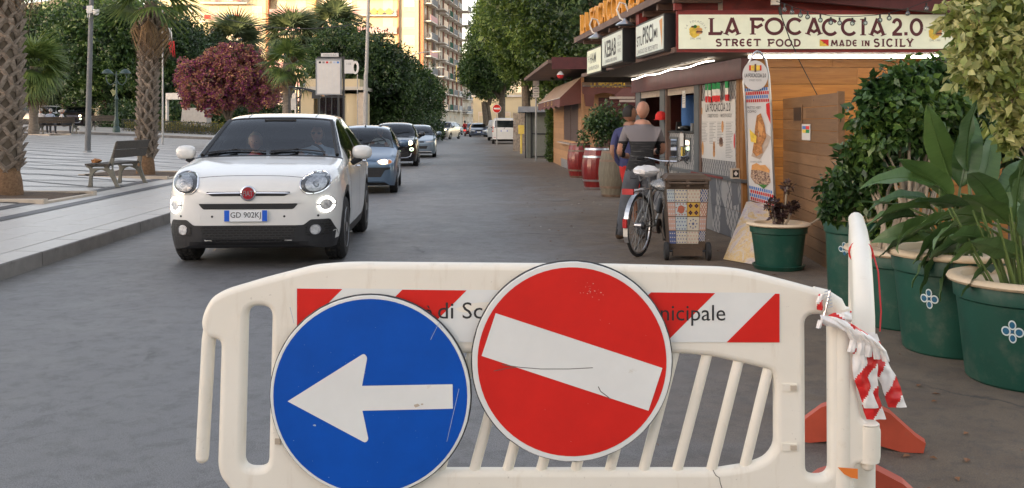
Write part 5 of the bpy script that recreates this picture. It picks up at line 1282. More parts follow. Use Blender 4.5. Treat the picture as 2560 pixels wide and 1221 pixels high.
def wood_mat(name,a,b_,c_,sc_=(1.2,14,14),rough=.5):
 m,t,b=nt(name);tc=N(t,'ShaderNodeTexCoord');g=N(t,'ShaderNodeObjectInfo')
 ad=t.nodes.new('ShaderNodeVectorMath');ad.operation='MULTIPLY_ADD';ad.inputs[1].default_value=(9,9,9)
 cb=N(t,'ShaderNodeCombineXYZ');t.links.new(g.outputs['Random'],cb.inputs[0]);t.links.new(g.outputs['Random'],cb.inputs[2])
 t.links.new(cb.outputs[0],ad.inputs[0]);t.links.new(tc.outputs['Object'],ad.inputs[2])
 mp=N(t,'ShaderNodeMapping');mp.inputs['Scale'].default_value=sc_;t.links.new(ad.outputs[0],mp.inputs[0])
 n=noise_n(t,1.6,6,.65,mp.outputs[0],.8);n2=noise_n(t,.7,3,.5,ad.outputs[0])
 c=ramp(t,n.outputs[0],[(.25,a),(.5,b_),(.75,c_)]).outputs[0]
 v=ramp(t,g.outputs['Random'],[(0,.78),(1,1.12)]).outputs[0];c=mixc(t,1,c,v,'MULTIPLY')
 k=N(t,'ShaderNodeTexVoronoi');k.inputs['Scale'].default_value=2.6;mp2=N(t,'ShaderNodeMapping');mp2.inputs['Scale'].default_value=(1,1,2.2);t.links.new(ad.outputs[0],mp2.inputs[0]);t.links.new(mp2.outputs[0],k.inputs['Vector'])
 kf=ramp(t,k.outputs['Distance'],[(.03,.8),(.075,0)]).outputs[0];c=mixc(t,kf,c,tuple(x*.3 for x in a))
 c=mixc(t,ramp(t,n2.outputs[0],[(.5,0),(.8,.35)]).outputs[0],c,tuple(x*.6 for x in a))
 t.links.new(c,b.inputs['Base Color']);b.inputs['Roughness'].default_value=rough;bump(t,b,n.outputs[0],.15,.004);return m
M['honey_wood']=wood_mat('honey_wood',(.27,.10,.018),(.40,.16,.03),(.50,.22,.045))
M['brown_wood']=wood_mat('brown_wood',(.15,.078,.036),(.21,.115,.055),(.26,.15,.075))
M['post_wood']=wood_mat('post_wood',(.20,.085,.022),(.28,.125,.035),(.34,.16,.05),(12,12,1.2))
M['peach_wood']=wood_mat('peach_boards',(.42,.22,.10),(.48,.26,.12),(.52,.29,.14))
M['red_boards']=mat('red_painted_board',(.20,.022,.018),.5,var=.2,ns=4,dirt=(.09,.02,.02),dirt_s=5)
M['dark_red']=mat('dark_red_boards',(.085,.016,.016),.55,var=.25)
M['brown_fascia']=mat('brown_fascia',(.14,.085,.065),.65,var=.25,ns=2)
M['soffit']=mat('soffit',(.11,.085,.06),.7,var=.2,ns=3,stretch=(1,18,1))
M['led']=mat('led_strip',(1,.97,.9),.4,emit=(1.0,.93,.80),es=6)
M['sign_box']=mat('backlit_sign',(.66,.68,.52),.4,var=.06,ns=7,emit=(.80,.82,.62),es=.05)
M['sign_box_w']=mat('printed_panel',(.60,.65,.58),.4,var=.05,ns=5,emit=(.7,.78,.7),es=.02)
M['maroon']=mat('maroon_print',(.10,.015,.020),.45);M['black_box']=mat('black_box',(.012,.013,.014),.4)
M['al_frame']=mat('window_post',(.16,.17,.18),.4,.6);M['cream_frame']=mat('peeling_trim',(.45,.36,.29),.7,var=.15,dirt=(.22,.14,.1),dirt_s=6)
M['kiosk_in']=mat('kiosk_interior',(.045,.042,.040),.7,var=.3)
M['it_green']=mat('flag_green',(.02,.24,.07),.8);M['it_white']=mat('flag_white',(.72,.70,.66),.8);M['it_red']=mat('flag_red',(.62,.03,.03),.8)
M['poster']=mat('poster_paper',(.62,.60,.57),.5,var=.03);M['print_grey']=mat('print_grey',(.22,.22,.22),.6)
M['food_brown']=mat('food_brown',(.40,.17,.05),.6,var=.5,ns=40);M['food_dark']=mat('food_dark',(.12,.05,.03),.6,var=.6,ns=50);M['food_yellow']=mat('food_yellow',(.72,.50,.06),.5,var=.25,ns=30);M['food_green']=mat('food_green',(.05,.18,.03),.6);M['bun']=mat('bun',(.58,.28,.09),.5,var=.2,ns=15);M['food_mix']=mat('food_mix',(.40,.27,.18),.6,var=.8,ns=60,dirt=(.08,.03,.03),dirt_s=45,dirt_t=(.5,.6))
def pattern_mat(name,kind,a,b_,c_,s):
 m,t,b=nt(name);tc=N(t,'ShaderNodeTexCoord');sp=N(t,'ShaderNodeSeparateXYZ');t.links.new(tc.outputs['Object'],sp.inputs[0])
 def mt(op,x,y=None,z=None):
  n=t.nodes.new('ShaderNodeMath');n.operation=op
  for i,v in enumerate((x,y,z)):
   if v is None:continue
   if isinstance(v,(int,float)):n.inputs[i].default_value=v
   else:t.links.new(v,n.inputs[i])
  return n.outputs[0]
 u=mt('MULTIPLY',sp.outputs[1],1/s);v=mt('MULTIPLY',sp.outputs[2],1/(s*1.5))
 if kind=='diamond':
  p=mt('PINGPONG',mt('ADD',u,v),.5);q=mt('PINGPONG',mt('SUBTRACT',u,v),.5)
  f=mt('LESS_THAN',mt('MINIMUM',p,q),.12);f2=mt('GREATER_THAN',mt('ADD',mt('PINGPONG',mt('MULTIPLY',u,2),.5),mt('PINGPONG',mt('MULTIPLY',v,2),.5)),.6)
  c=mixc(t,f2,a,b_);c=mixc(t,f,c,c_)
 else:
  w=N(t,'ShaderNodeTexVoronoi');w.inputs['Scale'].default_value=1/s;mp=N(t,'ShaderNodeMapping');mp.inputs['Scale'].default_value=(1,1,.35);mp.inputs['Rotation'].default_value=(.5,0,0);t.links.new(tc.outputs['Object'],mp.inputs[0]);t.links.new(mp.outputs[0],w.inputs['Vector'])
  sc2=N(t,'ShaderNodeSeparateColor');t.links.new(w.outputs['Color'],sc2.inputs[0])
  c=ramp(t,sc2.outputs[0],[(.0,a),(.35,b_),(.6,c_),(.85,a)]);c.color_ramp.interpolation='CONSTANT';c=c.outputs[0]
  p=mt('PINGPONG',mt('ADD',mt('MULTIPLY',u,1.6),mt('MULTIPLY',v,1.6)),.5);q=mt('PINGPONG',mt('SUBTRACT',mt('MULTIPLY',u,1.6),mt('MULTIPLY',v,1.6)),.5)
  f=mt('LESS_THAN',mt('MINIMUM',p,q),.10);g2=mt('GREATER_THAN',sc2.outputs[1],.55);c=mixc(t,mt('MULTIPLY',f,g2),c,b_)
 t.links.new(c,b.inputs['Base Color']);b.inputs['Roughness'].default_value=.4;return m
M['diamond_pat']=pattern_mat('diamond_pattern','diamond',(.36,.35,.34),(.48,.46,.44),(.09,.09,.10),.10)
M['tri_pat']=pattern_mat('triangle_pattern','tri',(.36,.35,.34),(.11,.115,.13),(.24,.24,.24),.22)
KX,KY,KD=2.89,12.0,-.1025
def S(s,z,off=0):return Vector((KX+KD*s-off,KY+s,z))
def s_of(px,off=0):u=(px-1280)/2400;return(KX-off-u*KY)/(u-KD)
KRZ=-pi/2+math.atan(-KD)*1.0
kiosk=thing('food_kiosk','red and honey-wood street food kiosk with the long lit sign','kiosk',(KX,KY,0))
def kp(name,mb,mats,par=None,**k):
 o=part(name,mb,mats,par or kiosk,world=(par is None),**k);return o
def sbox(s0,s1,z0,z1,o0,o1,mb=None,m=0):
 """box along the street wall"""
 mb=mb or MB();vs=[S(s,z,o)for z in(z0,z1)for s,o in((s0,o0),(s1,o0),(s1,o1),(s0,o1))]
 if o1<o0:pass
 return mb.add(vs,[(0,1,2,3),(7,6,5,4),(0,4,5,1),(1,5,6,2),(2,6,7,3),(3,7,4,0)],m)
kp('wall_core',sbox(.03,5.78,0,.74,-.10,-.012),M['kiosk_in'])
for i in range(12):
 for j in range(2):kp('wall_tile',sbox(.06+i*.478,.06+i*.478+.472,.008+j*.366,.008+j*.366+.361,-.010,.002),M['tri_pat'])
kp('sill',sbox(-.05,5.8,.742,.785,-.08,.045),M['al_frame']);kp('sill_red_edge',sbox(.65,2.1,.748,.778,.046,.050),M['red_boards'])
kp('corner_post',MB().bb((KX-.01,KY-.01,0),(KX+.13,KY+.12,2.31)),M['post_wood'])
kp('corner_post',sbox(.14,.26,0,2.2,-.06,.0),M['post_wood'])
for a,b_ in((s_of(1664),s_of(1652)),(s_of(1750),s_of(1738)),(s_of(1603),s_of(1592))):
 kp('window_post',sbox(a,b_,.786,2.10,-.08,.02),M['al_frame'])
for px in(1666,1752):kp('post_trim',sbox(s_of(px+3),s_of(px),.787,2.05,-.05,.020),M['brown_fascia'])
s1,s2,s3,s4=s_of(1750),s_of(1738),s_of(1664),s_of(1652)
kp('patterned_panel',sbox(.27,s1-.03,.787,2.03,-.03,-.004),M['diamond_pat'])
kp('display_front',sbox(s2+.01,s3-.03,.787,1.33,-.06,-.03),M['diamond_pat'])
kp('counter',sbox(s2+.01,5.6,1.335,1.365,-.45,.0),M['black_box'])
for a in(.25,.95):
 x0=s2+.06+a;f=kp('display_window',sbox(x0,x0+.52,.90,1.27,-.028,-.020),M['al_frame']);
 o=part('pane',sbox(x0+.04,x0+.48,.94,1.23,-.018,-.016),M['glass_pane'],f);
for k_,(z0,z1)in enumerate(((2.04,2.30),)):
 kp('beam',sbox(-.1,5.9,z0,z1,-.12,.06),M['dark_red'])
kp('upper_trim',sbox(s2,s3,1.93,2.035,-.03,.0),M['cream_frame']);kp('upper_trim',sbox(s4,s_of(1603),1.93,2.035,-.03,.0),M['cream_frame'])
kp('far_wall',sbox(5.72,5.85,0,2.3,-2.2,.0),M['dark_red'])
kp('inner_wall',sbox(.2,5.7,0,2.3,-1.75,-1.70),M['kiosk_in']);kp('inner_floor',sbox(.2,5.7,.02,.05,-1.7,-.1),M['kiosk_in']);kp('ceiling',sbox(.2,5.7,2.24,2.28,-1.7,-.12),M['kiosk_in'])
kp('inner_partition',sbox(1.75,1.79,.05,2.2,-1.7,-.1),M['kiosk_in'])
kp('menu_board',sbox(4.1,5.3,.85,1.98,-1.2,-1.17),M['food_yellow'])
for i in range(14):kp('menu_line',sbox(4.2,5.2-.1*(i%3),.95+i*.07,.965+i*.07,-1.168,-1.165),M['print_grey'])
kp('menu_board',sbox(2.2,3.9,1.45,1.80,-1.3,-1.27),M['print_grey'])
for i in range(4):kp('menu_board',sbox(2.15+i*.44,2.50+i*.44,1.83,2.03,-.7,-.68),M['poster']if i%2 else M['print_grey'])
for i in range(5):kp('shelf_pack',sbox(2.2+i*.3,2.4+i*.3,1.45,1.55+.05*(i%3),-1.2,-1.0),[M['food_dark'],M['poster'],M['food_yellow'],M['food_brown'],M['black_box']][i])
kp('lottery_panel',sbox(s3+.02,s4+.5,1.37,1.95,-.5,-.48),M['cloth_blue'])
OFF=1.0
def fx(Y,o=0):return 1.88-.1025*(Y-11)-o
def rbox(Y0,Y1,z0,z1,o0,o1,m=0,mb=None):
 """box along the street fascia line; o = how far it stands out"""
 mb=mb or MB();vs=[Vector((fx(Y,o),Y,z))for z in(z0,z1)for Y,o in((Y0,o0),(Y1,o0),(Y1,o1),(Y0,o1))]
 return mb.add(vs,[(0,1,2,3),(7,6,5,4),(0,4,5,1),(1,5,6,2),(2,6,7,3),(3,7,4,0)],m)
m_=MB();vs=[(fx(11)+.01,11.02,2.315),(5.3,11.02,2.315),(5.3,17.6,2.315),(fx(17.1)+.01,17.1,2.315)];m_.add(vs+[(x,y,2.34)for x,y,z in vs],[(3,2,1,0),(4,5,6,7)]);kp('soffit',m_,M['soffit'])
for i in range(24):
 m_=MB();y=11.05+i*.25;m_.bb((fx(y)+.03,y,2.300),(KX+KD*(y-12)-.12 if y>12.2 else 5.2,y+.235,2.313));kp('soffit_board',m_,M['soffit'])
kp('canopy_edge',rbox(11.0,17.1,2.30,2.36,-.03,.02),M['brown_fascia'])
kp('upper_wall',rbox(11.05,17.0,2.36,2.95,-.55,-.50),M['cream_frame'])
kp('red_post',rbox(12.60,12.78,2.36,2.95,-.06,.05),M['red_boards'])
kp('roof_slab',rbox(10.72,17.35,2.93,3.02,-3.9,.11),M['brown_fascia'])
for i in range(9):kp('roof_batten',rbox(10.9+i*.72,10.98+i*.72,2.86,2.93,-.5,.05),M['brown_fascia'])
m_=MB();X0,X1=1.885,GX(2386,11)
m_.bb((X0,10.98,2.30),(X1+.02,11.05,2.78));kp('sign_frame',m_,M['red_boards'])
m_=MB();m_.bb((X0-.01,11.06,2.79),(X1+.4,11.12,3.02));kp('red_fascia',m_,M['red_boards'])
kp('fascia_post',MB().bb((X0-.03,10.95,2.78),(X0+.05,11.055,3.0)),M['red_boards'])
m_=MB();vs=[(2.95,10.90,GZ(-3,10.9)),(5.6,10.75,GZ(45,10.75)),(5.6,10.75,GZ(-20,10.75)),(2.95,10.9,GZ(-25,10.9))];m_.add([Vector(v)for v in vs]+[Vector(v)+Vector((0,.12,0))for v in vs],[(0,1,2,3),(7,6,5,4),(0,4,5,1),(1,5,6,2),(2,6,7,3),(3,7,4,0)]);kp('sloping_fascia',m_,M['dark_red'])
m_=MB();m_.bb((X1+.02,11.2,2.2),(X1+.5,11.5,3.0));kp('dark_end',m_,M['black_box'])
sgn=thing('long_sign','long cream lit sign with maroon lettering LA FOCACCIA 2.0 above the wood wall','sign',(0,0,0))
SX0,SX1,SZ0,SZ1=GX(1697,10.96),GX(2384,10.96),GZ(122.5,10.96),GZ(37,10.96)
m_=MB();m_.bb((SX0,10.955,SZ0),(SX1,10.978,SZ1));part('panel',m_,M['sign_box'],sgn)
def stroke_poly(mb,pts,w,y,m=0,serif=(0,0),sw=None):
 P=[Vector((p[0],0,p[1]))for p in pts];n=len(P);Lf,Rt=[],[]
 ws=w if isinstance(w,list)else[w]*n
 for i in range(n):
  t=(P[min(i+1,n-1)]-P[max(i-1,0)]).normalized();nn=Vector((-t.z,0,t.x));Lf.append(P[i]+nn*ws[i]/2);Rt.append(P[i]-nn*ws[i]/2)
 for i in range(n-1):mb.quad(*[(v.x,y,v.z)for v in(Rt[i],Rt[i+1],Lf[i+1],Lf[i])],m)
 for e,on in((0,serif[0]),(-1,serif[1])):
  if on:
   t=(P[1]-P[0]).normalized()if e==0 else(P[-2]-P[-1]).normalized();nn=Vector((-t.z,0,t.x));s=sw or ws[0]*.95;th=ws[0]*.32;c=P[e]
   mb.quad(*[(v.x,y-.0004,v.z)for v in(c-nn*s,c+nn*s,c+nn*s+t*th,c-nn*s+t*th)],m)
def arcp(cx,cz,rx,rz,a0,a1,n=18):return[(cx+rx*cos(radians(a0+(a1-a0)*i/n)),cz+rz*sin(radians(a0+(a1-a0)*i/n)))for i in range(n+1)]
def glyph(ch):
 """strokes in a unit box: (points, serif flags)"""
 h=.5;G={'L':[([(.22,1),(.22,0)],(1,0)),([(.0,.06),(.9,.06),(.97,.22)],(0,0))],'A':[([(.5,1.02),(.13,0)],(0,1)),([(.5,1.02),(.87,0)],(0,1)),([(.22,.33),(.5,.16),(.78,.33)],(0,0))],'F':[([(.22,1),(.22,0)],(0,1)),([(0,.94),(.88,.94),(1,.82)],(0,0)),([(.22,.52),(.55,.44),(.9,.62)],(0,0))],'O':[(arcp(.5,.5,.44,.45,0,360,30),(0,0))],'C':[(arcp(.52,.5,.44,.45,40,320,26),(0,0))],'I':[([(.5,1),(.5,0)],(1,1))],'0':[(arcp(.5,.5,.40,.45,0,360,30),(0,0))],'.':[([(.2,.0),(.2,.2)],(0,0))],'2':[(arcp(.5,.68,.33,.27,170,-35,14)+[(.15,.10)],(0,0)),([(.05,.07),(.98,.07)],(0,0))],'S':[(arcp(.5,.73,.32,.22,30,270,12)+arcp(.5,.27,.36,.24,90,-150,12),(0,0))],'T':[([(.5,1),(.5,0)],(0,1)),([(0,.80),(.04,.93),(.96,.93),(1,.80)],(0,0))],'R':[([(.2,1),(.2,0)],(1,1)),([(.2,.93),(.6,.93)]+arcp(.6,.71,.26,.22,80,-80,8)+[(.2,.49)],(0,0)),([(.5,.48),(.92,0)],(0,0))],'E':[(arcp(.55,.5,.44,.45,50,310,22),(0,0)),([(.12,.5),(.8,.5)],(0,0))],'D':[([(.2,1),(.2,0)],(1,1)),([(.1,.94),(.45,.94)]+arcp(.45,.5,.45,.44,85,-85,14)+[(.1,.06)],(0,0))],'M':[([(.1,0),(.2,1)],(1,0)),([(.2,1),(.5,.2)],(0,0)),([(.5,.2),(.8,1)],(0,0)),([(.8,1),(.9,0)],(0,1))],'N':[([(.15,0),(.15,1)],(1,1)),([(.15,1),(.85,0)],(0,0)),([(.85,0),(.85,1)],(0,1))],'Y':[([(.5,.45),(.5,0)],(0,1)),([(.5,.45),(.08,1)],(0,1)),([(.5,.45),(.92,1)],(0,1))]}
 return G[ch]
def letter(ch,x0,x1,z0,z1,y,w,parent,ma,world=True):
 mb=MB()
 for k,(pts,sf)in enumerate(glyph(ch)):
  stroke_poly(mb,[(x0+p[0]*(x1-x0),z0+p[1]*(z1-z0))for p in pts],w,y-k*.0008,0,sf)
 return part('letter',mb,ma,parent,world=world)
zx=lambda x:GX(1640+x/3.282,10.95);zz_=lambda y:GZ(y/3.282,10.95)
for ch,a,b_ in(('L',430,545),('A',556,695),('F',770,884),('O',896,1047),('C',1071,1205),('A',1228,1365),('C',1363,1497),('C',1520,1652),('I',1675,1725),('A',1748,1888),('2',1935,2022),('.',2042,2090),('0',2084,2192)):
 zt,zb=(150,285)if a<1300 else(156,292)
 letter(ch,zx(a),zx(b_),zz_(zb),zz_(zt),10.9535,.036 if ch!='.' else .038,sgn,M['maroon'])
def word(s,a,b_,yt,yb,wd,y=10.9535):
 wid=[.55 if c=='I' else 1.25 if c=='M' else .85 if c in 'EL' else 1 for c in s];tot=sum(wid)+.22*(len(s)-1);x=a
 for c,w_ in zip(s,wid):letter(c,zx(x),zx(x+w_/tot*(b_-a)),zz_(yb),zz_(yt),y,wd,sgn,M['maroon']);x+=(w_+.22)/tot*(b_-a)
word('STREET',487,858,322,380,.019);word('FOOD',915,1187,324,382,.019);word('MADE',1436,1652,330,380,.016);word('IN',1686,1752,334,380,.016);word('SICILY',1784,2112,320,384,.020)
def logo(parent,cx,cz,R,y,world=True):
 lg=MB()
 rg=random.Random(3)
 for i in range(26):
  a=rg.random()*6.28;q=R*.62*rg.random()**.5;lg.add([(cx+q*cos(a)+R*.28*cos(a2+a)*.9,y-.0003*i/5,cz+q*sin(a)-R*.05+R*.25*sin(a2+a))for a2 in[k*1.257 for k in range(5)]],[(0,1,2,3,4)])
 e=part('emblem',lg,M['food_yellow'],parent,world=world)
 for(dx,dz,rx,rz,m_)in((.42,.18,.40,.20,'bun'),(.45,-.12,.42,.17,'food_dark'),(.42,-.28,.36,.09,'bun'),(-.05,.52,.22,.20,'food_green'),(.3,.50,.22,.16,'food_yellow'),(-.35,.5,.2,.1,'food_dark')):
  b2_=MB();b2_.add([(cx+dx*R+rx*R*cos(k*pi/8),y-.003-.001*(m_=='bun'),cz+dz*R+rz*R*sin(k*pi/8))for k in range(16)],[tuple(range(16))]);part('emblem_piece',b2_,M[m_],parent,world=world)
 for i,c in enumerate('LA FOCACCIA'):
  if c==' ':continue
  a=radians(158-i*13.6);lettering(c,M['print_grey'],parent,(cx+R*1.28*cos(a),y-.001,cz-R*.1+R*1.28*sin(a)),h=R*.24,ry=a-pi/2)
 lettering('DAL 1990',M['print_grey'],parent,(cx,y-.001,cz-R*.92),h=R*.22)
logo(sgn,zx(325),zz_(255),.095,10.9525);logo(sgn,zx(2290),zz_(270),.095,10.9525)
fl=MB();a,b_,c,d=zx(1343),zx(1417),zz_(380),zz_(326);fl.add([(a,10.953,d),(b_,10.953,d),(b_,10.953,c)],[(0,1,2)],0);fl.add([(a,10.953,d),(b_,10.953,c),(a,10.953,c)],[(0,1,2)],1);fl.sphere(((a+b_)/2,10.953,(c+d)/2),(.008,.001,.008),6,4,2);part('small_flag',fl,[M['it_red'],M['food_yellow'],M['food_dark']],sgn)
def side_sign(name,label,Y0,Y1,z0,z1,o,depth,pm=None):
 t=thing(name,label,'sign',(fx(Y0,o),Y0,0),-pi/2+math.atan(.1025))
 L_=(Y1-Y0)*sqrt(1+.1025**2);t.location=(fx(Y1,o),Y1,0)
 m_=MB();m_.bb((-.01,.002,z0-.020),(L_+.01,depth,z1+.020));part('box',m_,M['black_box'],t)
 m_=MB();m_.bb((.015,-.004,z0+.005),(L_-.015,.0,z1-.005));part('panel',m_,pm or M['sign_box_w'],t);return t,L_
t,L_=side_sign('fish_sign','sign reading STUPISCIMI nearest the corner of the kiosk',11.15,12.55,2.35,2.745,.10,.14)
lettering('STU',M['black_text'],t,(.22,-.006,2.54),w=.30,h=.13,bold=.01);lettering('PISCI',M['black_text'],t,(.66,-.006,2.59),w=.52,h=.22,bold=.015);lettering('MI',M['black_text'],t,(1.04,-.006,2.57),w=.17,h=.11,bold=.01)
lettering('L\'ANGOLO DEL PESCE FRITTO',M['print_grey'],t,(.62,-.006,2.405),w=1.05,h=.06,bold=.01)
m_=MB();m_.add([(1.22,-.007,2.70),(1.36,-.007,2.72),(1.34,-.007,2.36),(1.30,-.007,2.50)],[(0,3,2,1)]);part('fried_fish_picture',m_,M['bun'],t)
t,L_=side_sign('kebab_sign','sign reading KEBAB between the ham sign and the red post',12.9,14.3,2.33,2.745,.20,.30)
lettering('KEBAB',M['black_text'],t,(.62,-.006,2.56),w=.78,h=.24,bold=.02);lettering('L\'ANGOLO DEL KEBAB',M['print_grey'],t,(.66,-.006,2.385),w=.8,h=.05,bold=.01)
for i,w_ in enumerate(('CON','SU','PANINO')):lettering(w_,M['print_grey'],t,(1.22,-.006,2.66-i*.09),h=.055,w=.2)
t,L_=side_sign('ham_sign','cream sign reading HAM at the far end of the kiosk',14.88,16.08,2.30,2.68,.10,.12,M['sign_box'])
lettering('HAM',M['black_text'],t,(.55,-.006,2.54),w=.5,h=.16,bold=.01);lettering('HAMBURGERIA',M['print_grey'],t,(.6,-.006,2.38),w=.9,h=.06);lettering('THE',M['print_grey'],t,(.16,-.006,2.54),w=.16,h=.10)
M['orange_paint']=mat('orange_paint',(.62,.27,.035),.5,var=.1)
rl=thing('roof_letters','raised orange letters spelling LA FOCACCIA 2.0 along the kiosk roof edge','letters',(fx(16.9,.05),16.9,3.02),-pi/2+math.atan(.1025))
x=0
for c in 'LA FOCACCIA 2.0':
 w_={' ':.16,'I':.13,'.':.10}.get(c,.30)
 if c!=' ':
  me=text_mesh(c,1,.03,.020);co=np.zeros(len(me.vertices)*3);me.vertices.foreach_get('co',co);co=co.reshape(-1,3);mn,mx=co.min(0),co.max(0)
  co=(co-np.array([mn[0],mn[1],0]))*np.array([(w_-.03)/(mx[0]-mn[0]),(.36 if c!='.' else .07)/(mx[1]-mn[1]),1]);me.vertices.foreach_set('co',co.ravel());me.materials.clear();me.materials.append(M['orange_paint'])
  o=link('letter',me,rl,loc=(x,0,.0));o.rotation_euler.x=radians(90)
 x+=w_+.05
part('letter_rail',MB().bb((-.05,.02,.01),(x,.05,.04)),M['orange_paint'],rl)
for Y,lab in((13.0,'white goose-neck lamp over the fish sign'),(15.0,'white goose-neck lamp over the kebab sign')):
 lp=thing('gooseneck_lamp',lab,'lamp',(fx(Y,.12),Y,3.0))
 m_=MB();m_.tube([(.02,0,0),(-.02,0,.10),(-.10,-.02,.12),(-.14,-.04,.02),(-.10,-.08,-.10),(-.05,-.10,-.13)],.013,8);part('arm',m_,M['shutter_white'],lp,smooth=True)
 m_=MB();m_.lathe([(.02,.05),(.03,.03),(.10,-.01),(.13,-.035),(.12,-.035),(.05,.0)],20,c=(-.04,-.11,-.16));part('shade',m_,M['steel'],lp,smooth=True)
m_=MB();m_.bb((GX(1872,11.35),11.33,2.262),(GX(2350,11.35),11.37,2.285));single('light_tube',m_,M['led'],'long white light strip above the honey wood wall','light strip')
m_=MB();p0,p1=(2.50,11.9),(GX(1576,17.2),17.0);pts=[(p0[0]+(p1[0]-p0[0])*i/14,p0[1]+(p1[1]-p0[1])*i/14,2.262+.012*sin(i*1.3))for i in range(15)];m_.tube(pts,.006,6);single('light_tube',m_,M['led'],'wavy white light strip under the street side canopy','light strip')
wall=thing('board_wall','honey coloured horizontal board wall under the long sign','wall',(KX+.14,12,0))
rg=random.Random(8);z=0.0;WX1=6.2;row=0
while z<2.29:
 h=(.118 if z<1.75 else .205);h=min(h,2.30-z);cuts=[0,rg.uniform(.6,1.5),rg.uniform(1.8,2.4),WX1-KX-.14]
 for a,b_ in zip(cuts[:-1],cuts[1:]):
  dy=rg.uniform(-.003,.003);m_=MB();m_.bb((a+.0015,dy,z+.003),(b_-.0015,.03,z+h-.002));part('board',m_,M['honey_wood'],wall)
 z+=h;row+=1
part('backing',MB().bb((0,.031,0),(WX1-KX-.14,.06,2.3)),M['kiosk_in'],wall)
PA_,PB_=Vector((3.40,11.93,0)),Vector((3.215,9.35,0));d=PB_-PA_;scr_=thing('board_screen','brown weathered board screen jutting out from the wood wall behind the small pot','screen',PA_,atan2(d.y,d.x))
Ls_=d.length;z=0;
while z<1.75:
 h=.128;cuts=[0,rg.uniform(.8,1.7),Ls_]
 for a,b_ in zip(cuts[:-1],cuts[1:]):dy=rg.uniform(-.003,.003);part('board',MB().bb((a+.0015,-.03,z+.003),(b_-.0015,.0+dy,z+h-.003)),M['brown_wood'],scr_)
 z+=h
part('frame_edge',MB().bb((Ls_,-.05,0),(Ls_+.05,.012,1.80)),M['brown_wood'],scr_)
def on_scr(px,py):
 u=(px-1280)/2400;q=(PA_.x-u*PA_.y)/(u*d.y-d.x);P=PA_+d*q;return q*Ls_,1.5-(py-306)/2400*P.y
(xa,za),(xb,zb_)=on_scr(1994,302),on_scr(2012,269)
f=part('hatch_frame',MB().bb((xa-.03,-.034,za-.03),(xb+.03,-.031,zb_+.02)),M['brown_wood'],scr_);f.data.transform(Matrix.Translation((0,0,0)))
part('hatch_frame',MB().bb((xa-.05,-.042,za-.03),(xb+.05,-.036,zb_+.03)),M['brown_wood'],scr_);part('hatch',MB().bb((xa,-.046,za),(xb,-.043,zb_)),M['black_box'],scr_)
(xa,za),(xb,zb_)=on_scr(2014,350),on_scr(2035,311)
nc=thing('playing_card_notice','small white notice with a coloured picture pinned on the brown screen','notice',PA_,atan2(d.y,d.x));part('sheet',MB().bb((xa,-.042,za),(xb,-.038,zb_)),M['poster'],nc)
for i,mm in enumerate(('food_yellow','it_green','cloth_blue','it_red')):part('picture_patch',MB().bb((xa+.03+(i%2)*(xb-xa-.06)/2,-.0435,za+.08+(i//2)*.04),(xa+.03+(i%2+1)*(xb-xa-.06)/2-.004,-.0425,za+.117+(i//2)*.04)),M[mm],nc)
mp=thing('menu_poster','large white menu poster headed LA FOCACCIA 2.0 on the patterned panel','poster',S(s_of(1752),0,.004),-pi/2+math.atan(.1025))
Lm=(s_of(1752)-.27)*1.005;part('sheet',MB().bb((0.02,-.002,.99),(Lm,.0,1.80)),M['poster'],mp)
lettering('LA FOCACCIA 2.0',M['black_text'],mp,(Lm*.52,-.004,1.70),w=Lm*.70,h=.11,bold=.01);lettering('STREET FOOD',M['print_grey'],mp,(Lm*.38,-.004,1.59),w=Lm*.30,h=.05,bold=.01);lettering('MADE IN SICILY',M['print_grey'],mp,(Lm*.76,-.004,1.59),w=Lm*.30,h=.05,bold=.01)
m_=MB();rg=random.Random(12)
for c in range(4):
 x0=.07+c*(Lm-.1)/4
 m_.bb((x0,-.0035,1.50),(x0+Lm*.2,-.003,1.504))
 for i in range(22):
  z=1.48-i*.021
  if(c in(1,2)and i>13)or(c==0 and i>12):continue
  m_.bb((x0,-.0035,z),(x0+Lm*.2*rg.uniform(.5,1),-.003,z+.006))
tag(part('menu_print',m_,M['print_grey'],mp),kind='stuff')
for cx,cz,rx,rz,mm in((.12,1.13,.05,.10,'bun'),(.42*Lm,1.16,.045,.08,'food_brown'),(.42*Lm,1.08,.05,.06,'bun'),(.62*Lm,1.25,.08,.05,'food_dark'),(.62*Lm,1.21,.09,.04,'food_mix'),(.66*Lm,1.44,.05,.08,'bun'),(.08,1.66,.025,.05,'bun'),(Lm-.04,1.26,.03,.10,'tape_red')):
 m_=MB();m_.add([(cx+rx*cos(k*pi/8),-.0045,cz+rz*sin(k*pi/8))for k in range(16)],[tuple(range(16))]);part('food_picture',m_,M[mm],mp)
bt=thing('flag_bunting','short string of Italian flags over the menu poster','bunting',S(1.7,2.03,.05),-pi/2+math.atan(.1025))
for i,x in enumerate((.30,.42,.62,.82,1.2)):
 m_=MB();w_=.11;z0=.0;tl=(.03,-.02,.03,.0,.02)[i]
 for k,(z1,z2)in enumerate(((0,-.085),(-.085,-.17),(-.17,-.25))):
  for q in range(3):
   f0,f1=q/3,(q+1)/3;bl=lambda f:.02*sin(f*6+i)
   m_.quad((x+w_*f0+tl*-z2,bl(f0),z2),(x+w_*f1+tl*-z2,bl(f1),z2-.01),(x+w_*f1+tl*-z1,bl(f1),z1),(x+w_*f0+tl*-z1,bl(f0),z1),k)
 part('flag',m_,[M['it_green'],M['it_white'],M['it_red']],bt,smooth=True)
part('string',MB().tube([(-.05,0,.02),(.7,0,-.005),(1.5,0,.03)],.004,5),M['wire'],bt)
sb=thing('socket_box','small beige box with a black and white diamond on the corner of the sill','box',S(.16,.80,.05));part('case',MB().box((0,0,.05),(.10,.10,.13)),M['border_stone'],sb)
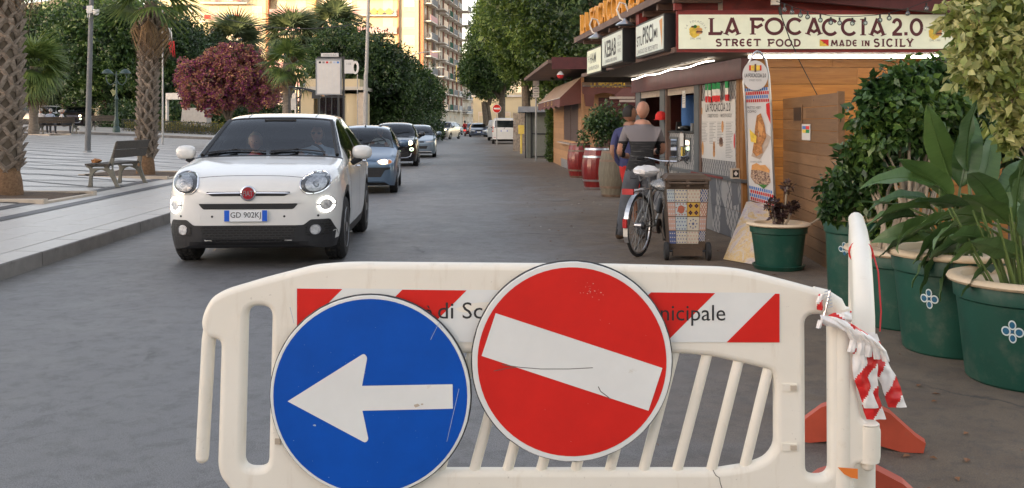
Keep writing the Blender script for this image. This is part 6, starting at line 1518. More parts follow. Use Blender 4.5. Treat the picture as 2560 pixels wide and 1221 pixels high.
part('badge_plate',MB().box((0,-.052,.05),(.075,.003,.09)),M['black_box'],sb);part('diamond',MB().add([(-.028,-.055,.05),(0,-.055,.020),(.028,-.055,.05),(0,-.055,.085)],[(0,1,2,3)]),M['poster'],sb)
nb_=thing('napkin_dispenser','steel napkin dispenser on the kiosk counter','dispenser',S(2.45,1.366,-.12));part('case',MB().box((0,0,.06),(.12,.14,.12)),M['grey_metal'],nb_);part('napkin',MB().box((0,0,.15),(.03,.06,.06),tap=.6),M['poster'],nb_)
tb=thing('card_reader','black card reader on the kiosk counter','card reader',S(3.35,1.366,-.12));part('case',MB().box((0,0,.07),(.09,.12,.14),tap=.8),M['black_box'],tb)
tr_=thing('black_tray','black bag and paper lying on the counter between dispenser and reader','bag',S(2.95,1.366,-.12));part('bag',MB().sphere((0,0,.04),(.10,.16,.045),12,8),M['black_box'],tr_,smooth=True);part('paper',MB().box((-.05,.12,.05),(.08,.10,.02)),M['poster'],tr_)
hp=thing('red_cap','red cap hanging on the window post over the counter','cap',S(s_of(1662),1.60,.06));m_=MB();m_.lathe([(.095,-.06),(.10,-.02),(.09,.03),(.06,.07),(0,.085)],16);part('crown',m_,M['it_red'],hp,smooth=True);part('peak',MB().box((-.06,-.06,-.06),(.12,.10,.012)),M['it_red'],hp)
nt_=thing('paper_notice','white printed notice taped over the serving hatch','notice',S(2.6,1.80,.01),-pi/2+math.atan(.1025));part('sheet',MB().box((0,0,.05),(.17,.003,.26)),M['poster'],nt_)
for i in range(5):part('print_line',MB().box((0,-.0025,.13-i*.035),(.12,.001,.008)),M['print_grey'],nt_)
nt2=thing('paper_notice','white notice with a yellow strip on the display window','notice',S(2.75,1.16,.0),-pi/2+math.atan(.1025));part('sheet',MB().box((0,0,.07),(.20,.003,.20)),M['poster'],nt2);part('yellow_strip',MB().box((0,-.001,-.11),(.09,.003,.14)),M['food_yellow'],nt2)
bs_=thing('bulb_string','string of clear round bulbs hanging across the top of the long sign','string lights',(0,0,0))
pts=[(1940,4),(1962,10),(1988,20),(2012,28),(2040,33),(2075,40),(2110,42),(2150,41),(2190,38),(2225,32),(2268,22),(2315,4),(2360,-8)]
P=[W(a,b_,10.62)for a,b_ in pts];part('cable',MB().tube(P,.004,5),M['wire'],bs_)
M['bulb']=glass_mat('bulb_glass',(.5,.5,.48),.15)
for a,b_ in((1961,10),(1980,17),(2001,25),(2019,29),(2051,37),(2077,43),(2099,44),(2131,45),(2163,44),(2200,37),(2223,32),(2269,20),(2316,8),(2361,-4)):
 c=W(a,b_,10.62);m_=MB();m_.tube([c,c+Vector((0,0,-.035))],.011,8);s_=part('bulb_socket',m_,M['black_box'],bs_,smooth=True)
 m_=MB();m_.sphere(c+Vector((0,0,-.062)),.027,12,8);part('bulb',m_,M['bulb'],s_,smooth=True)
m_=MB();m_.tube([W(1950,10,10.9),W(1953,40,10.9),W(1975,100,10.9),W(1989,130,10.9),W(1992,140,11.9),W(2015,185,11.9),W(2043,238,11.9)],.006,6);cb_=thing('loose_cable','black cable hanging down over the sign and the wood wall','cable',(0,0,0));part('wire',m_,M['wire'],cb_,smooth=True);part('plug_box',MB().box(W(1938,6,10.85),(.09,.05,.06)),M['shutter_white'],cb_);part('plug',MB().tube([W(1949,18,10.89),W(1952,38,10.89)],.018,8),M['black_box'],cb_)
bn=thing('arched_banner','tall arched metal banner frame with food pictures at the kiosk corner','banner',(0,0,0));BYn=11.0
L_,R_=[(1862,250),(1859,205),(1868,165),(1885,133),(1892,129)],[(1900,131),(1914,150),(1922,190),(1927,260),(1933,420),(1939,527)]
fr=[W(1873,505,11.1)]+[W(a,b_,10.95)for a,b_ in L_+R_];part('tube_frame',MB().tube(fr,.014,8),M['steel'],bn,smooth=True);part('bottom_bar',MB().tube([W(1873,505,11.1),W(1939,527,10.9)],.014,8),M['steel'],bn)
def bq(u,v):
 a=W(1861,222,10.94).lerp(W(1874,500,11.08),v);b_=W(1922,218,10.93).lerp(W(1935,517,10.87),v);return a.lerp(b_,u)
m_=MB()
for i in range(10):
 for j in range(20):m_.quad(*[bq(a/10,b_/20)for a,b_ in((i,j),(i+1,j),(i+1,j+1),(i,j+1))])
part('print_sheet',m_,M['poster'],bn)
fwd=Vector((0,-.006,0))
m_=MB()
for v0,v1,off in((0,.13,0),(.87,1,.5)):
 for j in range(4):
  for i in range(11):
   va,vb=v0+(v1-v0)*j/4,v0+(v1-v0)*(j+.8)/4;ua,ub=(i+.1+.5*(j%2))/11.5,(i+.75+.5*(j%2))/11.5;m_.quad(*[bq(a,b_)+fwd for a,b_ in((ua,va),(ub,va),(ub,vb),(ua,vb))],j%2)
tag(part('checked_border',m_,[M['cloth_blue'],M['tape_red']],bn),kind='stuff')
def bpoly(name,pts,mm,k=1):m_=MB();m_.add([bq(*p)+fwd*k for p in pts],[tuple(range(len(pts)))]);part(name,m_,M[mm],bn)
bpoly('paper_cone',[(.55,.35),(1.0,.42),(.85,.50),(.5,.62),(.15,.60),(.3,.5)],'cream_frame',1);bpoly('fried_fish',[(.45,.24),(.62,.22),(.75,.32),(.8,.42),(.6,.5),(.62,.56),(.35,.6),(.2,.56),(.3,.45),(.35,.35)],'food_brown',1.6);bpoly('fried_fish',[(.5,.28),(.7,.34),(.6,.42),(.45,.36)],'bun',2.2);bpoly('lemon_slice',[(.12,.36),(.4,.42),(.36,.48),(.15,.47)],'food_yellow',2.2)
bpoly('striped_cone',[(.85,.14),(1,.13),(1,.31),(.85,.22)],'tape_red',1.2);bpoly('burger_filling',[(.12,.72),(.5,.70),(.85,.73),(.9,.80),(.7,.85),(.25,.84),(.08,.79)],'food_mix',1.4);bpoly('bun_top',[(.12,.72),(.15,.68),(.35,.655),(.5,.67),(.7,.66),(.88,.70),(.86,.725),(.5,.715)],'bun',2);bpoly('salad',[(.35,.84),(.75,.83),(.6,.87)],'food_green',2.2)
bc=W(1888,189,10.9)
dk=part('round_plate',MB().add([(bc.x+.145*cos(k*pi/20),bc.y,bc.z+.17*sin(k*pi/20))for k in range(40)],[tuple(range(40))]),M['poster'],bn)
rzb=0
lettering('LA FOCACCIA 2.0',M['black_text'],bn,bc+Vector((0,-.004,.0)),w=.24,h=.045,bold=.01);lettering('STREET FOOD',M['print_grey'],bn,bc+Vector((0,-.004,-.055)),w=.14,h=.022)
for i,(dx,mm)in enumerate(((-.05,'it_red'),(.05,'it_red'),(-.03,'food_yellow'),(.03,'food_yellow'),(0,'food_dark'))):part('crest',MB().box(bc+Vector((dx,-.004-.001*i,.085)),(.04 if i<4 else .02,.002,.06 if i<4 else .09)),M[mm],bn)
p_=bq(.38,.17)+fwd*2;lettering('FRITTO MISTO',M['black_text'],bn,p_,w=.18,h=.028);p_=bq(.25,.205)+fwd*2;lettering('COPPO',M['black_text'],bn,p_,w=.10,h=.026);p_=bq(.5,.64)+fwd*2;lettering('PANINO SCIACCA MARE',M['print_grey'],bn,p_,w=.22,h=.022)
lb=thing('leaning_board','printed board with pale yellow and purple picture leaning at the wall behind the small pot','board',(0,0,0));
def pic_mat():
 m,t,b=nt('faded_picture');tc=N(t,'ShaderNodeTexCoord');n=noise_n(t,5,5,.7,tc.outputs['Object'],1.5);n2=noise_n(t,17,4,.7,tc.outputs['Object'],2)
 c=ramp(t,n.outputs[0],[(.3,(.42,.33,.42)),(.45,(.62,.55,.48)),(.55,(.66,.47,.20)),(.7,(.58,.55,.55))]).outputs[0];c=mixc(t,ramp(t,n2.outputs[0],[(.55,0),(.7,.7)]).outputs[0],c,(.32,.14,.10));t.links.new(c,b.inputs['Base Color']);b.inputs['Roughness'].default_value=.4;return m
M['faded']=pic_mat();M['pale_blue']=mat('pale_blue_print',(.42,.50,.62),.4)
A=[W(1866,505,11.0),W(1918,512,10.95),W(1945,668,9.95),W(1895,660,10.0),W(1808,632,10.45)];A[3].z=.01;A[2].z=.01;A[4].z=.01
m_=MB();m_.add(A+[p+Vector((.02,.03,0))for p in A],[(4,3,2,1,0),(5,6,7,8,9)]+[(i,(i+1)%5,(i+1)%5+5,i+5)for i in range(5)]);part('sheet',m_,M['faded'],lb)
cc=(A[0]+A[1]+A[3]+A[4])/4+Vector((.02,-.03,.02));e1=(A[1]-A[4]).normalized()*.12;e2=(A[0]-A[3]).normalized()*.16;e1=(A[3]-A[4]).normalized()*.13
m_=MB();m_.tube([cc+e1*cos(k*.33)+e2*sin(k*.33)for k in range(19)],.008,5,closed=True);part('blue_ring',m_,M['pale_blue'],lb)
K2=thing('shuttered_kiosk','closed peach board kiosk with brown awnings behind the barrels','kiosk',(1.97,26.9,0));K2Y=26.9;KD2=(1.545-1.97)/9.1
def S2(s,z,off=0):return Vector((1.97+KD2*s-off,K2Y+s,z))-K2.location
def b2x(s0,s1,z0,z1,o0,o1):
 vs=[S2(s,z,o)for z in(z0,z1)for s,o in((s0,o0),(s1,o0),(s1,o1),(s0,o1))];return MB().add(vs,[(0,1,2,3),(7,6,5,4),(0,4,5,1),(1,5,6,2),(2,6,7,3),(3,7,4,0)])
H2=GZ(193,K2Y)
part('core',b2x(.03,9.1,0,H2,-6,-.03),M['kiosk_in'],K2)
for i in range(14):
 z=i*.185;h=min(.182,H2-z)
 if h<.02:continue
 m_=MB();m_.bb((.0,-.012,z),(6.0,.03,z+h));part('front_board',m_,M['peach_wood'],K2)
 for a,b_ in(((0,1.0),(5.2,9.1))if .85<z<2.1 else((0,9.1),)):part('side_board',b2x(a,b_,z,z+h,-.03,.0),M['peach_wood'],K2)
part('corner_trim',MB().bb((-.03,-.03,0),(.05,.05,H2)),M['peach_wood'],K2)
sl0,sl1=.95,5.4
f=part('shutter_frame',b2x(1.0,5.2,.86,2.22,-.05,-.02),M['dark_red'],K2)
for i in range(17):part('shutter_slat',b2x(1.05,3.0,.90+i*.077,.90+i*.077+.07,-.02,-.006),M['roller']if 'roller' in M else M.setdefault('roller',mat('brown_shutter',(.09,.055,.045),.55,var=.2)),K2);part('shutter_slat',b2x(3.12,5.15,.90+i*.077,.90+i*.077+.07,-.02,-.006),M['roller'],K2)
part('window_ledge',b2x(.8,5.6,.82,.86,-.02,.18),M['cream_frame'],K2);part('tiled_plinth',b2x(.2,6,0,.28,.0,.012),M['diamond_pat'],K2)
xd=GX(1496,K2Y)-1.97;part('door_frame',MB().bb((xd-.04,-.03,.78),(4.5,-.013,GZ(238,K2Y))),M['peach_wood'],K2)
for i in range(11):part('door_slat',MB().bb((xd,-.045,.82+i*.125),(4.5,-.031,.82+i*.125+.115)),M['red_dark_slat']if 'red_dark_slat' in M else M.setdefault('red_dark_slat',mat('maroon_shutter',(.085,.018,.018),.5,var=.15)),K2)
part('front_ledge',MB().bb((xd-.45,-.35,.74),(4.5,-.0,.79)),M['kiosk_in'],K2)
m_=MB();zr=GZ(164,K2Y);vs=[(-1.0,-1.0,zr),(5,-1.0,zr),(5,10,zr+.1),(-1.5,10,zr+.0),];m_.add([Vector(v)for v in vs]+[Vector(v)+Vector((0,0,.10))for v in vs],[(3,2,1,0),(4,5,6,7),(0,1,5,4),(3,0,4,7)]);part('roof',m_,M['brown_fascia'],K2)
part('roof_fascia',MB().bb((-.9,-1.04,zr-.16),(5,-1.0,zr+.16)),M['dark_red'],K2)
def awning(t,P0,P1,out,drop,val,letters,side=True):
 """P0,P1 top edge on the wall; out: vector out"""
 n=14;A=[P0.lerp(P1,i/n)for i in range(n+1)];B=[a+out+Vector((0,0,-drop))for a in A]
 m_=MB()
 for i in range(n):m_.quad(A[i],B[i],B[i+1],A[i+1])
 part('canvas',m_,M['awning'],t)
 m_=MB()
 for i in range(n*3):
  f0,f1=i/(n*3),(i+1)/(n*3);v=lambda f:val+.035*sin(f*n*2.2);p,q=B[0].lerp(B[-1],f0),B[0].lerp(B[-1],f1);m_.quad(p,q,q-Vector((0,0,v(f1))),p-Vector((0,0,v(f0))))
 part('valance',m_,M['awning_dark'],t)
 if side:
  for a,b_ in((A[0],B[0]),(A[-1],B[-1])):part('side_cheek',MB().add([a,b_,b_-Vector((0,0,val)),a-Vector((0,0,drop+val*.6))],[(0,1,2,3)]),M['awning_dark'],t)
 m_=MB();m_.tube([B[0],B[-1]],.018,6);part('front_bar',m_,M['steel'],t)
M['awning']=mat('awning_canvas',(.36,.25,.18),.85,var=.12,ns=2);M['awning_dark']=mat('awning_valance',(.14,.055,.045),.85,var=.15,ns=3)
aw=thing('brown_awning','brown canvas awning open over the shuttered side window','awning',K2.location)
awning(aw,S2(.1,2.78),S2(8.3,2.78),Vector((-.62,0,0)),.60,.24,None)
for s_,mm in((1.6,0),(3.0,0),(4.4,0)):lettering('FOOD',M['food_yellow'],aw,S2(s_+1,2.08,.635),w=1.1,h=.13,rz=-pi/2)
aw2=thing('brown_awning','rolled brown awning lettered LA FOCACCIA over the front shutter','awning',K2.location)
x0,x1=GX(1456,26.6)-1.97,3.9;awning(aw2,Vector((x0,-.04,GZ(205,26.6))),Vector((x1,-.04,GZ(205,26.6))),Vector((0,-.35,0)),.12,.22,None)
lettering('LA FOCACCIA',M['food_yellow'],aw2,(GX(1521,26.5)-1.97,-.395,GZ(213,26.5)),w=.98,h=.13,bold=.02)
part('hanging_fold',MB().add([(x0,-.4,GZ(215,26.5)),(x0+.35,-.4,GZ(222,26.5)),(x0+.30,-.35,GZ(268,26.5)),(x0+.08,-.35,GZ(266,26.5))],[(0,3,2,1)]),M['awning_dark'],aw2)
for i,(px,py,w_)in enumerate(((1555,245,.65),(1575,253,.55))):part('loose_batten',MB().box((GX(px,25)-1.97,-1.9,GZ(py,25)),(w_,.05,.06)),M['cream_frame'],aw2)
part('folded_canvas',MB().add([(GX(1535,25)-1.97,-1.92,GZ(241,25)),(GX(1592,25)-1.97,-1.92,GZ(243,25)),(GX(1592,25)-1.97,-1.85,GZ(222,25)),(GX(1557,25)-1.97,-1.85,GZ(221,25))],[(0,1,2,3)]),M['awning_dark'],aw2)
lp=thing('hanging_lamp','small red and white lamp hanging from the second kiosk roof','lamp',W(1401,186,26));part('cap',MB().lathe([(.01,.09),(.05,.06),(.10,-.02)],14),M['poster'],lp);part('base',MB().lathe([(.10,-.02),(.07,-.10),(.02,-.12)],14),M['it_red'],lp)
rg=random.Random(6);x0,x1=GX(1366,35.8),GX(1386,35.8);C=[(rg.uniform(x0+.05,x1),35.9+rg.uniform(0,.3),rg.uniform(.05,2.05))for _ in range(150)]
tag(link('ivy_screen',quads_mesh('ivy_screen',leaves_np([(a-(x0+x1)/2,b_-35.9,c)for a,b_,c in C],[.11]*len(C),30,.07,8),FICL),loc=((x0+x1)/2,35.9,0)),'tall narrow panel of green ivy at the far corner of the peach kiosk','ivy')
GB=thing('green_booth','closed grey green metal booth with flat roof beyond the ivy panel','kiosk',(GX(1345,40),40,0));q=lambda px:GX(px,40)-GB.location.x
M['booth']=mat('grey_green_paint',(.17,.18,.155),.6,var=.1)
part('wall',MB().bb((q(1318),0,0),(q(1376),3.5,GZ(281,40))),M['booth'],GB);part('roof',MB().bb((q(1296),-.5,GZ(281,40)),(q(1385),4,GZ(267,40))),M['grey_rail'],GB)
for px in(1314,1328,1374):part('frame_post',MB().bb((q(px)-.03,-.06,0),(q(px)+.03,-.005,GZ(281,40))),M['dark_metal'],GB)
for z in(.06,1.0):part('frame_rail',MB().bb((q(1330),-.05,z),(q(1373),-.006,z+.04)),M['dark_metal'],GB)
WF=thing('plank_fence','weathered vertical plank fence between the booth and the white van','fence',(GX(1303,50),50,0))
for i in range(9):part('plank',MB().bb((-.42+i*.1,-.015+.01*(i%2),0),(-.33+i*.1,.015,2.0-.03*(i%3))),M['palm_boot'],WF)
yb_=thing('yellow_post','yellow post box on a post in front of the plank fence','post box',(GX(1303,46),46,0));part('box',MB().box((0,0,1.15),(.28,.2,.42)),M['cloth_yellow'],yb_);part('post',MB().tube([(0,0,0),(0,0,.95)],.05,8),M['cloth_yellow'],yb_)
M['skin']=mat('skin',(.44,.22,.145),.5,var=.06,ns=8);M['skin_tan']=mat('tanned_skin',(.30,.15,.09),.55,var=.06);M['hair_dark']=mat('dark_hair',(.015,.012,.01),.7,bmp=.4,bs=90);M['hair_grey']=mat('grey_hair',(.45,.42,.38),.8,bmp=.4,bs=90);M['hair_light']=mat('light_hair',(.36,.27,.18),.8,bmp=.4,bs=90)
M['shirt_grey']=mat('grey_tshirt',(.17,.155,.16),.9,var=.08,bmp=.2,bs=120);M['denim']=mat('faded_black_jeans',(.085,.09,.10),.9,var=.3,ns=7,dirt=(.10,.10,.105),dirt_s=5,bmp=.2,bs=150);M['navy']=mat('navy_tshirt',(.05,.055,.14),.9);M['red_cloth2']=mat('red_shorts',(.55,.03,.025),.85);M['shoe']=mat('brown_shoe',(.12,.075,.045),.7);M['white_shirt']=mat('white_shirt',(.60,.60,.62),.9);M['pale_blue_shirt']=mat('pale_blue_shirt',(.35,.42,.55),.9);M['grey_trousers']=mat('grey_trousers',(.09,.095,.11),.9);M['eye']=mat('eye',(.03,.02,.02),.3);M['lip']=mat('lip',(.38,.14,.11),.5)
def stripe_mat():
 m,t,b=nt('streaked_black_shirt');tc=N(t,'ShaderNodeTexCoord');mp=N(t,'ShaderNodeMapping');mp.inputs['Scale'].default_value=(2.2,2.2,55);t.links.new(tc.outputs['Object'],mp.inputs[0]);n=noise_n(t,2.2,4,.6,mp.outputs[0],.8)
 c=ramp(t,n.outputs[0],[(.50,(.018,.018,.019)),(.62,(.035,.035,.036)),(.70,(.19,.18,.18))]).outputs[0];t.links.new(c,b.inputs['Base Color']);b.inputs['Roughness'].default_value=.95;return m
M['streak']=stripe_mat()
def two_tone():
 m=M['streak'].copy();t=m.node_tree;b=t.nodes['Principled BSDF'];src=b.inputs['Base Color'].links[0].from_socket;tc=N(t,'ShaderNodeTexCoord');sp=N(t,'ShaderNodeSeparateXYZ');t.links.new(tc.outputs['Object'],sp.inputs[0])
 g=t.nodes.new('ShaderNodeMath');g.operation='GREATER_THAN';g.inputs[1].default_value=1.262;t.links.new(sp.outputs[2],g.inputs[0]);t.links.new(mixc(t,g.outputs[0],src,(.20,.18,.185)),b.inputs['Base Color']);return m
M['two_tone']=two_tone()
def skin_body(joints,edges,root,mats,assign,name='body',parent=None,sub=2):
 bm=bmesh.new();vs={k:bm.verts.new(v[0])for k,v in joints.items()}
 for a,b_ in edges:bm.edges.new((vs[a],vs[b_]))
 me=bpy.data.meshes.new(name);bm.to_mesh(me);bm.free();o=bpy.data.objects.new(name,me);COL.objects.link(o)
 o.modifiers.new('skin','SKIN');keys=list(joints.keys())
 if not me.skin_vertices:
  bpy.context.view_layer.objects.active=o;bpy.ops.mesh.customdata_skin_add()
 for i,k in enumerate(keys):
  r=joints[k][1];sv=me.skin_vertices[0].data[i];sv.radius=(r,r)if not isinstance(r,tuple)else r;sv.use_root=(k==root)
 s=o.modifiers.new('sub','SUBSURF');s.levels=sub;s.render_levels=sub
 dg=bpy.context.evaluated_depsgraph_get();out=bpy.data.meshes.new_from_object(o.evaluated_get(dg));bpy.data.objects.remove(o)
 out.materials.clear()
 for m in mats:out.materials.append(m)
 for p in out.polygons:p.material_index=assign(p.center);p.use_smooth=True
 out.name=name;return link(name,out,parent)
def head(parent,c,r,face,skin,hair=None,hstyle='short',tilt=0,glasses=False):
 """face: unit vector the face looks at (xy)"""
 a=atan2(face[1],face[0]);Rm=Matrix.Translation(Vector(c))@Matrix.Rotation(a,4,'Z')@Matrix.Rotation(tilt,4,'Y');m_=MB();n,k=20,16
 vs=[];fs=[]
 for i in range(k+1):
  ph=pi*i/k-pi/2
  for j in range(n):
   th=2*pi*j/n;x,y,z=cos(ph)*cos(th),cos(ph)*sin(th),sin(ph)
   jaw=1-.22*max(0,-z)*(1 if x>-.2 else .7);X=x*.98*(1+.08*(x<0));Y=y*.80*jaw;Z=z*1.13
   if x>0.6 and abs(y)<.25:X+=.05*math.exp(-((z+.08)/.14)**2)+.06*math.exp(-((z+.18)/.10)**2-(y/.12)**2)
   if x>.5:X-=.045*math.exp(-((z-.08)/.1)**2-((abs(y)-.33)/.14)**2)
   if x>.3 and z<-.6:X+=.05
   vs.append((X*r,Y*r,Z*r))
 for i in range(k):
  for j in range(n):fs.append((i*n+j,i*n+(j+1)%n,(i+1)*n+(j+1)%n,(i+1)*n+j))
 m_.add(vs,fs);h=part('head',m_,skin,parent,smooth=True,angle=None);h.matrix_local=Rm
 nm=MB();nm.add([(r*.98,0,r*.12),(r*1.22,0,-r*.20),(r*.95,r*.14,-r*.24),(r*.95,-r*.14,-r*.24)],[(0,2,1),(0,1,3),(1,2,3)]);part('nose',nm,skin,h,smooth=True)
 for s in(-1,1):
  em=MB();em.sphere((-.02*r,s*r*.80,-.02*r),(.13*r,.06*r,.23*r),8,6);part('ear',em,skin,h,smooth=True)
  ey=MB();ey.sphere((r*.88,s*r*.30,r*.06),(r*.07,r*.11,r*.05),8,5);part('eye',ey,M['eye'],h,smooth=True)
 mo=MB();mo.sphere((r*.93,0,-r*.50),(r*.05,r*.22,r*.045),8,5);part('mouth',mo,M['lip'],h,smooth=True)
 if hair:
  hm=MB();vs=[]
  for i in range(9):
   ph=pi*(i/8)*.5*(1.0 if hstyle=='short' else 1.1)
   for j in range(n):
    th=2*pi*j/n;drop=(.55 if cos(th)>.35 else 1.25 if hstyle=='short' else 1.55);pp=pi/2-ph*drop;x,y,z=cos(pp)*cos(th),cos(pp)*sin(th),sin(pp);bm_=1.07+.035*noise.noise(Vector((x*5,y*5,z*5)))
    vs.append((x*1.04*r*bm_,y*.84*r*bm_,z*1.18*r*bm_+.01*r))
  fs=[(i*n+j,i*n+(j+1)%n,(i+1)*n+(j+1)%n,(i+1)*n+j)for i in range(8)for j in range(n)];hm.add(vs,fs);part('hair',hm,hair,h,smooth=True,angle=None)
 if glasses:
  g=MB()
  for s in(-1,1):g.sphere((r*.98,s*r*.34,r*.07),(r*.06,r*.24,r*.17),10,6);g.tube([(r*.9,s*r*.55,r*.12),(0,s*r*.84,r*.08)],r*.03,5)
  part('sunglasses',g,M['black_box'],h,smooth=True)
 return h
def hand(parent,c,fwd,palm_n,skin,s=1.0,curl=.6,mirror=1):
 f=Vector(fwd).normalized();nn=Vector(palm_n).normalized();nn=(nn-f*nn.dot(f)).normalized();sd=f.cross(nn)*mirror;c=Vector(c);m_=MB()
 m_.tube([c-f*.02*s,c+f*.035*s,c+f*.075*s],[.022*s,.036*s,.036*s],10)
 for i,(o_,L)in enumerate(((-.027,.062),(-.009,.074),(.009,.069),(.026,.054))):
  b_=c+f*.078*s+sd*o_*s;p=[b_-f*.02*s];d=f.copy();cur=b_
  for k in range(3):p.append(cur.copy());d=(d*cos(curl)-nn*sin(curl)).normalized();cur=cur+d*L*s*(.42,.32,.26)[k]
  p.append(cur);m_.tube(p,[.0095*s,.0095*s,.009*s,.008*s,.006*s],7)
 b_=c+f*.015*s-sd*.024*s;m_.tube([b_,b_+(f*.5-sd*.8-nn*.2)*.035*s,b_+(f*.9-sd*.7-nn*.5)*.06*s],[.013*s,.011*s,.008*s],7)
 return part('hand',m_,skin,parent,smooth=True)
E_=[('pel','sp'),('sp','ch'),('ch','nk0'),('nk0','nk'),('ch','sL'),('sL','eL'),('eL','wL'),('ch','sR'),('sR','eR'),('eR','wR'),('pel','hL'),('hL','kL'),('kL','aL'),('aL','tL'),('pel','hR'),('hR','kR'),('kR','aR'),('aR','tR')]
def human(name,label,loc,rz,J,mats,assign,hd,group=None,**k):
 t=thing(name,label,'person',loc,rz,group);skin_body(J,E_,'pel',mats,assign,'body',t,3 if loc[1]<20 else 2)
 h=head(t,**hd);
 return t
V3=Vector
Jm=dict(pel=((.02,0,.93),(.165,.12)),sp=((.03,.0,1.12),(.185,.125)),ch=((.03,.0,1.32),(.20,.125)),nk0=((.04,.01,1.46),(.085,.07)),nk=((.045,.03,1.54),.058),sL=((-.165,.0,1.385),.082),eL=((-.235,.06,1.12),.052),wL=((-.15,.30,1.06),.034),sR=((.225,.0,1.385),.082),eR=((.30,.10,1.13),.056),wR=((.20,.35,1.12),.036),hL=((-.08,0,.84),.13),kL=((-.165,.0,.46),.098),aL=((-.225,-.02,.12),.085),tL=((-.25,.14,.045),.045),hR=((.12,0,.84),.13),kR=((.08,.03,.46),.098),aR=((.03,.05,.12),.085),tR=((.08,.21,.045),.045))
def asg_m(c):
 if c.z<.085:return 4
 if c.z<.90 and abs(c.x-.02)<.30 and c.y<.27:return 3
 if c.z>1.475 and abs(c.x-.04)<.12:return 0
 if(c.x<-.215 or c.x>.265 or c.y>.17)and c.z<1.235 and c.z>.8:return 0
 if c.z>1.255+.02*noise.noise(Vector((c.x*4,0,0))):return 1
 return 2
man=human('person','bald man seen from behind in grey and streaked black t-shirt at the serving hatch',(1.60,12.05,0),0,Jm,[M['skin'],M['two_tone'],M['two_tone'],M['denim'],M['shoe']],asg_m,dict(c=(.05,.05,1.655),r=.098,face=(.45,.9),skin=M['skin'],tilt=.25))
hand(man,(-.14,.32,1.06),(.4,.9,.1),(0,-.2,1),M['skin'],1,.5);hand(man,(.19,.37,1.12),(-.3,.9,.1),(0,-.2,1),M['skin'],1,.5,-1)
m_=MB();m_.tube([(-.12,-.105,.86),(-.13,-.115,.80),(-.06,-.125,.80),(-.05,-.11,.87)],.006,4);part('pocket_seam',m_,M['black_text'],man)
m_=MB();m_.lathe([(.178,-.012),(.182,0),(.178,.012)],20,c=(.02,0,.905),sy=.74);part('shirt_hem',m_,M['streak'],man,smooth=True)
J2=dict(Jm);J2.update(sL=((-.16,.0,1.37),.075),eL=((-.22,-.10,1.10),.046),wL=((-.10,-.02,.90),.032),sR=((.18,.03,1.37),.075),eR=((.22,.10,1.12),.046),wR=((.2,.3,1.08),.032),hL=((-.02,0,.84),.12),kL=((.06,.0,.46),.07),aL=((.12,-.02,.10),.05),tL=((.12,.14,.045),.045),kR=((.2,.03,.46),.07),aR=((.24,.05,.10),.05),tR=((.26,.2,.045),.045))
def asg_2(c):
 if c.z<.085:return 4
 if c.z<.60:return 0
 if c.z<.90 and abs(c.x)<.3 and c.y>-.18 and not(c.x<-.17 and c.z>.8):return 3
 if c.z>1.475:return 0
 if(c.x<-.19 or c.x>.21)and c.z<1.20:return 0
 if c.z>.86:return 1
 return 0
man2=human('person','dark haired man in navy t-shirt and red shorts looking right past the bald man',(1.615,13.4,0),radians(-8),J2,[M['skin_tan'],M['navy'],M['navy'],M['red_cloth2'],M['shoe']],asg_2,dict(c=(.03,.05,1.645),r=.098,face=(.97,-.1),skin=M['skin_tan'],hair=M['hair_dark']))
man2.scale=(.96,.96,.985)
hand(man2,(-.09,-.0,.90),(.7,.3,-.4),(0,-1,.2),M['skin_tan'],1,.5)
def seated(label,loc,rz,shirt,hair,lean=0,crossed=False,grp=None):
 J=dict(pel=((0,0,.50),(.16,.13)),sp=((0,.0+lean*.3,.68),(.16,.12)),ch=((0,lean*.7,.90),(.175,.115)),nk0=((0,lean,1.04),(.07,.065)),nk=((0,lean+.02,1.10),.055),sL=((-.17,lean*.7,.97),.07),eL=((-.24,.08,.72),.048),wL=((-.16,.30,.66),.034),sR=((.17,lean*.7,.97),.07),eR=((.24,.08,.72),.048),wR=((.14,.30,.66),.034),hL=((-.10,.08,.50),.10),kL=((-.13,.46,.50),.07),aL=((-.13,.45,.10),.05),tL=((-.13,.60,.04),.04),hR=((.10,.08,.50),.10),kR=((.12,.46,.54),.07),aR=((.12,.47,.10),.05),tR=((.12,.62,.04),.04))
 if crossed:J.update(kR=((.10,.48,.60),.07),aR=((.26,.66,.30),.05),tR=((.34,.78,.26),.04))
 def asg(c):
  if c.z<.075 or(crossed and c.z<.30 and c.x>.2):return 4
  if c.z>1.055:return 0
  if c.z<.60 and not(abs(c.x)>.18 and c.z>.58):return 3
  if(abs(c.x)>.19 or c.y>.14)and c.z<.80:return 0
  return 1
 t=human('person',label,loc,rz,J,[M['skin'],shirt,shirt,M['grey_trousers'],M['shoe']],asg,dict(c=(0,lean+.03,1.205),r=.098,face=(.1,1),skin=M['skin'],hair=hair),grp)
 for s in(-1,1):hand(t,(s*.15,.31,.66),(-s*.4,.9,-.2),(0,.1,1),M['skin'],1,.7,s)
 return t
Yb=50.0;
def zpl(px,Y):return ZP(GX(px,Y),Y)+(.13 if Y>52 else 0)
seated('seated man with pale shirt at the left end of the far bench',(GX(101,Yb),Yb,zpl(101,Yb)),0,M['shirt_pale']if 'shirt_pale' in M else M['white_shirt'],M['hair_grey'])
seated('seated man in blue and white in the middle of the far bench',(GX(124,Yb),Yb,zpl(124,Yb)),.1,M['pale_blue_shirt'],M['hair_grey'],.10)
seated('grey haired seated man in white shirt with crossed legs rightmost on the far bench',(GX(154,Yb),Yb,zpl(154,Yb)),-.9,M['white_shirt'],M['hair_grey'],.0,True)
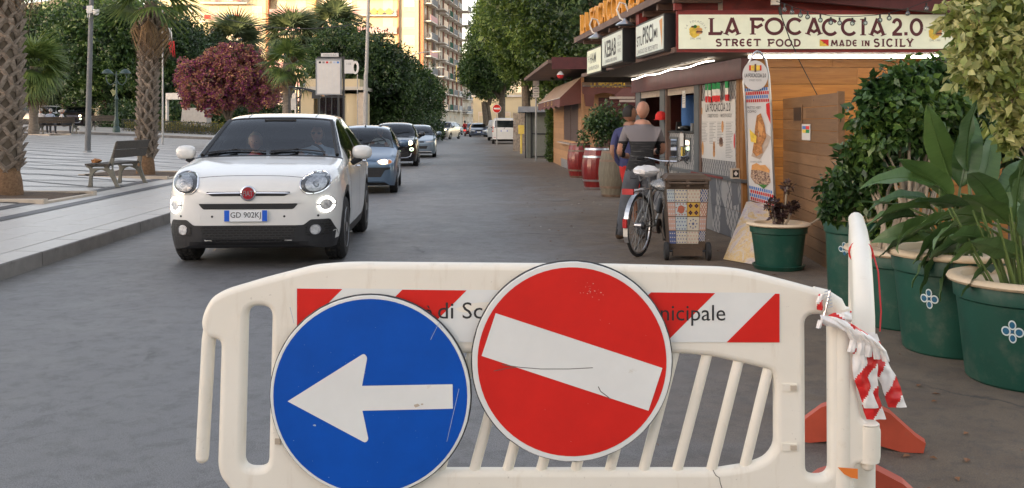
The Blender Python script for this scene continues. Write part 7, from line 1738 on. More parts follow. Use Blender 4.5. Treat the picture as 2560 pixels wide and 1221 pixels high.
def occupant(label,car,x,y,z,shirt,hair,glasses=False,hands=True,sx=1,skin=None):
 Mx=car.matrix_world if False else Matrix.Translation(car.location)@Matrix.Rotation(car.rotation_euler.z,4,'Z');p=Mx@Vector((x,y,z));skin=skin or M['skin']
 t=thing('person',label,'person',p,car.rotation_euler.z+pi)
 J=dict(pel=((0,0,0),(.16,.13)),sp=((0,.0,.18),(.16,.12)),ch=((0,.0,.40),(.18,.115)),nk0=((0,.0,.54),(.07,.065)),nk=((0,.02,.60),.055),sL=((-.18,0,.46),.07),eL=((-.25,.16,.26),.048),wL=((-.17,.38,.33),.034),sR=((.18,0,.46),.07),eR=((.25,.16,.26),.048),wR=((.16,.38,.36),.034),hL=((-.10,.1,0),.09),kL=((-.13,.45,.05),.07),aL=((-.13,.6,-.3),.05),tL=((-.13,.7,-.32),.04),hR=((.10,.1,0),.09),kR=((.12,.45,.05),.07),aR=((.12,.6,-.3),.05),tR=((.12,.7,-.32),.04))
 if not hands:J.update(wL=((-.1,.25,.10),.034),wR=((.1,.25,.10),.034))
 def asg(c):
  if c.z>.555:return 0
  if(abs(c.x)>.2 or c.y>.14)and c.z>.1 and c.z<.34:return 0
  return 1 if c.z>.05 else 2
 skin_body(J,E_,'pel',[skin,shirt,M['grey_trousers']],asg,'body',t,1);head(t,(0,.03,.70),.098,(0,1),skin,hair,'short',0,glasses)
 if hands:
  hand(t,(-.17,.38,.34),(.2,.6,.6),(0,1,-.3),skin,1,.8,-1);hand(t,(.16,.38,.37),(-.2,.6,.6),(0,1,-.3),skin,1,.8)
 return t
occupant('driver with sunglasses behind the wheel of the white crossover',suv,.40,2.18,.66,M['pale_blue_shirt'],M['hair_dark'],True)
occupant('child-sized light haired passenger beside the driver of the white crossover',suv,-.36,2.20,.56,M['red_cloth2'],M['hair_light'],False,False)
occupant('driver with dark hair at the wheel of the small blue car',c2,.32,1.72,.60,M['white_shirt'],M['hair_dark'])
sc_=thing('scooter','dark red scooter with lit tail lamp riding away in the street centre','scooter',(GX(1162,103),103,0))
for y in(-.1,1.15):m_=MB();m_.lathe([(.24,-.05),(.27,0),(.24,.05),(.12,.04),(.12,-.04),(.24,-.05)],18,M=Matrix.Rotation(radians(90),4,'Y'));part('wheel',m_,M['rubber'],sc_,smooth=True,loc=(0,y,.27))
m_=MB();m_.sphere((0,.1,.62),(.19,.42,.20),14,8);part('rear_body',m_,M['tail_red'],sc_,smooth=True);m_=MB();m_.sphere((0,.15,.80),(.15,.38,.07),12,6);part('seat',m_,M['rubber'],sc_,smooth=True)
m_=MB();m_.bb((-.2,.7,.3),(.2,.95,.95));part('leg_shield',m_,M['tail_red'],sc_);m_=MB();m_.tube([(-.33,.75,1.0),(0,.8,1.05),(.33,.75,1.0)],.02,6);part('handlebar',m_,M['dark_metal'],sc_);part('tail_lamp',MB().box((0,-.32,.62),(.14,.03,.08)),M['tail_on'],sc_);part('number_plate',MB().box((0,-.34,.42),(.17,.02,.16)),M['plate_white'],sc_)
rd=seated('scooter rider in dark red jacket and helmet seen from behind',(GX(1162,103),103.15,.33),0,M['tail_red'],None);m_=MB();m_.sphere((0,.03,1.22),(.13,.14,.14),14,9);part('helmet',m_,M['black_box'],rd,smooth=True)
def bench(name,label,loc,rz):
 t=thing(name,label,'bench',loc,rz)
 L_=1.5
 for i in range(2):part('seat_board',MB().bb((0,-.02+i*.235,.415),(L_,.205+i*.235,.45)),M['wood_bench'],t)
 for i in range(2):
  m_=MB();y0,z0=-.08-i*.045,.56+i*.165;m_.add([(0,y0,z0),(L_,y0,z0),(L_,y0-.04,z0+.155),(0,y0-.04,z0+.155),(0,y0-.03,z0-.006),(L_,y0-.03,z0-.006),(L_,y0-.07,z0+.149),(0,y0-.07,z0+.149)],[(0,1,2,3),(7,6,5,4),(0,4,5,1),(1,5,6,2),(2,6,7,3),(3,7,4,0)]);part('back_board',m_,M['wood_bench'],t)
 for x in(.10,L_-.10):
  out=[(.46,.41),(.46,.385),(.40,.36),(.385,.30),(.40,.16),(.415,.03),(.47,.0),(.33,.0),(.34,.12),(.33,.22),(.27,.31),(.16,.335),(.06,.29),(-.02,.18),(-.09,.04),(-.10,.0),(-.21,.0),(-.16,.05),(-.10,.22),(-.055,.36),(-.09,.60),(-.145,.86),(-.11,.87),(-.03,.60),(.02,.46),(.06,.41)]
  hole1=round_poly([(.10,.36),(.35,.36),(.33,.385),(.12,.392)],.01,2);hole2=[(-.01+.03*cos(a),.37+.035*sin(a))for a in[k*pi/6 for k in range(12)]]
  me=curve2d_mesh('cast_leg',[round_poly(out,.03,3),hole1,hole2],.012,.008,1);me.materials.append(M['cast_iron']);o=link('cast_leg',me,t,loc=(x,0,0));o.rotation_euler=(radians(90),0,radians(90))
 return t
bx,by=-7.62,18.1;bench('park_bench','empty bench with cast legs beside the palm on the near plaza',(bx,by,ZP(-8,18.6)-.0),pi/2-.02)
m_=MB();rg=random.Random(3)
cr=thing('crumpled_leaf','crumpled dry brown leaf lying on the empty bench','leaf',(-8.0,18.45,ZP(-8,18.6)+.452));m_=MB();m_.sphere((0,0,.03),(.10,.06,.035),9,6)
m_.v=[(x+rg.uniform(-.025,.025),y+rg.uniform(-.02,.02),max(0,z+rg.uniform(-.015,.025)))for x,y,z in m_.v];part('blade',m_,M['palm_boot']if False else M['food_brown'],cr)
t=bench('park_bench','far bench on which three men sit, seen from behind',(GX(92,49.8),49.8,zpl(120,49.8)),0);t.scale=(1.35,1,1)
bench('park_bench','empty bench beyond the grey lamp post under the trees',(GX(226,56),56,zpl(250,56)),0)
x,y=-14.1,31.9;z=ZP(x,y);lp=thing('lamp_post','tall grey tapering steel post with a camera at the top left','lamp post',(x,y,z));m_=MB();m_.tube([(0,0,-.1),(.03,0,1.5),(.14,0,5.6)],[.098,.088,.068],16);part('post',m_,M['grey_post']if 'grey_post' in M else M.setdefault('grey_post',mat('grey_post',(.13,.135,.14),.6,.2,var=.2,ns=3)),lp,smooth=True);part('base_collar',MB().lathe([(.13,0),(.13,.04),(.1,.06)],14),M['grey_metal'],lp)
cz=GZ(25,y)-z;cm=thing('security_camera','white security camera box strapped to the tall grey post','camera',(x+.12,y-.1,z+cz));part('case',MB().box((0,0,0),(.18,.12,.24)),M['poster'],cm);part('lens_tube',MB().tube([(-.09,0,.05),(-.22,-.05,.06)],.05,10),M['black_box'],cm);m_=MB();m_.lathe([(.10,-.02),(.11,-.10),(.07,-.20),(0,-.22)],14,c=(.2,0,.02));part('dome',m_,M['poster'],cm,smooth=True);m_=MB();m_.tube([(-.03,-.07,-.12),(-.05,-.08,-.28),(.02,-.08,-.30),(.02,-.07,-.12)],.012,5);part('cable_loop',m_,M['poster'],cm)
Yo=53.5;x=GX(291,Yo);z=zpl(291,Yo);ol=thing('ornate_lamp','ornate green iron lamp with two curled arms and domed shades','lamp post',(x,Yo,z));q=lambda py:GZ(py,Yo)-z
M['green_iron']=mat('green_iron',(.05,.08,.075),.5,.4)
part('post',MB().lathe([(.20,0),(.20,.25),(.13,.35),(.15,.6),(.09,.8),(.08,q(250)),(.11,q(248)),(.05,q(240)),(.04,q(185)),(.02,q(178))],16),M['green_iron'],ol,smooth=True)
for s in(-1,1):
 pts=[(0,0,q(215))]+[(s*(.32+.30*cos(a)),0,q(205)+.25*sin(a))for a in[pi*1.2+.3*k for k in range(9)]]+[(s*.50,0,q(182))];m_=MB();m_.tube([(0,0,q(200)),(s*.15,0,q(210)),(s*.35,0,q(213)),(s*.52,0,q(205)),(s*.58,0,q(195)),(s*.5,0,q(186))],.028,6);m_.tube([(0,0,q(190)),(s*.25,0,q(184)),(s*.5,0,q(180))],.02,6);part('arm',m_,M['green_iron'],ol,smooth=True)
 m_=MB();m_.lathe([(.04,.22),(.16,.17),(.26,.06),(.30,-.02),(.26,-.03),(.1,0)],18,c=(s*.5,0,q(183)));part('shade',m_,M['green_iron'],ol,smooth=True)
Yp=47;x=GX(913,Yp);pl_=thing('lamp_post','slim pale concrete pole in front of the round ficus','lamp post',(x,Yp,.2));m_=MB();m_.tube([(0,0,0),(.03,0,3.6),(.06,0,3.8),(.20,0,8.5)],[.125,.10,.09,.07],12);part('post',m_,M['concrete'],pl_,smooth=True);part('rusty_band',MB().lathe([(.122,0),(.125,.06),(.122,.12)],12,c=(.006,0,.75)),M['rusty_dark'],pl_)
A,B=Vector((GX(470,60),60,GZ(12,60))),Vector((GX(917,47),47,GZ(56,47)));pts=[A.lerp(B,i/16)+Vector((0,0,-1.3*4*(i/16)*(1-i/16)*.62))for i in range(17)];m_=MB();m_.tube(pts,.022,5);single('overhead_cable',m_,M['wire'],'sagging black cable from the hedge to the slim pole','cable')
for i,(px,py,Y,lab)in enumerate([(1090,130,88,'nearest curved arm street lamp in front of the shaded block'),(1100,169,112,'middle curved arm street lamp in front of the shaded block'),(1103,192,135,'lowest curved arm street lamp in front of the shaded block')]):
 x1,z1=GX(px,Y),GZ(py,Y);t=thing('street_lamp',lab,'street lamp',(x1-2.3,Y,0));m_=MB();m_.tube([(0,0,0),(0,0,z1-.6),(.3,0,z1-.25),(1.2,0,z1-.02),(2.1,0,z1)],[.10,.06,.05,.045,.04],8);part('post',m_,M['grey_metal'],t,smooth=True);m_=MB();m_.sphere((2.35,0,z1),(.5,.16,.10),10,6);part('lamp_head',m_,M['shutter_white'],t,smooth=True)
Yf=42;x=GX(407,Yf);z=ZP(x,Yf);fp_=thing('flagpole','thin grey flagpole with hanging Italian flag behind the bench palm','flagpole',(x,Yf,z));part('pole',MB().tube([(0,0,0),(0,0,GZ(20,Yf)-z)],[.045,.035],8),M['grey_metal'],fp_)
q=lambda py:GZ(py,Yf)-z;cols=[((52,70),0),((70,103),1),((103,138),2)]
for(a,b_),mi in cols:
 m_=MB()
 for k in range(4):
  x0,x1=.06+k*.07,.06+(k+1)*.07;sh=lambda py:(py-60)*.0035*1.0;yy=lambda f:.05*sin(f*25)
  m_.quad((x0+sh(b_)-.02,yy(x0),q(b_)-k*.03),(x1+sh(b_)-.08,yy(x1),q(b_)-k*.05),(x1+sh(a),yy(x1),q(a)),(x0+sh(a),yy(x0),q(a)))
 part('flag_band',m_,[M['it_green'],M['it_white'],M['it_red']][mi],fp_,smooth=True)
Yu=30;xb=GX(828,Yu);bb_=thing('bus_stop_board','grey framed bus timetable board on posts behind the white crossover','bus stop sign',(xb,Yu,.16));q=lambda px:GX(px,Yu)-xb;h=lambda py:GZ(py,Yu)-.16
part('frame',MB().bb((q(789),0,h(238)),(q(854),.10,h(147))),M['grey_metal'],bb_);part('timetable',MB().bb((q(793),-.012,h(235)),(q(850),-.002,h(152))),M['poster'],bb_)
for px in(845,858.5):part('post',MB().bb((q(px)-.03,.02,0),(q(px)+.03,.08,h(144))),M['dark_metal'],bb_)
part('cross_bar',MB().bb((q(792),.03,h(146)),(q(862),.08,h(142))),M['dark_metal'],bb_);part('cross_bar',MB().bb((q(792),.03,h(244)),(q(862),.08,h(241))),M['dark_metal'],bb_)
part('top_plate',MB().bb((q(802),.02,h(142)),(q(846),.05,h(133))),M['poster'],bb_);part('side_plate',MB().bb((q(861),.0,h(184)),(q(883),.03,h(150))),M['poster'],bb_)
lettering('118',M['print_grey'],bb_,(q(872),-.004,h(160)),h=.07);lettering('FERMATA BUS',M['print_grey'],bb_,(q(824),.015,h(138)),w=.42,h=.05)
for i,c in enumerate(('black_box','print_grey','tape_red','cream_frame','pale_blue','cloth_blue')):part('route_tab',MB().bb((q(797+i*9),-.016,h(159)),(q(803+i*9),-.013,h(154))),M[c],bb_)
m_=MB();rg=random.Random(2)
for c in range(6):
 for k in range(24):m_.bb((q(797+c*9),-.015,h(163+k*2.6)),(q(797+c*9+rg.uniform(3,6.5)),-.013,h(163.9+k*2.6)))
tag(part('timetable_print',m_,M['shutter_white'],bb_),kind='stuff')
lo=thing('letter_sign','white letter O standing beside the bus stop board','sign',(GX(889,58),58,0));me=text_mesh('0',1,.03,.02);me.materials.append(M['poster']);o=link('letter',me,lo,loc=(-.02,0,GZ(171,58)));o.rotation_euler.x=radians(90);o.scale=(.95,1.1,1);part('post',MB().tube([(.1,.1,0),(.1,.1,GZ(185,58))],.03,6),M['grey_metal'],lo)
Ys=34;xs=GX(765,Ys);zs=.2;bs2=thing('bus_shelter','dark framed bus shelter with curved glazed roof behind the white car','bus shelter',(xs,Ys,zs));q=lambda px:GX(px,Ys)-xs;h=lambda py:GZ(py,Ys)-zs
for px,yy in((723,0),(723,1.2),(748,.1),(797,0)):part('post',MB().bb((q(px)-.025,yy-.02,0),(q(px)+.025,yy+.03,h(222 if px<790 else 240))),M['dark_metal'],bs2)
n=9;rp=[(q(722)+(q(800)-q(722))*i/n,h(218)-(h(218)-h(240))*(i/n)**2.2)for i in range(n+1)]
for i in range(n):
 part('roof_pane',MB().add([(rp[i][0]+.01,0,rp[i][1]),(rp[i+1][0]-.01,0,rp[i+1][1]),(rp[i+1][0]-.01,1.4,rp[i+1][1]),(rp[i][0]+.01,1.4,rp[i][1])],[(0,1,2,3)]),M['glass_pane'],bs2)
for yy in(0,1.4):part('roof_rib',MB().tube([(a,yy,b_)for a,b_ in rp],.03,6),M['dark_metal'],bs2)
m_=MB();m_.tube([(q(726),0,h(243)),(q(735),0,h(225)),(q(755),0,h(219))],.02,5);m_.tube([(q(750),0,h(250)),(q(756),0,h(228)),(q(770),0,h(222))],.02,5);part('bracket',m_,M['dark_metal'],bs2)
part('display_box',MB().bb((q(780),-.05,h(247)),(q(801),.05,h(233))),M['dark_metal'],bs2);part('poster_case',MB().bb((q(724),.2,h(275)),(q(737),.25,h(246))),M['shutter_white'],bs2)
sp_=thing('road_sign','small round no entry sign on a pole above the white van','road sign',(GX(1242,63),63,0));part('post',MB().tube([(0,.05,0),(0,.05,GZ(265,63))],.03,6),M['grey_metal'],sp_);c=GZ(272,63)
part('disc',MB().lathe([(.29,0),(.29,.02)],28,M=Matrix.Translation((0,0,c))@Matrix.Rotation(radians(90),4,'X')),M['sign_white'],sp_);part('red_face',MB().lathe([(.265,.021),(.0,.022)],28,M=Matrix.Translation((0,0,c))@Matrix.Rotation(radians(90),4,'X')),M['sign_red'],sp_);part('white_bar',MB().box((0,-.026,c),(.40,.005,.10)),M['sign_white'],sp_)
Yq=37;sq=thing('notice_post','thin pole with small white notices in front of the green booth','sign',(GX(1340,Yq),Yq,0));part('post',MB().tube([(0,0,0),(0,0,3.1)],.035,8),M['grey_metal'],sq)
for py,hh in((208,.22),(226,.26),(240,.12)):part('plate',MB().box((-.0,-.05,GZ(py,Yq)),(.24,.02,hh)),M['poster'],sq)
for py in(222,229,240):part('print_line',MB().box((0,-.063,GZ(py,Yq)),(.16,.003,.03)),M['print_grey'],sq)
ts=thing('direction_plate','small purple and white direction plate beyond the small palm','sign',(GX(98,60),60,1.1));part('plate',MB().box((0,0,GZ(236,60)-1.1),(.55,.03,.2)),M['poster'],ts);part('purple_field',MB().box((-.1,-.02,GZ(236,60)-1.1),(.32,.01,.16)),M['pink_panel'],ts);part('post',MB().tube([(0,.04,0),(0,.04,GZ(232,60)-1.1)],.03,6),M['grey_metal'],ts)
def barrel(label,px,Y,wood,hoopm,h=.93):
 t=thing('barrel',label,'barrel',(GX(px,Y),Y,0),0,'barrels in front of the shuttered kiosk');n=20
 R=lambda z:.265+.075*sin(pi*z/h)
 sm_=[]
 m0=MB();k=8;a0,a1=-pi/n*.97,pi/n*.97
 vs=[(R(h*i/k)*cos(a),R(h*i/k)*sin(a),h*i/k)for i in range(k+1)for a in(a0,a1)]+[((R(h*i/k)-.025)*cos(a),(R(h*i/k)-.025)*sin(a),h*i/k)for i in range(k+1)for a in(a0,a1)]
 fs=[(2*i,2*i+1,2*i+3,2*i+2)for i in range(k)];b0=2*(k+1);fs+=[(2*i+1,b0+2*i+1,b0+2*i+3,2*i+3)for i in range(k)]+[(2*i,2*i+2,b0+2*i+2,b0+2*i)for i in range(k)]+[(2*k,2*k+1,b0+2*k+1,b0+2*k)]
 m0.add(vs,fs);me=m0.mesh('stave',wood,True,30)
 for i in range(n):link('stave',me,t,rot=(0,0,2*pi*i/n))
 part('lid',MB().lathe([(0,h-.03),(.25,h-.03)],24),M['palm_core'],t)
 for z in(.03,.20,.36,h-.36,h-.20,h-.03):
  if abs(z-h/2)<.12:continue
  z0,z1=z-.022,z+.022;part('hoop',MB().lathe([(R(z0)+.001,z0),(R(z0)+.006,z0),(R(z1)+.006,z1),(R(z1)+.001,z1)],28),hoopm,t,smooth=True,angle=30)
 return t
M['barrel_red']=mat('red_varnish',(.20,.013,.012),.3,var=.15,ns=5,coat=.4);M['barrel_grey']=mat('grey_oak',(.17,.15,.11),.8,var=.25,ns=5,stretch=(6,6,1));M['hoop_rust']=mat('rusty_hoop',(.22,.15,.11),.6,.5,var=.3)
barrel('red barrel with rusty hoops farthest left, under the open awning',1449,26.1,M['barrel_red'],M['hoop_rust']);barrel('red barrel with bright silver hoops in the middle',1492,21.6,M['barrel_red'],M['steel']);barrel('bare grey wooden barrel behind the bald man',1538,19.4,M['barrel_grey'],M['hoop_rust'])
t=thing('potted_ficus','bushy dark green ficus in a pot on the ledge behind the barrels','plant',(GX(1515,23.5),23.5,0));rg=random.Random(9);zc=GZ(310,23.5);C=[(rg.gauss(0,.24),rg.gauss(0,.2),zc+rg.gauss(0,.19))for _ in range(90)]
link('crown',quads_mesh('crown',leaves_np(C,[.14]*90,34,.085,4,aspect=.6,droop=.4),FIC),t)
for i in range(6):part('stem',MB().tube([(rg.uniform(-.04,.04),0,.4),(rg.uniform(-.12,.12),rg.uniform(-.1,.1),zc)],[.018,.008],6),M['stem'],t)
part('pot',MB().lathe([(.16,0),(.22,.36),(.24,.40),(.21,.40),(.19,.34),(0,.34)],20),M['pot_green']if 'pot_green' in M else M.setdefault('pot_green',mat('green_plastic_pot',(.006,.062,.042),.45,var=.15,ns=3,dirt=(.07,.10,.075),dirt_s=7,dirt_t=(.52,.78))),t,smooth=True)
bn2=thing('wheeled_bin','brown wheeled bin wrapped in a patchwork tile print beside the bicycle','bin',(GX(1718,10.45),10.45,0),radians(-4))
M['bin_brown']=mat('brown_bin_plastic',(.085,.055,.035),.6,var=.2,dirt=(.16,.13,.10),dirt_s=6)
m_=MB();q0,q1,D=.19,.235,.25;vs=[(-q0,0,.10),(q0,0,.10),(q0,.36,.10),(-q0,.36,.10),(-q1,-.03,.86),(q1,-.03,.86),(q1,.46,.86),(-q1,.46,.86)];m_.add(vs,[(3,2,1,0),(4,5,6,7),(0,1,5,4),(1,2,6,5),(2,3,7,6),(3,0,4,7)]);part('body',m_,M['bin_brown'],bn2)
m_=MB();m_.bb((-.25,-.06,.865),(.25,.48,.885));m_.add([(-.24,-.05,.885),(.24,-.05,.885),(.24,.47,.885),(-.24,.47,.885),(-.20,.02,.925),(.20,.02,.925),(.20,.42,.925),(-.20,.42,.925)],[(4,5,6,7),(0,1,5,4),(1,2,6,5),(2,3,7,6),(3,0,4,7)]);part('lid',m_,M['bin_brown'],bn2)
part('hinge_bar',MB().tube([(-.21,-.085,.84),(.21,-.085,.84)],.014,8),M['bin_brown'],bn2)
for x in(-.2,.0,.2):part('hinge',MB().bb((x-.015,-.09,.80),(x+.015,-.03,.865)),M['bin_brown'],bn2)
part('axle',MB().tube([(-.25,-.015,.10),(.25,-.015,.10)],.012,8),M['dark_metal'],bn2)
for s in(-1,1):
 m_=MB();m_.lathe([(.05,-.025),(.085,-.025),(.10,-.018),(.10,.018),(.085,.025),(.05,.025)],20,M=Matrix.Rotation(radians(90),4,'Y'));w=part('wheel',m_,M['rubber'],bn2,smooth=True,angle=30,loc=(s*.225,-.015,.10));part('hub',MB().lathe([(.055,-.015),(.055,.015)],14,M=Matrix.Rotation(radians(90),4,'Y')),M['grey_metal'],w)
part('lower_step',MB().bb((-.16,-.04,.05),(.16,.02,.13)),M['bin_brown'],bn2)
TC={'cream':(.55,.50,.40),'blue':(.09,.12,.26),'red':(.42,.13,.08),'ochre':(.55,.33,.06),'plum':(.08,.03,.05),'pale':(.45,.50,.50),'rose':(.50,.32,.26)}
for k,v in TC.items():M['tile_'+k]=mat('tile_'+k,v,.35,var=.08,ns=20)
def bp(u,v):
 z=.175+v*.60;f=(z-.10)/.76;y=-.03*f;hw=(q0+(q1-q0)*f)*.985;return Vector((u*hw,y-.004,z))
def tquad(m_,u0,u1,v0,v1,off,mi=0):m_.add([bp(u0,v0)+Vector((0,-off,0)),bp(u1,v0)+Vector((0,-off,0)),bp(u1,v1)+Vector((0,-off,0)),bp(u0,v1)+Vector((0,-off,0))],[(0,1,2,3)],mi)
U=[-1,-.62,-.02,.62,.98];Vv=[0.0,.24,.5,.76,1.0];pats=[['blue','pale','dots','bluelat'],['rose','dia','flower','paisley'],['rose2','star','quatre','redlat'],['pale2','pale','dots','bluelat']]
def tile(i0,i1,v0,v1,kind):
 base={'dots':'cream','bluelat':'blue','redlat':'cream','quatre':'ochre','flower':'cream','paisley':'rose','star':'pale','dia':'pale','pale':'cream','pale2':'pale','rose':'rose','rose2':'rose','blue':'blue'}[kind]
 m_=MB();e=.01;tquad(m_,i0+e,i1-e,v0+e*.7,v1-e*.7,.003);o=part('tile',m_,M['tile_'+base],bn2);d=MB()
 def dot(cx,cy,rx,ry,off=.0045,n=8):P=[bp(i0+(i1-i0)*(cx+rx*cos(k*2*pi/n)),v0+(v1-v0)*(cy+ry*sin(k*2*pi/n)))+Vector((0,-off,0))for k in range(n)];d.add(P,[tuple(range(n))])
 def ln(a,b_,w=.03):
  A=Vector(a);B=Vector(b_);nn=(B-A).normalized();nn=Vector((-nn.y,nn.x))*w;d.add([bp(i0+(i1-i0)*p.x,v0+(v1-v0)*p.y)+Vector((0,-.0045,0))for p in(A-nn,B-nn,B+nn,A+nn)],[(0,1,2,3)])
 col='red'
 if kind in('dots','pale','pale2','dia','star'):
  col='rose' if kind=='dots' else 'blue' if kind!='star' else 'red'
  for a in range(4):
   for b_ in range(4):dot(.14+a*.24+.1*(b_%2)-.04,.13+b_*.25,.06,.05 if kind!='dots' else .07)
  if kind=='star':dot(.5,.5,.3,.3,.006)
 elif kind in('bluelat','redlat'):
  col='cream' if kind=='bluelat' else 'red'
  for a in(-.33,.0,.33,.66):ln((max(0,a),max(0,-a)),(min(1,a+1),min(1,1-a)));ln((max(0,a),1-max(0,-a)),(min(1,a+1),1-min(1,1-a)))
 elif kind=='quatre':
  col='plum'
  for cx,cy in((.27,.27),(.73,.27),(.27,.75),(.73,.75)):
   for dx,dy in((.09,0),(-.09,0),(0,.09),(0,-.09)):dot(cx+dx,cy+dy,.075,.075)
 elif kind=='flower':
  col='blue'
  for k in range(8):a=k*pi/4;dot(.5+.3*cos(a),.5+.3*sin(a),.055,.055)
  dot(.5,.5,.10,.10)
 elif kind in('paisley','rose','rose2','blue'):
  col='pale' if kind!='blue' else 'cream'
  for k in range(9):dot(.2+.3*(k%3),.2+.3*(k//3),.09,.05)
 if d.f:part('tile_figure',d,M['tile_'+col],o)
for r_ in range(4):
 for c_ in range(4):
  v0,v1=Vv[r_],Vv[r_+1]
  tile(U[c_],U[c_+1],v0+(.0 if r_ or c_<3 else .05),v1,pats[r_][min(c_,3)]if c_<3 else('bluelat' if r_ in(0,3)else 'redlat' if r_==2 else 'paisley'))
bk=thing('bicycle','old silver bicycle with plastic covered saddle beside the patchwork bin','bicycle',(GX(1598,10.75),10.75,0),pi/2-radians(31))
M['bike_silver']=mat('silver_frame',(.36,.36,.34),.35,.7,var=.15);M['clear_plastic']=glass_mat('plastic_bag',(.5,.5,.5),.35,.15)
def bwheel(x):
 w=thing('wheel',None,None,(x,0,.345));w.parent=bk;R=.335
 ring=lambda r,n=40:[(r*cos(2*pi*k/n),0,r*sin(2*pi*k/n))for k in range(n)]
 part('tyre',MB().tube(ring(R),.018,8,closed=True),M['rubber'],w,smooth=True);part('rim',MB().tube(ring(R-.028),.011,6,closed=True),M['steel'],w,smooth=True)
 part('hub',MB().tube([(0,-.05,0),(0,.05,0)],.022,10),M['steel'],w)
 sp=MB().tube([(0,0,.02),(0,.0,R-.03)],.0016,4).mesh('spoke',M['steel'])
 for k in range(28):a=2*pi*k/28;o=link('spoke',sp,w,loc=(0,.03*(1 if k%2 else-1),0));o.rotation_euler=(0,a,0)
 return w
bwheel(0);bwheel(1.06)
def bt_(nm,pts,r,mm='bike_silver',n=8,par=None):return part(nm,MB().tube(pts,r,n),M[mm],par or bk,smooth=True)
BBk,ST,HT_,HB=(.44,0,.30),(.30,0,.80),(.86,0,.86),(.90,0,.72)
bt_('seat_tube',[BBk,ST],.016);bt_('down_tube',[BBk,HB],.018);bt_('top_tube',[(.34,0,.66),HT_],.016);bt_('head_tube',[HB,HT_],.019)
for s in(-1,1):
 bt_('chain_stay',[BBk,(0,s*.06,.345)],.009);bt_('seat_stay',[(.32,0,.72),(0,s*.06,.345)],.008);bt_('fork_blade',[HB,(.93,s*.05,.62),(1.06,s*.055,.345)],.011)
 bt_('rack_stay',[(0,s*.07,.36),(-.04,s*.06,.74)],.006,'steel');bt_('rack_rail',[(.28,s*.05,.75),(-.26,s*.06,.745),(-.28,0,.745)],.006,'steel')
for x in(-.2,-.05,.1):bt_('rack_bar',[(x,-.06,.745),(x,.06,.745)],.005,'steel')
def guard(cx,a0,a1,nm):
 m_=MB();n=18
 for i in range(n):
  P=[]
  for a,s in((i,-1),(i+1,-1),(i+1,1),(i,1)):
   th=radians(a0+(a1-a0)*a/n);P.append((cx+.375*cos(th),s*.026,.345+.375*sin(th)))
  m_.quad(*P)
 return part(nm,m_,M['steel'],bk,smooth=True)
guard(0,70,205,'rear_mudguard');guard(1.06,20,150,'front_mudguard')
part('rear_reflector',MB().box((-.385,0,.40),(.03,.045,.10)),M['tail_red'],bk);part('mudguard_tip',MB().box((-.372,0,.30),(.01,.05,.09)),M['shutter_white'],bk);part('rack_reflector',MB().box((-.30,0,.74),(.03,.13,.065)),M['tail_red'],bk)
bt_('seat_post',[ST,(.27,0,.90)],.013,'steel')
m_=MB();m_.sphere((.17,0,.94),(.14,.105,.045),14,8);m_.sphere((.32,0,.945),(.13,.05,.035),12,7);sd_=part('saddle',m_,M['rubber'],bk,smooth=True)
m_=MB();rg=random.Random(1);m_.sphere((.20,0,.945),(.20,.135,.062),16,10);m_.v=[(x+rg.uniform(-.012,.012),y+rg.uniform(-.012,.012),z+rg.uniform(-.012,.01))for x,y,z in m_.v];part('saddle_cover',m_,M['tape_white'],sd_,smooth=True)
for s in(-1,1):bt_('saddle_spring',[(.12,s*.06,.90),(.14,s*.05,.84),(.22,s*.03,.86)],.010,'steel')
bt_('stem',[HT_,(.84,0,1.00),(.90,0,1.03)],.013,'chrome')
bt_('handlebar',[(.70,-.30,1.07),(.80,-.24,1.07),(.90,-.10,1.03),(.90,.10,1.03),(.80,.24,1.07),(.70,.30,1.07)],.012,'chrome')
for s in(-1,1):bt_('grip',[(.76,s*.27,1.07),(.64,s*.32,1.065)],.019,'rubber');bt_('brake_lever',[(.82,s*.22,1.05),(.76,s*.27,1.02),(.68,s*.31,1.02)],.007,'dark_metal')
bt_('brake_cable',[(.84,-.2,1.06),(.95,-.08,1.10),(.95,0,.95),(.88,0,.80)],.003,'wire',5);bt_('brake_cable',[(.84,.2,1.06),(1.0,.1,1.08),(.93,.03,.85),(.5,.03,.55)],.003,'wire',5)
part('chainring',MB().lathe([(.085,-.004),(.09,0),(.085,.004),(.06,.004),(.06,-.004),(.085,-.004)],24,M=Matrix.Translation((.44,-.06,.30))@Matrix.Rotation(radians(90),4,'X')),M['dark_metal'],bk)
for s,a in((-1,-1.2),(1,pi-1.2)):e=(.44+.17*cos(a),s*.09,.30+.17*sin(a));bt_('crank',[(.44,s*.07,.30),e],.009,'steel');part('pedal',MB().box((e[0],e[1]+s*.05,e[2]),(.09,.09,.02)),M['rubber'],bk)
bt_('chain',[(.0,-.06,.385),(.44,-.06,.385)],.005,'rusty_dark',5);bt_('chain',[(.0,-.06,.305),(.44,-.06,.215)],.005,'rusty_dark',5)
part('derailleur',MB().box((.02,-.075,.24),(.03,.02,.12)),M['dark_metal'],bk);part('cassette',MB().lathe([(.045,-.015),(.035,.015)],16,M=Matrix.Translation((0,-.055,.345))@Matrix.Rotation(radians(90),4,'X')),M['dark_metal'],bk)
bt_('stand',[(.38,.06,.28),(.34,.20,.02)],.009,'dark_metal');bt_('bottle',[(.50,-.03,.45),(.58,-.03,.60)],.034,'black_box',12)
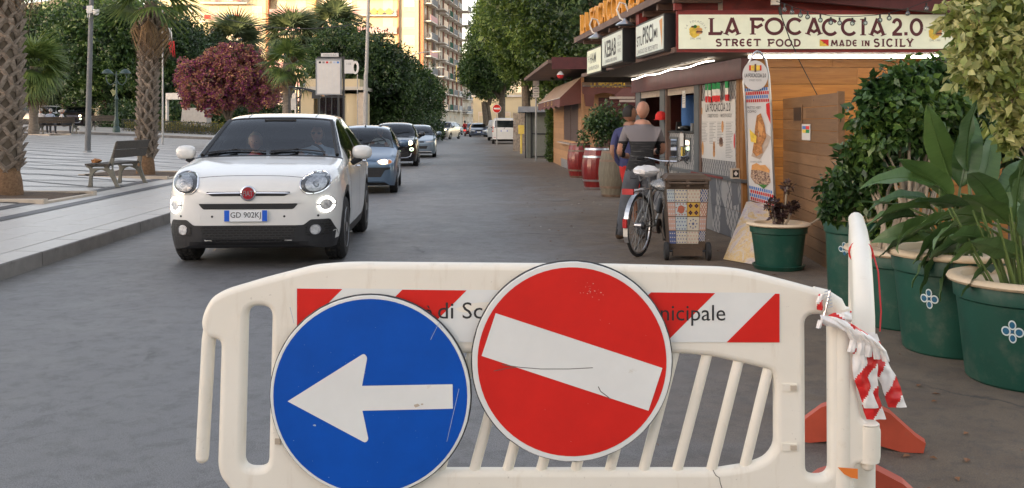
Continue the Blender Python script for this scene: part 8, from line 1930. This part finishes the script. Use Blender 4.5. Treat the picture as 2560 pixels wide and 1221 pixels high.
m_=MB();m_.sphere((0,0,0),(.19,.13,.075),14,9);m_.v=[(x+rg.uniform(-.015,.015),y+rg.uniform(-.015,.015),z+rg.uniform(-.015,.015))for x,y,z in m_.v];bg_=thing('plastic_bag','clear plastic bag hanging between the bicycle and the patchwork bin','bag',W(1668,463,10.7));part('film',m_,M['clear_plastic'],bg_,smooth=True);part('tail',MB().add([(-.1,0,-.03),(.12,0,-.04),(.02,.02,-.30),(-.04,0,-.26)],[(0,3,2,1)]),M['clear_plastic'],bg_)
M['pot_rim']=mat('cream_pot_rim',(.66,.52,.36),.5,var=.05);M['pot_green']=M['pot_green']
M['clover_white']=mat('clover_white',(.65,.72,.72),.5);M['clover_blue']=mat('clover_blue',(.02,.12,.22),.5)
def pot(name,label,px,Y,rt,rb,h,clover=None,saucer=False,soil=True):
 t=thing(name,label,'plant pot',(GX(px,Y),Y,0))
 part('tub',MB().lathe([(rb,0),(rb+.01,.012),(rt-.05,h*.78),(rt-.035,h*.80),(rt-.03,h*.93),(rt-.035,h*.95),(rt-.06,h*.95),(rt-.07,h*.8)],44),M['pot_green'],t,smooth=True,angle=30)
 part('rim',MB().lathe([(rt-.045,h*.935),(rt-.005,h*.945),(rt+.005,h*.97),(rt-.005,h),(rt-.04,h+.008),(rt-.075,h),(rt-.08,h*.93)],44),M['pot_rim'],t,smooth=True,angle=60)
 part('soil',MB().lathe([(rt-.075,h*.90),(0,h*.93)],24),M['soil'],t)
 if saucer:part('saucer',MB().lathe([(rb+.02,.0),(rb+.05,.045),(rb+.035,.05),(rb+.01,.01)],32),M['pot_green'],t,smooth=True)
 if clover:
  pxc,pyc,s=clover;u=(pxc-px)/2400*Y;z0=GZ(pyc,Y);z0=1.5-(pyc-306)/2400*(Y-rt*.9);rr__=rb+(rt-.05-rb)*(z0/(h*.78));ux=u*(1-.0);a=math.asin(max(-.97,min(.97,ux/rr__)))
  for k in range(4):
   th=pi/4+pi/2*k-pi/4;
   for rad,mm,off in((s*.42,'clover_white',.004),(s*.29,'clover_blue',.0065)):
    m_=MB();P=[]
    for j in range(14):
     b_=2*pi*j/14;du=s*.55*cos(th)+rad*cos(b_)*(1.0 if k%2==0 else .8);dz=s*.62*sin(th)+rad*sin(b_)*1.1;aa=a+du/rr__;P.append(((rr__+off+dz*.12)*sin(aa),-(rr__+off+dz*.12)*cos(aa),z0+dz))
    m_.add(P,[tuple(range(14))]);part('clover_petal',m_,M[mm],t)
  m_=MB();m_.sphere(((rr__+.008)*sin(a),-(rr__+.008)*cos(a),z0),(s*.16,s*.05,s*.16),8,6);part('clover_heart',m_,M['clover_blue'],t,smooth=True)
 return t
pot('plant_pot','small green pot with saucer and dark succulent before the brown screen',1946,9.85,.32,.215,.47,None,True)
pot('plant_pot','tall green tub with clover at the back beside the brown screen',2152,8.0,.33,.25,.74,(2092,628,.055))
pot('plant_pot','green tub half hidden behind the end-on barrier',2268,7.2,.45,.36,.56)
pot('plant_pot','large green tub with a painted clover, second from the right edge',2385,6.35,.42,.31,.66,(2285,758,.06))
pot('plant_pot','nearest green tub with a clover at the right edge',2578,5.6,.45,.34,.60,(2468,842,.06))
t=thing('succulent','dark purple succulent rosettes in the small pot','plant',(GX(1946,9.85),9.85,.42));M['succ']=leaf_mat('succulent_leaf',[(.03,.015,.015),(.07,.035,.03),(.10,.06,.04)],.5,.1,6);rg=random.Random(4)
heads=[]
for i in range(11):
 a=rg.random()*6.28;r=rg.uniform(.02,.17);hx=Vector((r*cos(a),r*sin(a)*.7,rg.uniform(.08,.26)));
 if i==0:hx=Vector((.09,0,.42))
 if i==1:hx=Vector((.47,-.05,.14))
 part('stem',MB().tube([(hx.x*.4,hx.y*.4,0),(hx.x*.7,hx.y*.8,hx.z*.35),hx],[.013,.011,.009],6),M['stem'],t,smooth=True);heads.append(hx)
tag(link('rosettes',quads_mesh('rosettes',leaves_np(heads,[.05]*len(heads),46,.055,4,up=.8,aspect=.55,inner=.1),M['succ']),t),kind='stuff')
SHL=leaf_mat('shrub_leaf',[(.014,.038,.012),(.036,.085,.022),(.075,.15,.034),(.15,.24,.05)],.32,.22,2.2)
VAR_=leaf_mat('variegated_leaf',[(.11,.16,.035),(.28,.33,.08),(.55,.53,.24),(.20,.27,.06)],.4,.3,3)
def shrub(label,px,Y,base,blobs,seed,ma,n_each,size,stems,name='potted_shrub'):
 x=GX(px,Y);t=thing(name,label,'plant',(x,Y,base));rg=random.Random(seed);C,R=[],[]
 for bx_,by_,r_,yy,n in blobs:
  for i in range(n):
   v=Vector((rg.gauss(0,1),rg.gauss(0,1),rg.gauss(0,1))).normalized()*rg.uniform(.35,1.0);Yc=Y+yy+v.y*r_*.7;C.append((GX(bx_,Y+yy)+v.x*r_-x,Yc-Y,GZ(by_,Y+yy)+v.z*r_-base));R.append(r_*rg.uniform(.22,.4))
 me=quads_mesh('foliage',leaves_np(C,R,n_each,size,seed,up=.3,aspect=.55,droop=.5,inner=.2),ma);link('foliage',me,t)
 for i in range(stems):
  c=Vector(C[rg.randrange(len(C))]);b0=Vector((rg.uniform(-.16,.16),rg.uniform(-.12,.12),0));mid=b0.lerp(c,.5)+Vector((rg.uniform(-.05,.05),0,.12));part('stem',MB().tube([b0,b0.lerp(mid,.5),mid,mid.lerp(c,.6),c],[.016,.014,.011,.008,.004],6),M['stem'],t,smooth=True)
 return t
shrub('leafy ficus with many thin pale stems in the half hidden tub',2262,7.3,.50,[(2215,300,.28,0,55),(2290,270,.34,.1,70),(2370,280,.38,.3,70),(2170,400,.20,.1,30),(2330,380,.28,.4,50),(2400,230,.32,.5,50),(2270,225,.22,.1,34),(2190,235,.12,.1,12),(2340,190,.14,.2,16)],3,SHL,34,.072,24)
shrub('green ficus spilling over the tall tub at the back',2150,7.9,.68,[(2120,460,.22,0,45),(2190,500,.26,-.1,55),(2210,590,.16,-.2,25),(2090,520,.12,-.1,18),(2180,420,.20,.1,30)],5,SHL,26,.062,12)
shrub('variegated cream-edged ficus hanging in at the top right corner',2860,5.3,.3,[(2500,40,.30,.2,46),(2540,150,.26,.1,40),(2470,90,.22,.1,26),(2560,260,.20,0,26),(2440,180,.14,0,16),(2440,60,.16,.1,14),(2520,330,.11,0,10),(2400,30,.14,.2,12)],7,VAR_,16,.068,12,'variegated_ficus')
shrub('dark ivy-like shrub behind the tubs under the variegated ficus',2480,8.6,.1,[(2480,260,.55,0,60),(2560,330,.5,0,60),(2400,320,.4,0,40),(2560,120,.6,.5,60)],9,FICD,34,.08,6,'dark_shrub')
PAD=[]
def paddle(seed,L_,Wd,bend,fold):
 m_=MB();n,k=12,6;rg=random.Random(seed);pts=[]
 for i in range(n+1):
  f=i/n;w=Wd*(sin(pi*min(1,f*1.02)**.72)**.75 if 0<f<.985 else .02);a=bend*f;zc=L_*f*cos(0)*0;cx=L_*(sin(a)/a if abs(a)>1e-3 else 1)*f;cz=-L_*f*(1-cos(a))/max(a,1e-3)
  for j in range(k+1):
   v=(j/k-.5)*2;pts.append((cx,v*w,cz+fold*abs(v)*w+.012*sin(f*17+v*3+seed)*abs(v)))
 m_.add(pts,[(i*(k+1)+j,i*(k+1)+j+1,(i+1)*(k+1)+j+1,(i+1)*(k+1)+j)for i in range(n)for j in range(k)])
 for s in(0,):m_.tube([pts[i*(k+1)+k//2]for i in range(n+1)],[.008*(1-.8*i/n)for i in range(n+1)],5)
 return m_
def padmat():
 m,t,b=nt('paddle_leaf');tc=N(t,'ShaderNodeTexCoord');oi=N(t,'ShaderNodeObjectInfo');mp=N(t,'ShaderNodeMapping');mp.inputs['Scale'].default_value=(30,1.5,1.5);t.links.new(tc.outputs['Object'],mp.inputs[0]);n=noise_n(t,2,4,.6,mp.outputs[0]);n2=noise_n(t,4,4,.6,tc.outputs['Object'])
 c=ramp(t,n.outputs[0],[(.3,(.036,.085,.028)),(.7,(.075,.145,.05))]).outputs[0];c=mixc(t,ramp(t,oi.outputs['Random'],[(0,0),(1,.7)]).outputs[0],c,(.12,.21,.05));c=mixc(t,ramp(t,n2.outputs[0],[(.62,0),(.8,.6)]).outputs[0],c,(.16,.14,.06))
 t.links.new(c,b.inputs['Base Color']);b.inputs['Roughness'].default_value=.38;tl=N(t,'ShaderNodeBsdfTranslucent');t.links.new(c,tl.inputs[0]);mx=N(t,'ShaderNodeMixShader');mx.inputs[0].default_value=.18;t.links.new(b.outputs[0],mx.inputs[1]);t.links.new(tl.outputs[0],mx.inputs[2]);t.links.new(mx.outputs[0],t.nodes['Material Output'].inputs[0]);bump(t,b,n.outputs[0],.15,.003);return m
M['paddle']=padmat();M['stalk']=mat('green_stalk',(.10,.15,.04),.5,var=.2)
pms=[paddle(i,.52,.085,(.5,.9,.3,1.2)[i],(.25,.35,.15,.3)[i]).mesh('leaf',M['paddle'],True,60)for i in range(4)]
def strelitzia(label,px,Y,base,leaves,seed):
 x=GX(px,Y);t=thing('paddle_plant',label,'plant',(x,Y,base));rg=random.Random(seed)
 for(lx,ly,yy,ang,pitch,s)in leaves:
  P=Vector((GX(lx,Y+yy)-x,yy,GZ(ly,Y+yy)-base));o=link('leaf',pms[rg.randrange(4)],t,loc=P)
  d=Vector((cos(radians(ang)),rg.uniform(-.35,.35)-.1,sin(radians(ang)))).normalized();q_=d.to_track_quat('X','Z');o.rotation_mode='QUATERNION';from mathutils import Quaternion
  o.rotation_quaternion=q_@Quaternion((1,0,0),radians(pitch));o.scale=(s,s*rg.uniform(.9,1.2),s)
  b0=Vector((rg.uniform(-.10,.10),rg.uniform(-.10,.10),0));mid=b0.lerp(P,.55)+Vector((0,0,.10));part('stalk',MB().tube([b0,mid,P,P+d*.05],[.014,.011,.008,.007],7),M['stalk'],t,smooth=True)
 return t
strelitzia('paddle-leaved plant in the large clover tub, leaves spreading left',2385,6.35,.60,[(2330,520,-.1,172,20,1.05),(2330,560,-.1,185,60,.9),(2350,470,0,150,-30,1.05),(2400,470,.1,78,80,1.15),(2450,480,.1,66,60,.95),(2400,560,-.2,205,50,.85),(2350,600,-.25,222,40,.75),(2420,430,.1,100,85,1.1),(2430,520,0,165,30,1.0),(2460,540,-.1,20,70,1.0),(2320,500,.2,160,-20,.8),(2380,500,0,128,50,1.0),(2440,590,-.2,190,60,.9),(2330,580,.1,176,-60,.8),(2500,500,.1,60,50,1.0),(2420,620,-.3,212,30,.8),(2375,445,.2,112,60,1.1),(2300,590,.1,190,40,.7),(2290,540,0,178,30,.9),(2360,610,-.3,235,50,.7),(2400,600,-.3,250,50,.6),(2270,520,.1,165,0,.7),(2440,560,-.2,200,50,.95),(2390,540,-.2,186,40,1.0),(2460,620,-.3,225,40,.7)],1)
strelitzia('paddle-leaved plant with upright thin stalks in the nearest tub',2578,5.6,.55,[(2470,600,-.1,165,60,.75),(2540,560,-.1,100,80,.85),(2560,600,-.1,70,60,.85),(2500,640,-.1,215,40,.65),(2520,560,0,140,30,.8),(2560,520,0,85,80,.9),(2590,560,0,60,60,.9),(2480,560,.1,150,40,.8),(2550,640,-.2,160,60,.7),(2510,540,.1,118,60,.9),(2450,560,0,170,30,.8),(2560,500,.1,110,70,.8),(2490,610,-.15,185,50,.6)],2)
t=bpy.data.objects['paddle_plant.001'];rg=random.Random(6)
for i in range(34):
 a=rg.uniform(-.15,.15),rg.uniform(-.12,.12);part('stalk',MB().tube([(a[0]-.12,a[1]-.1,-.02),(a[0]*2.6-.16,a[1]*1.6-.1,rg.uniform(.28,.48))],[.009,.005],5),M['stalk'],t,smooth=True)
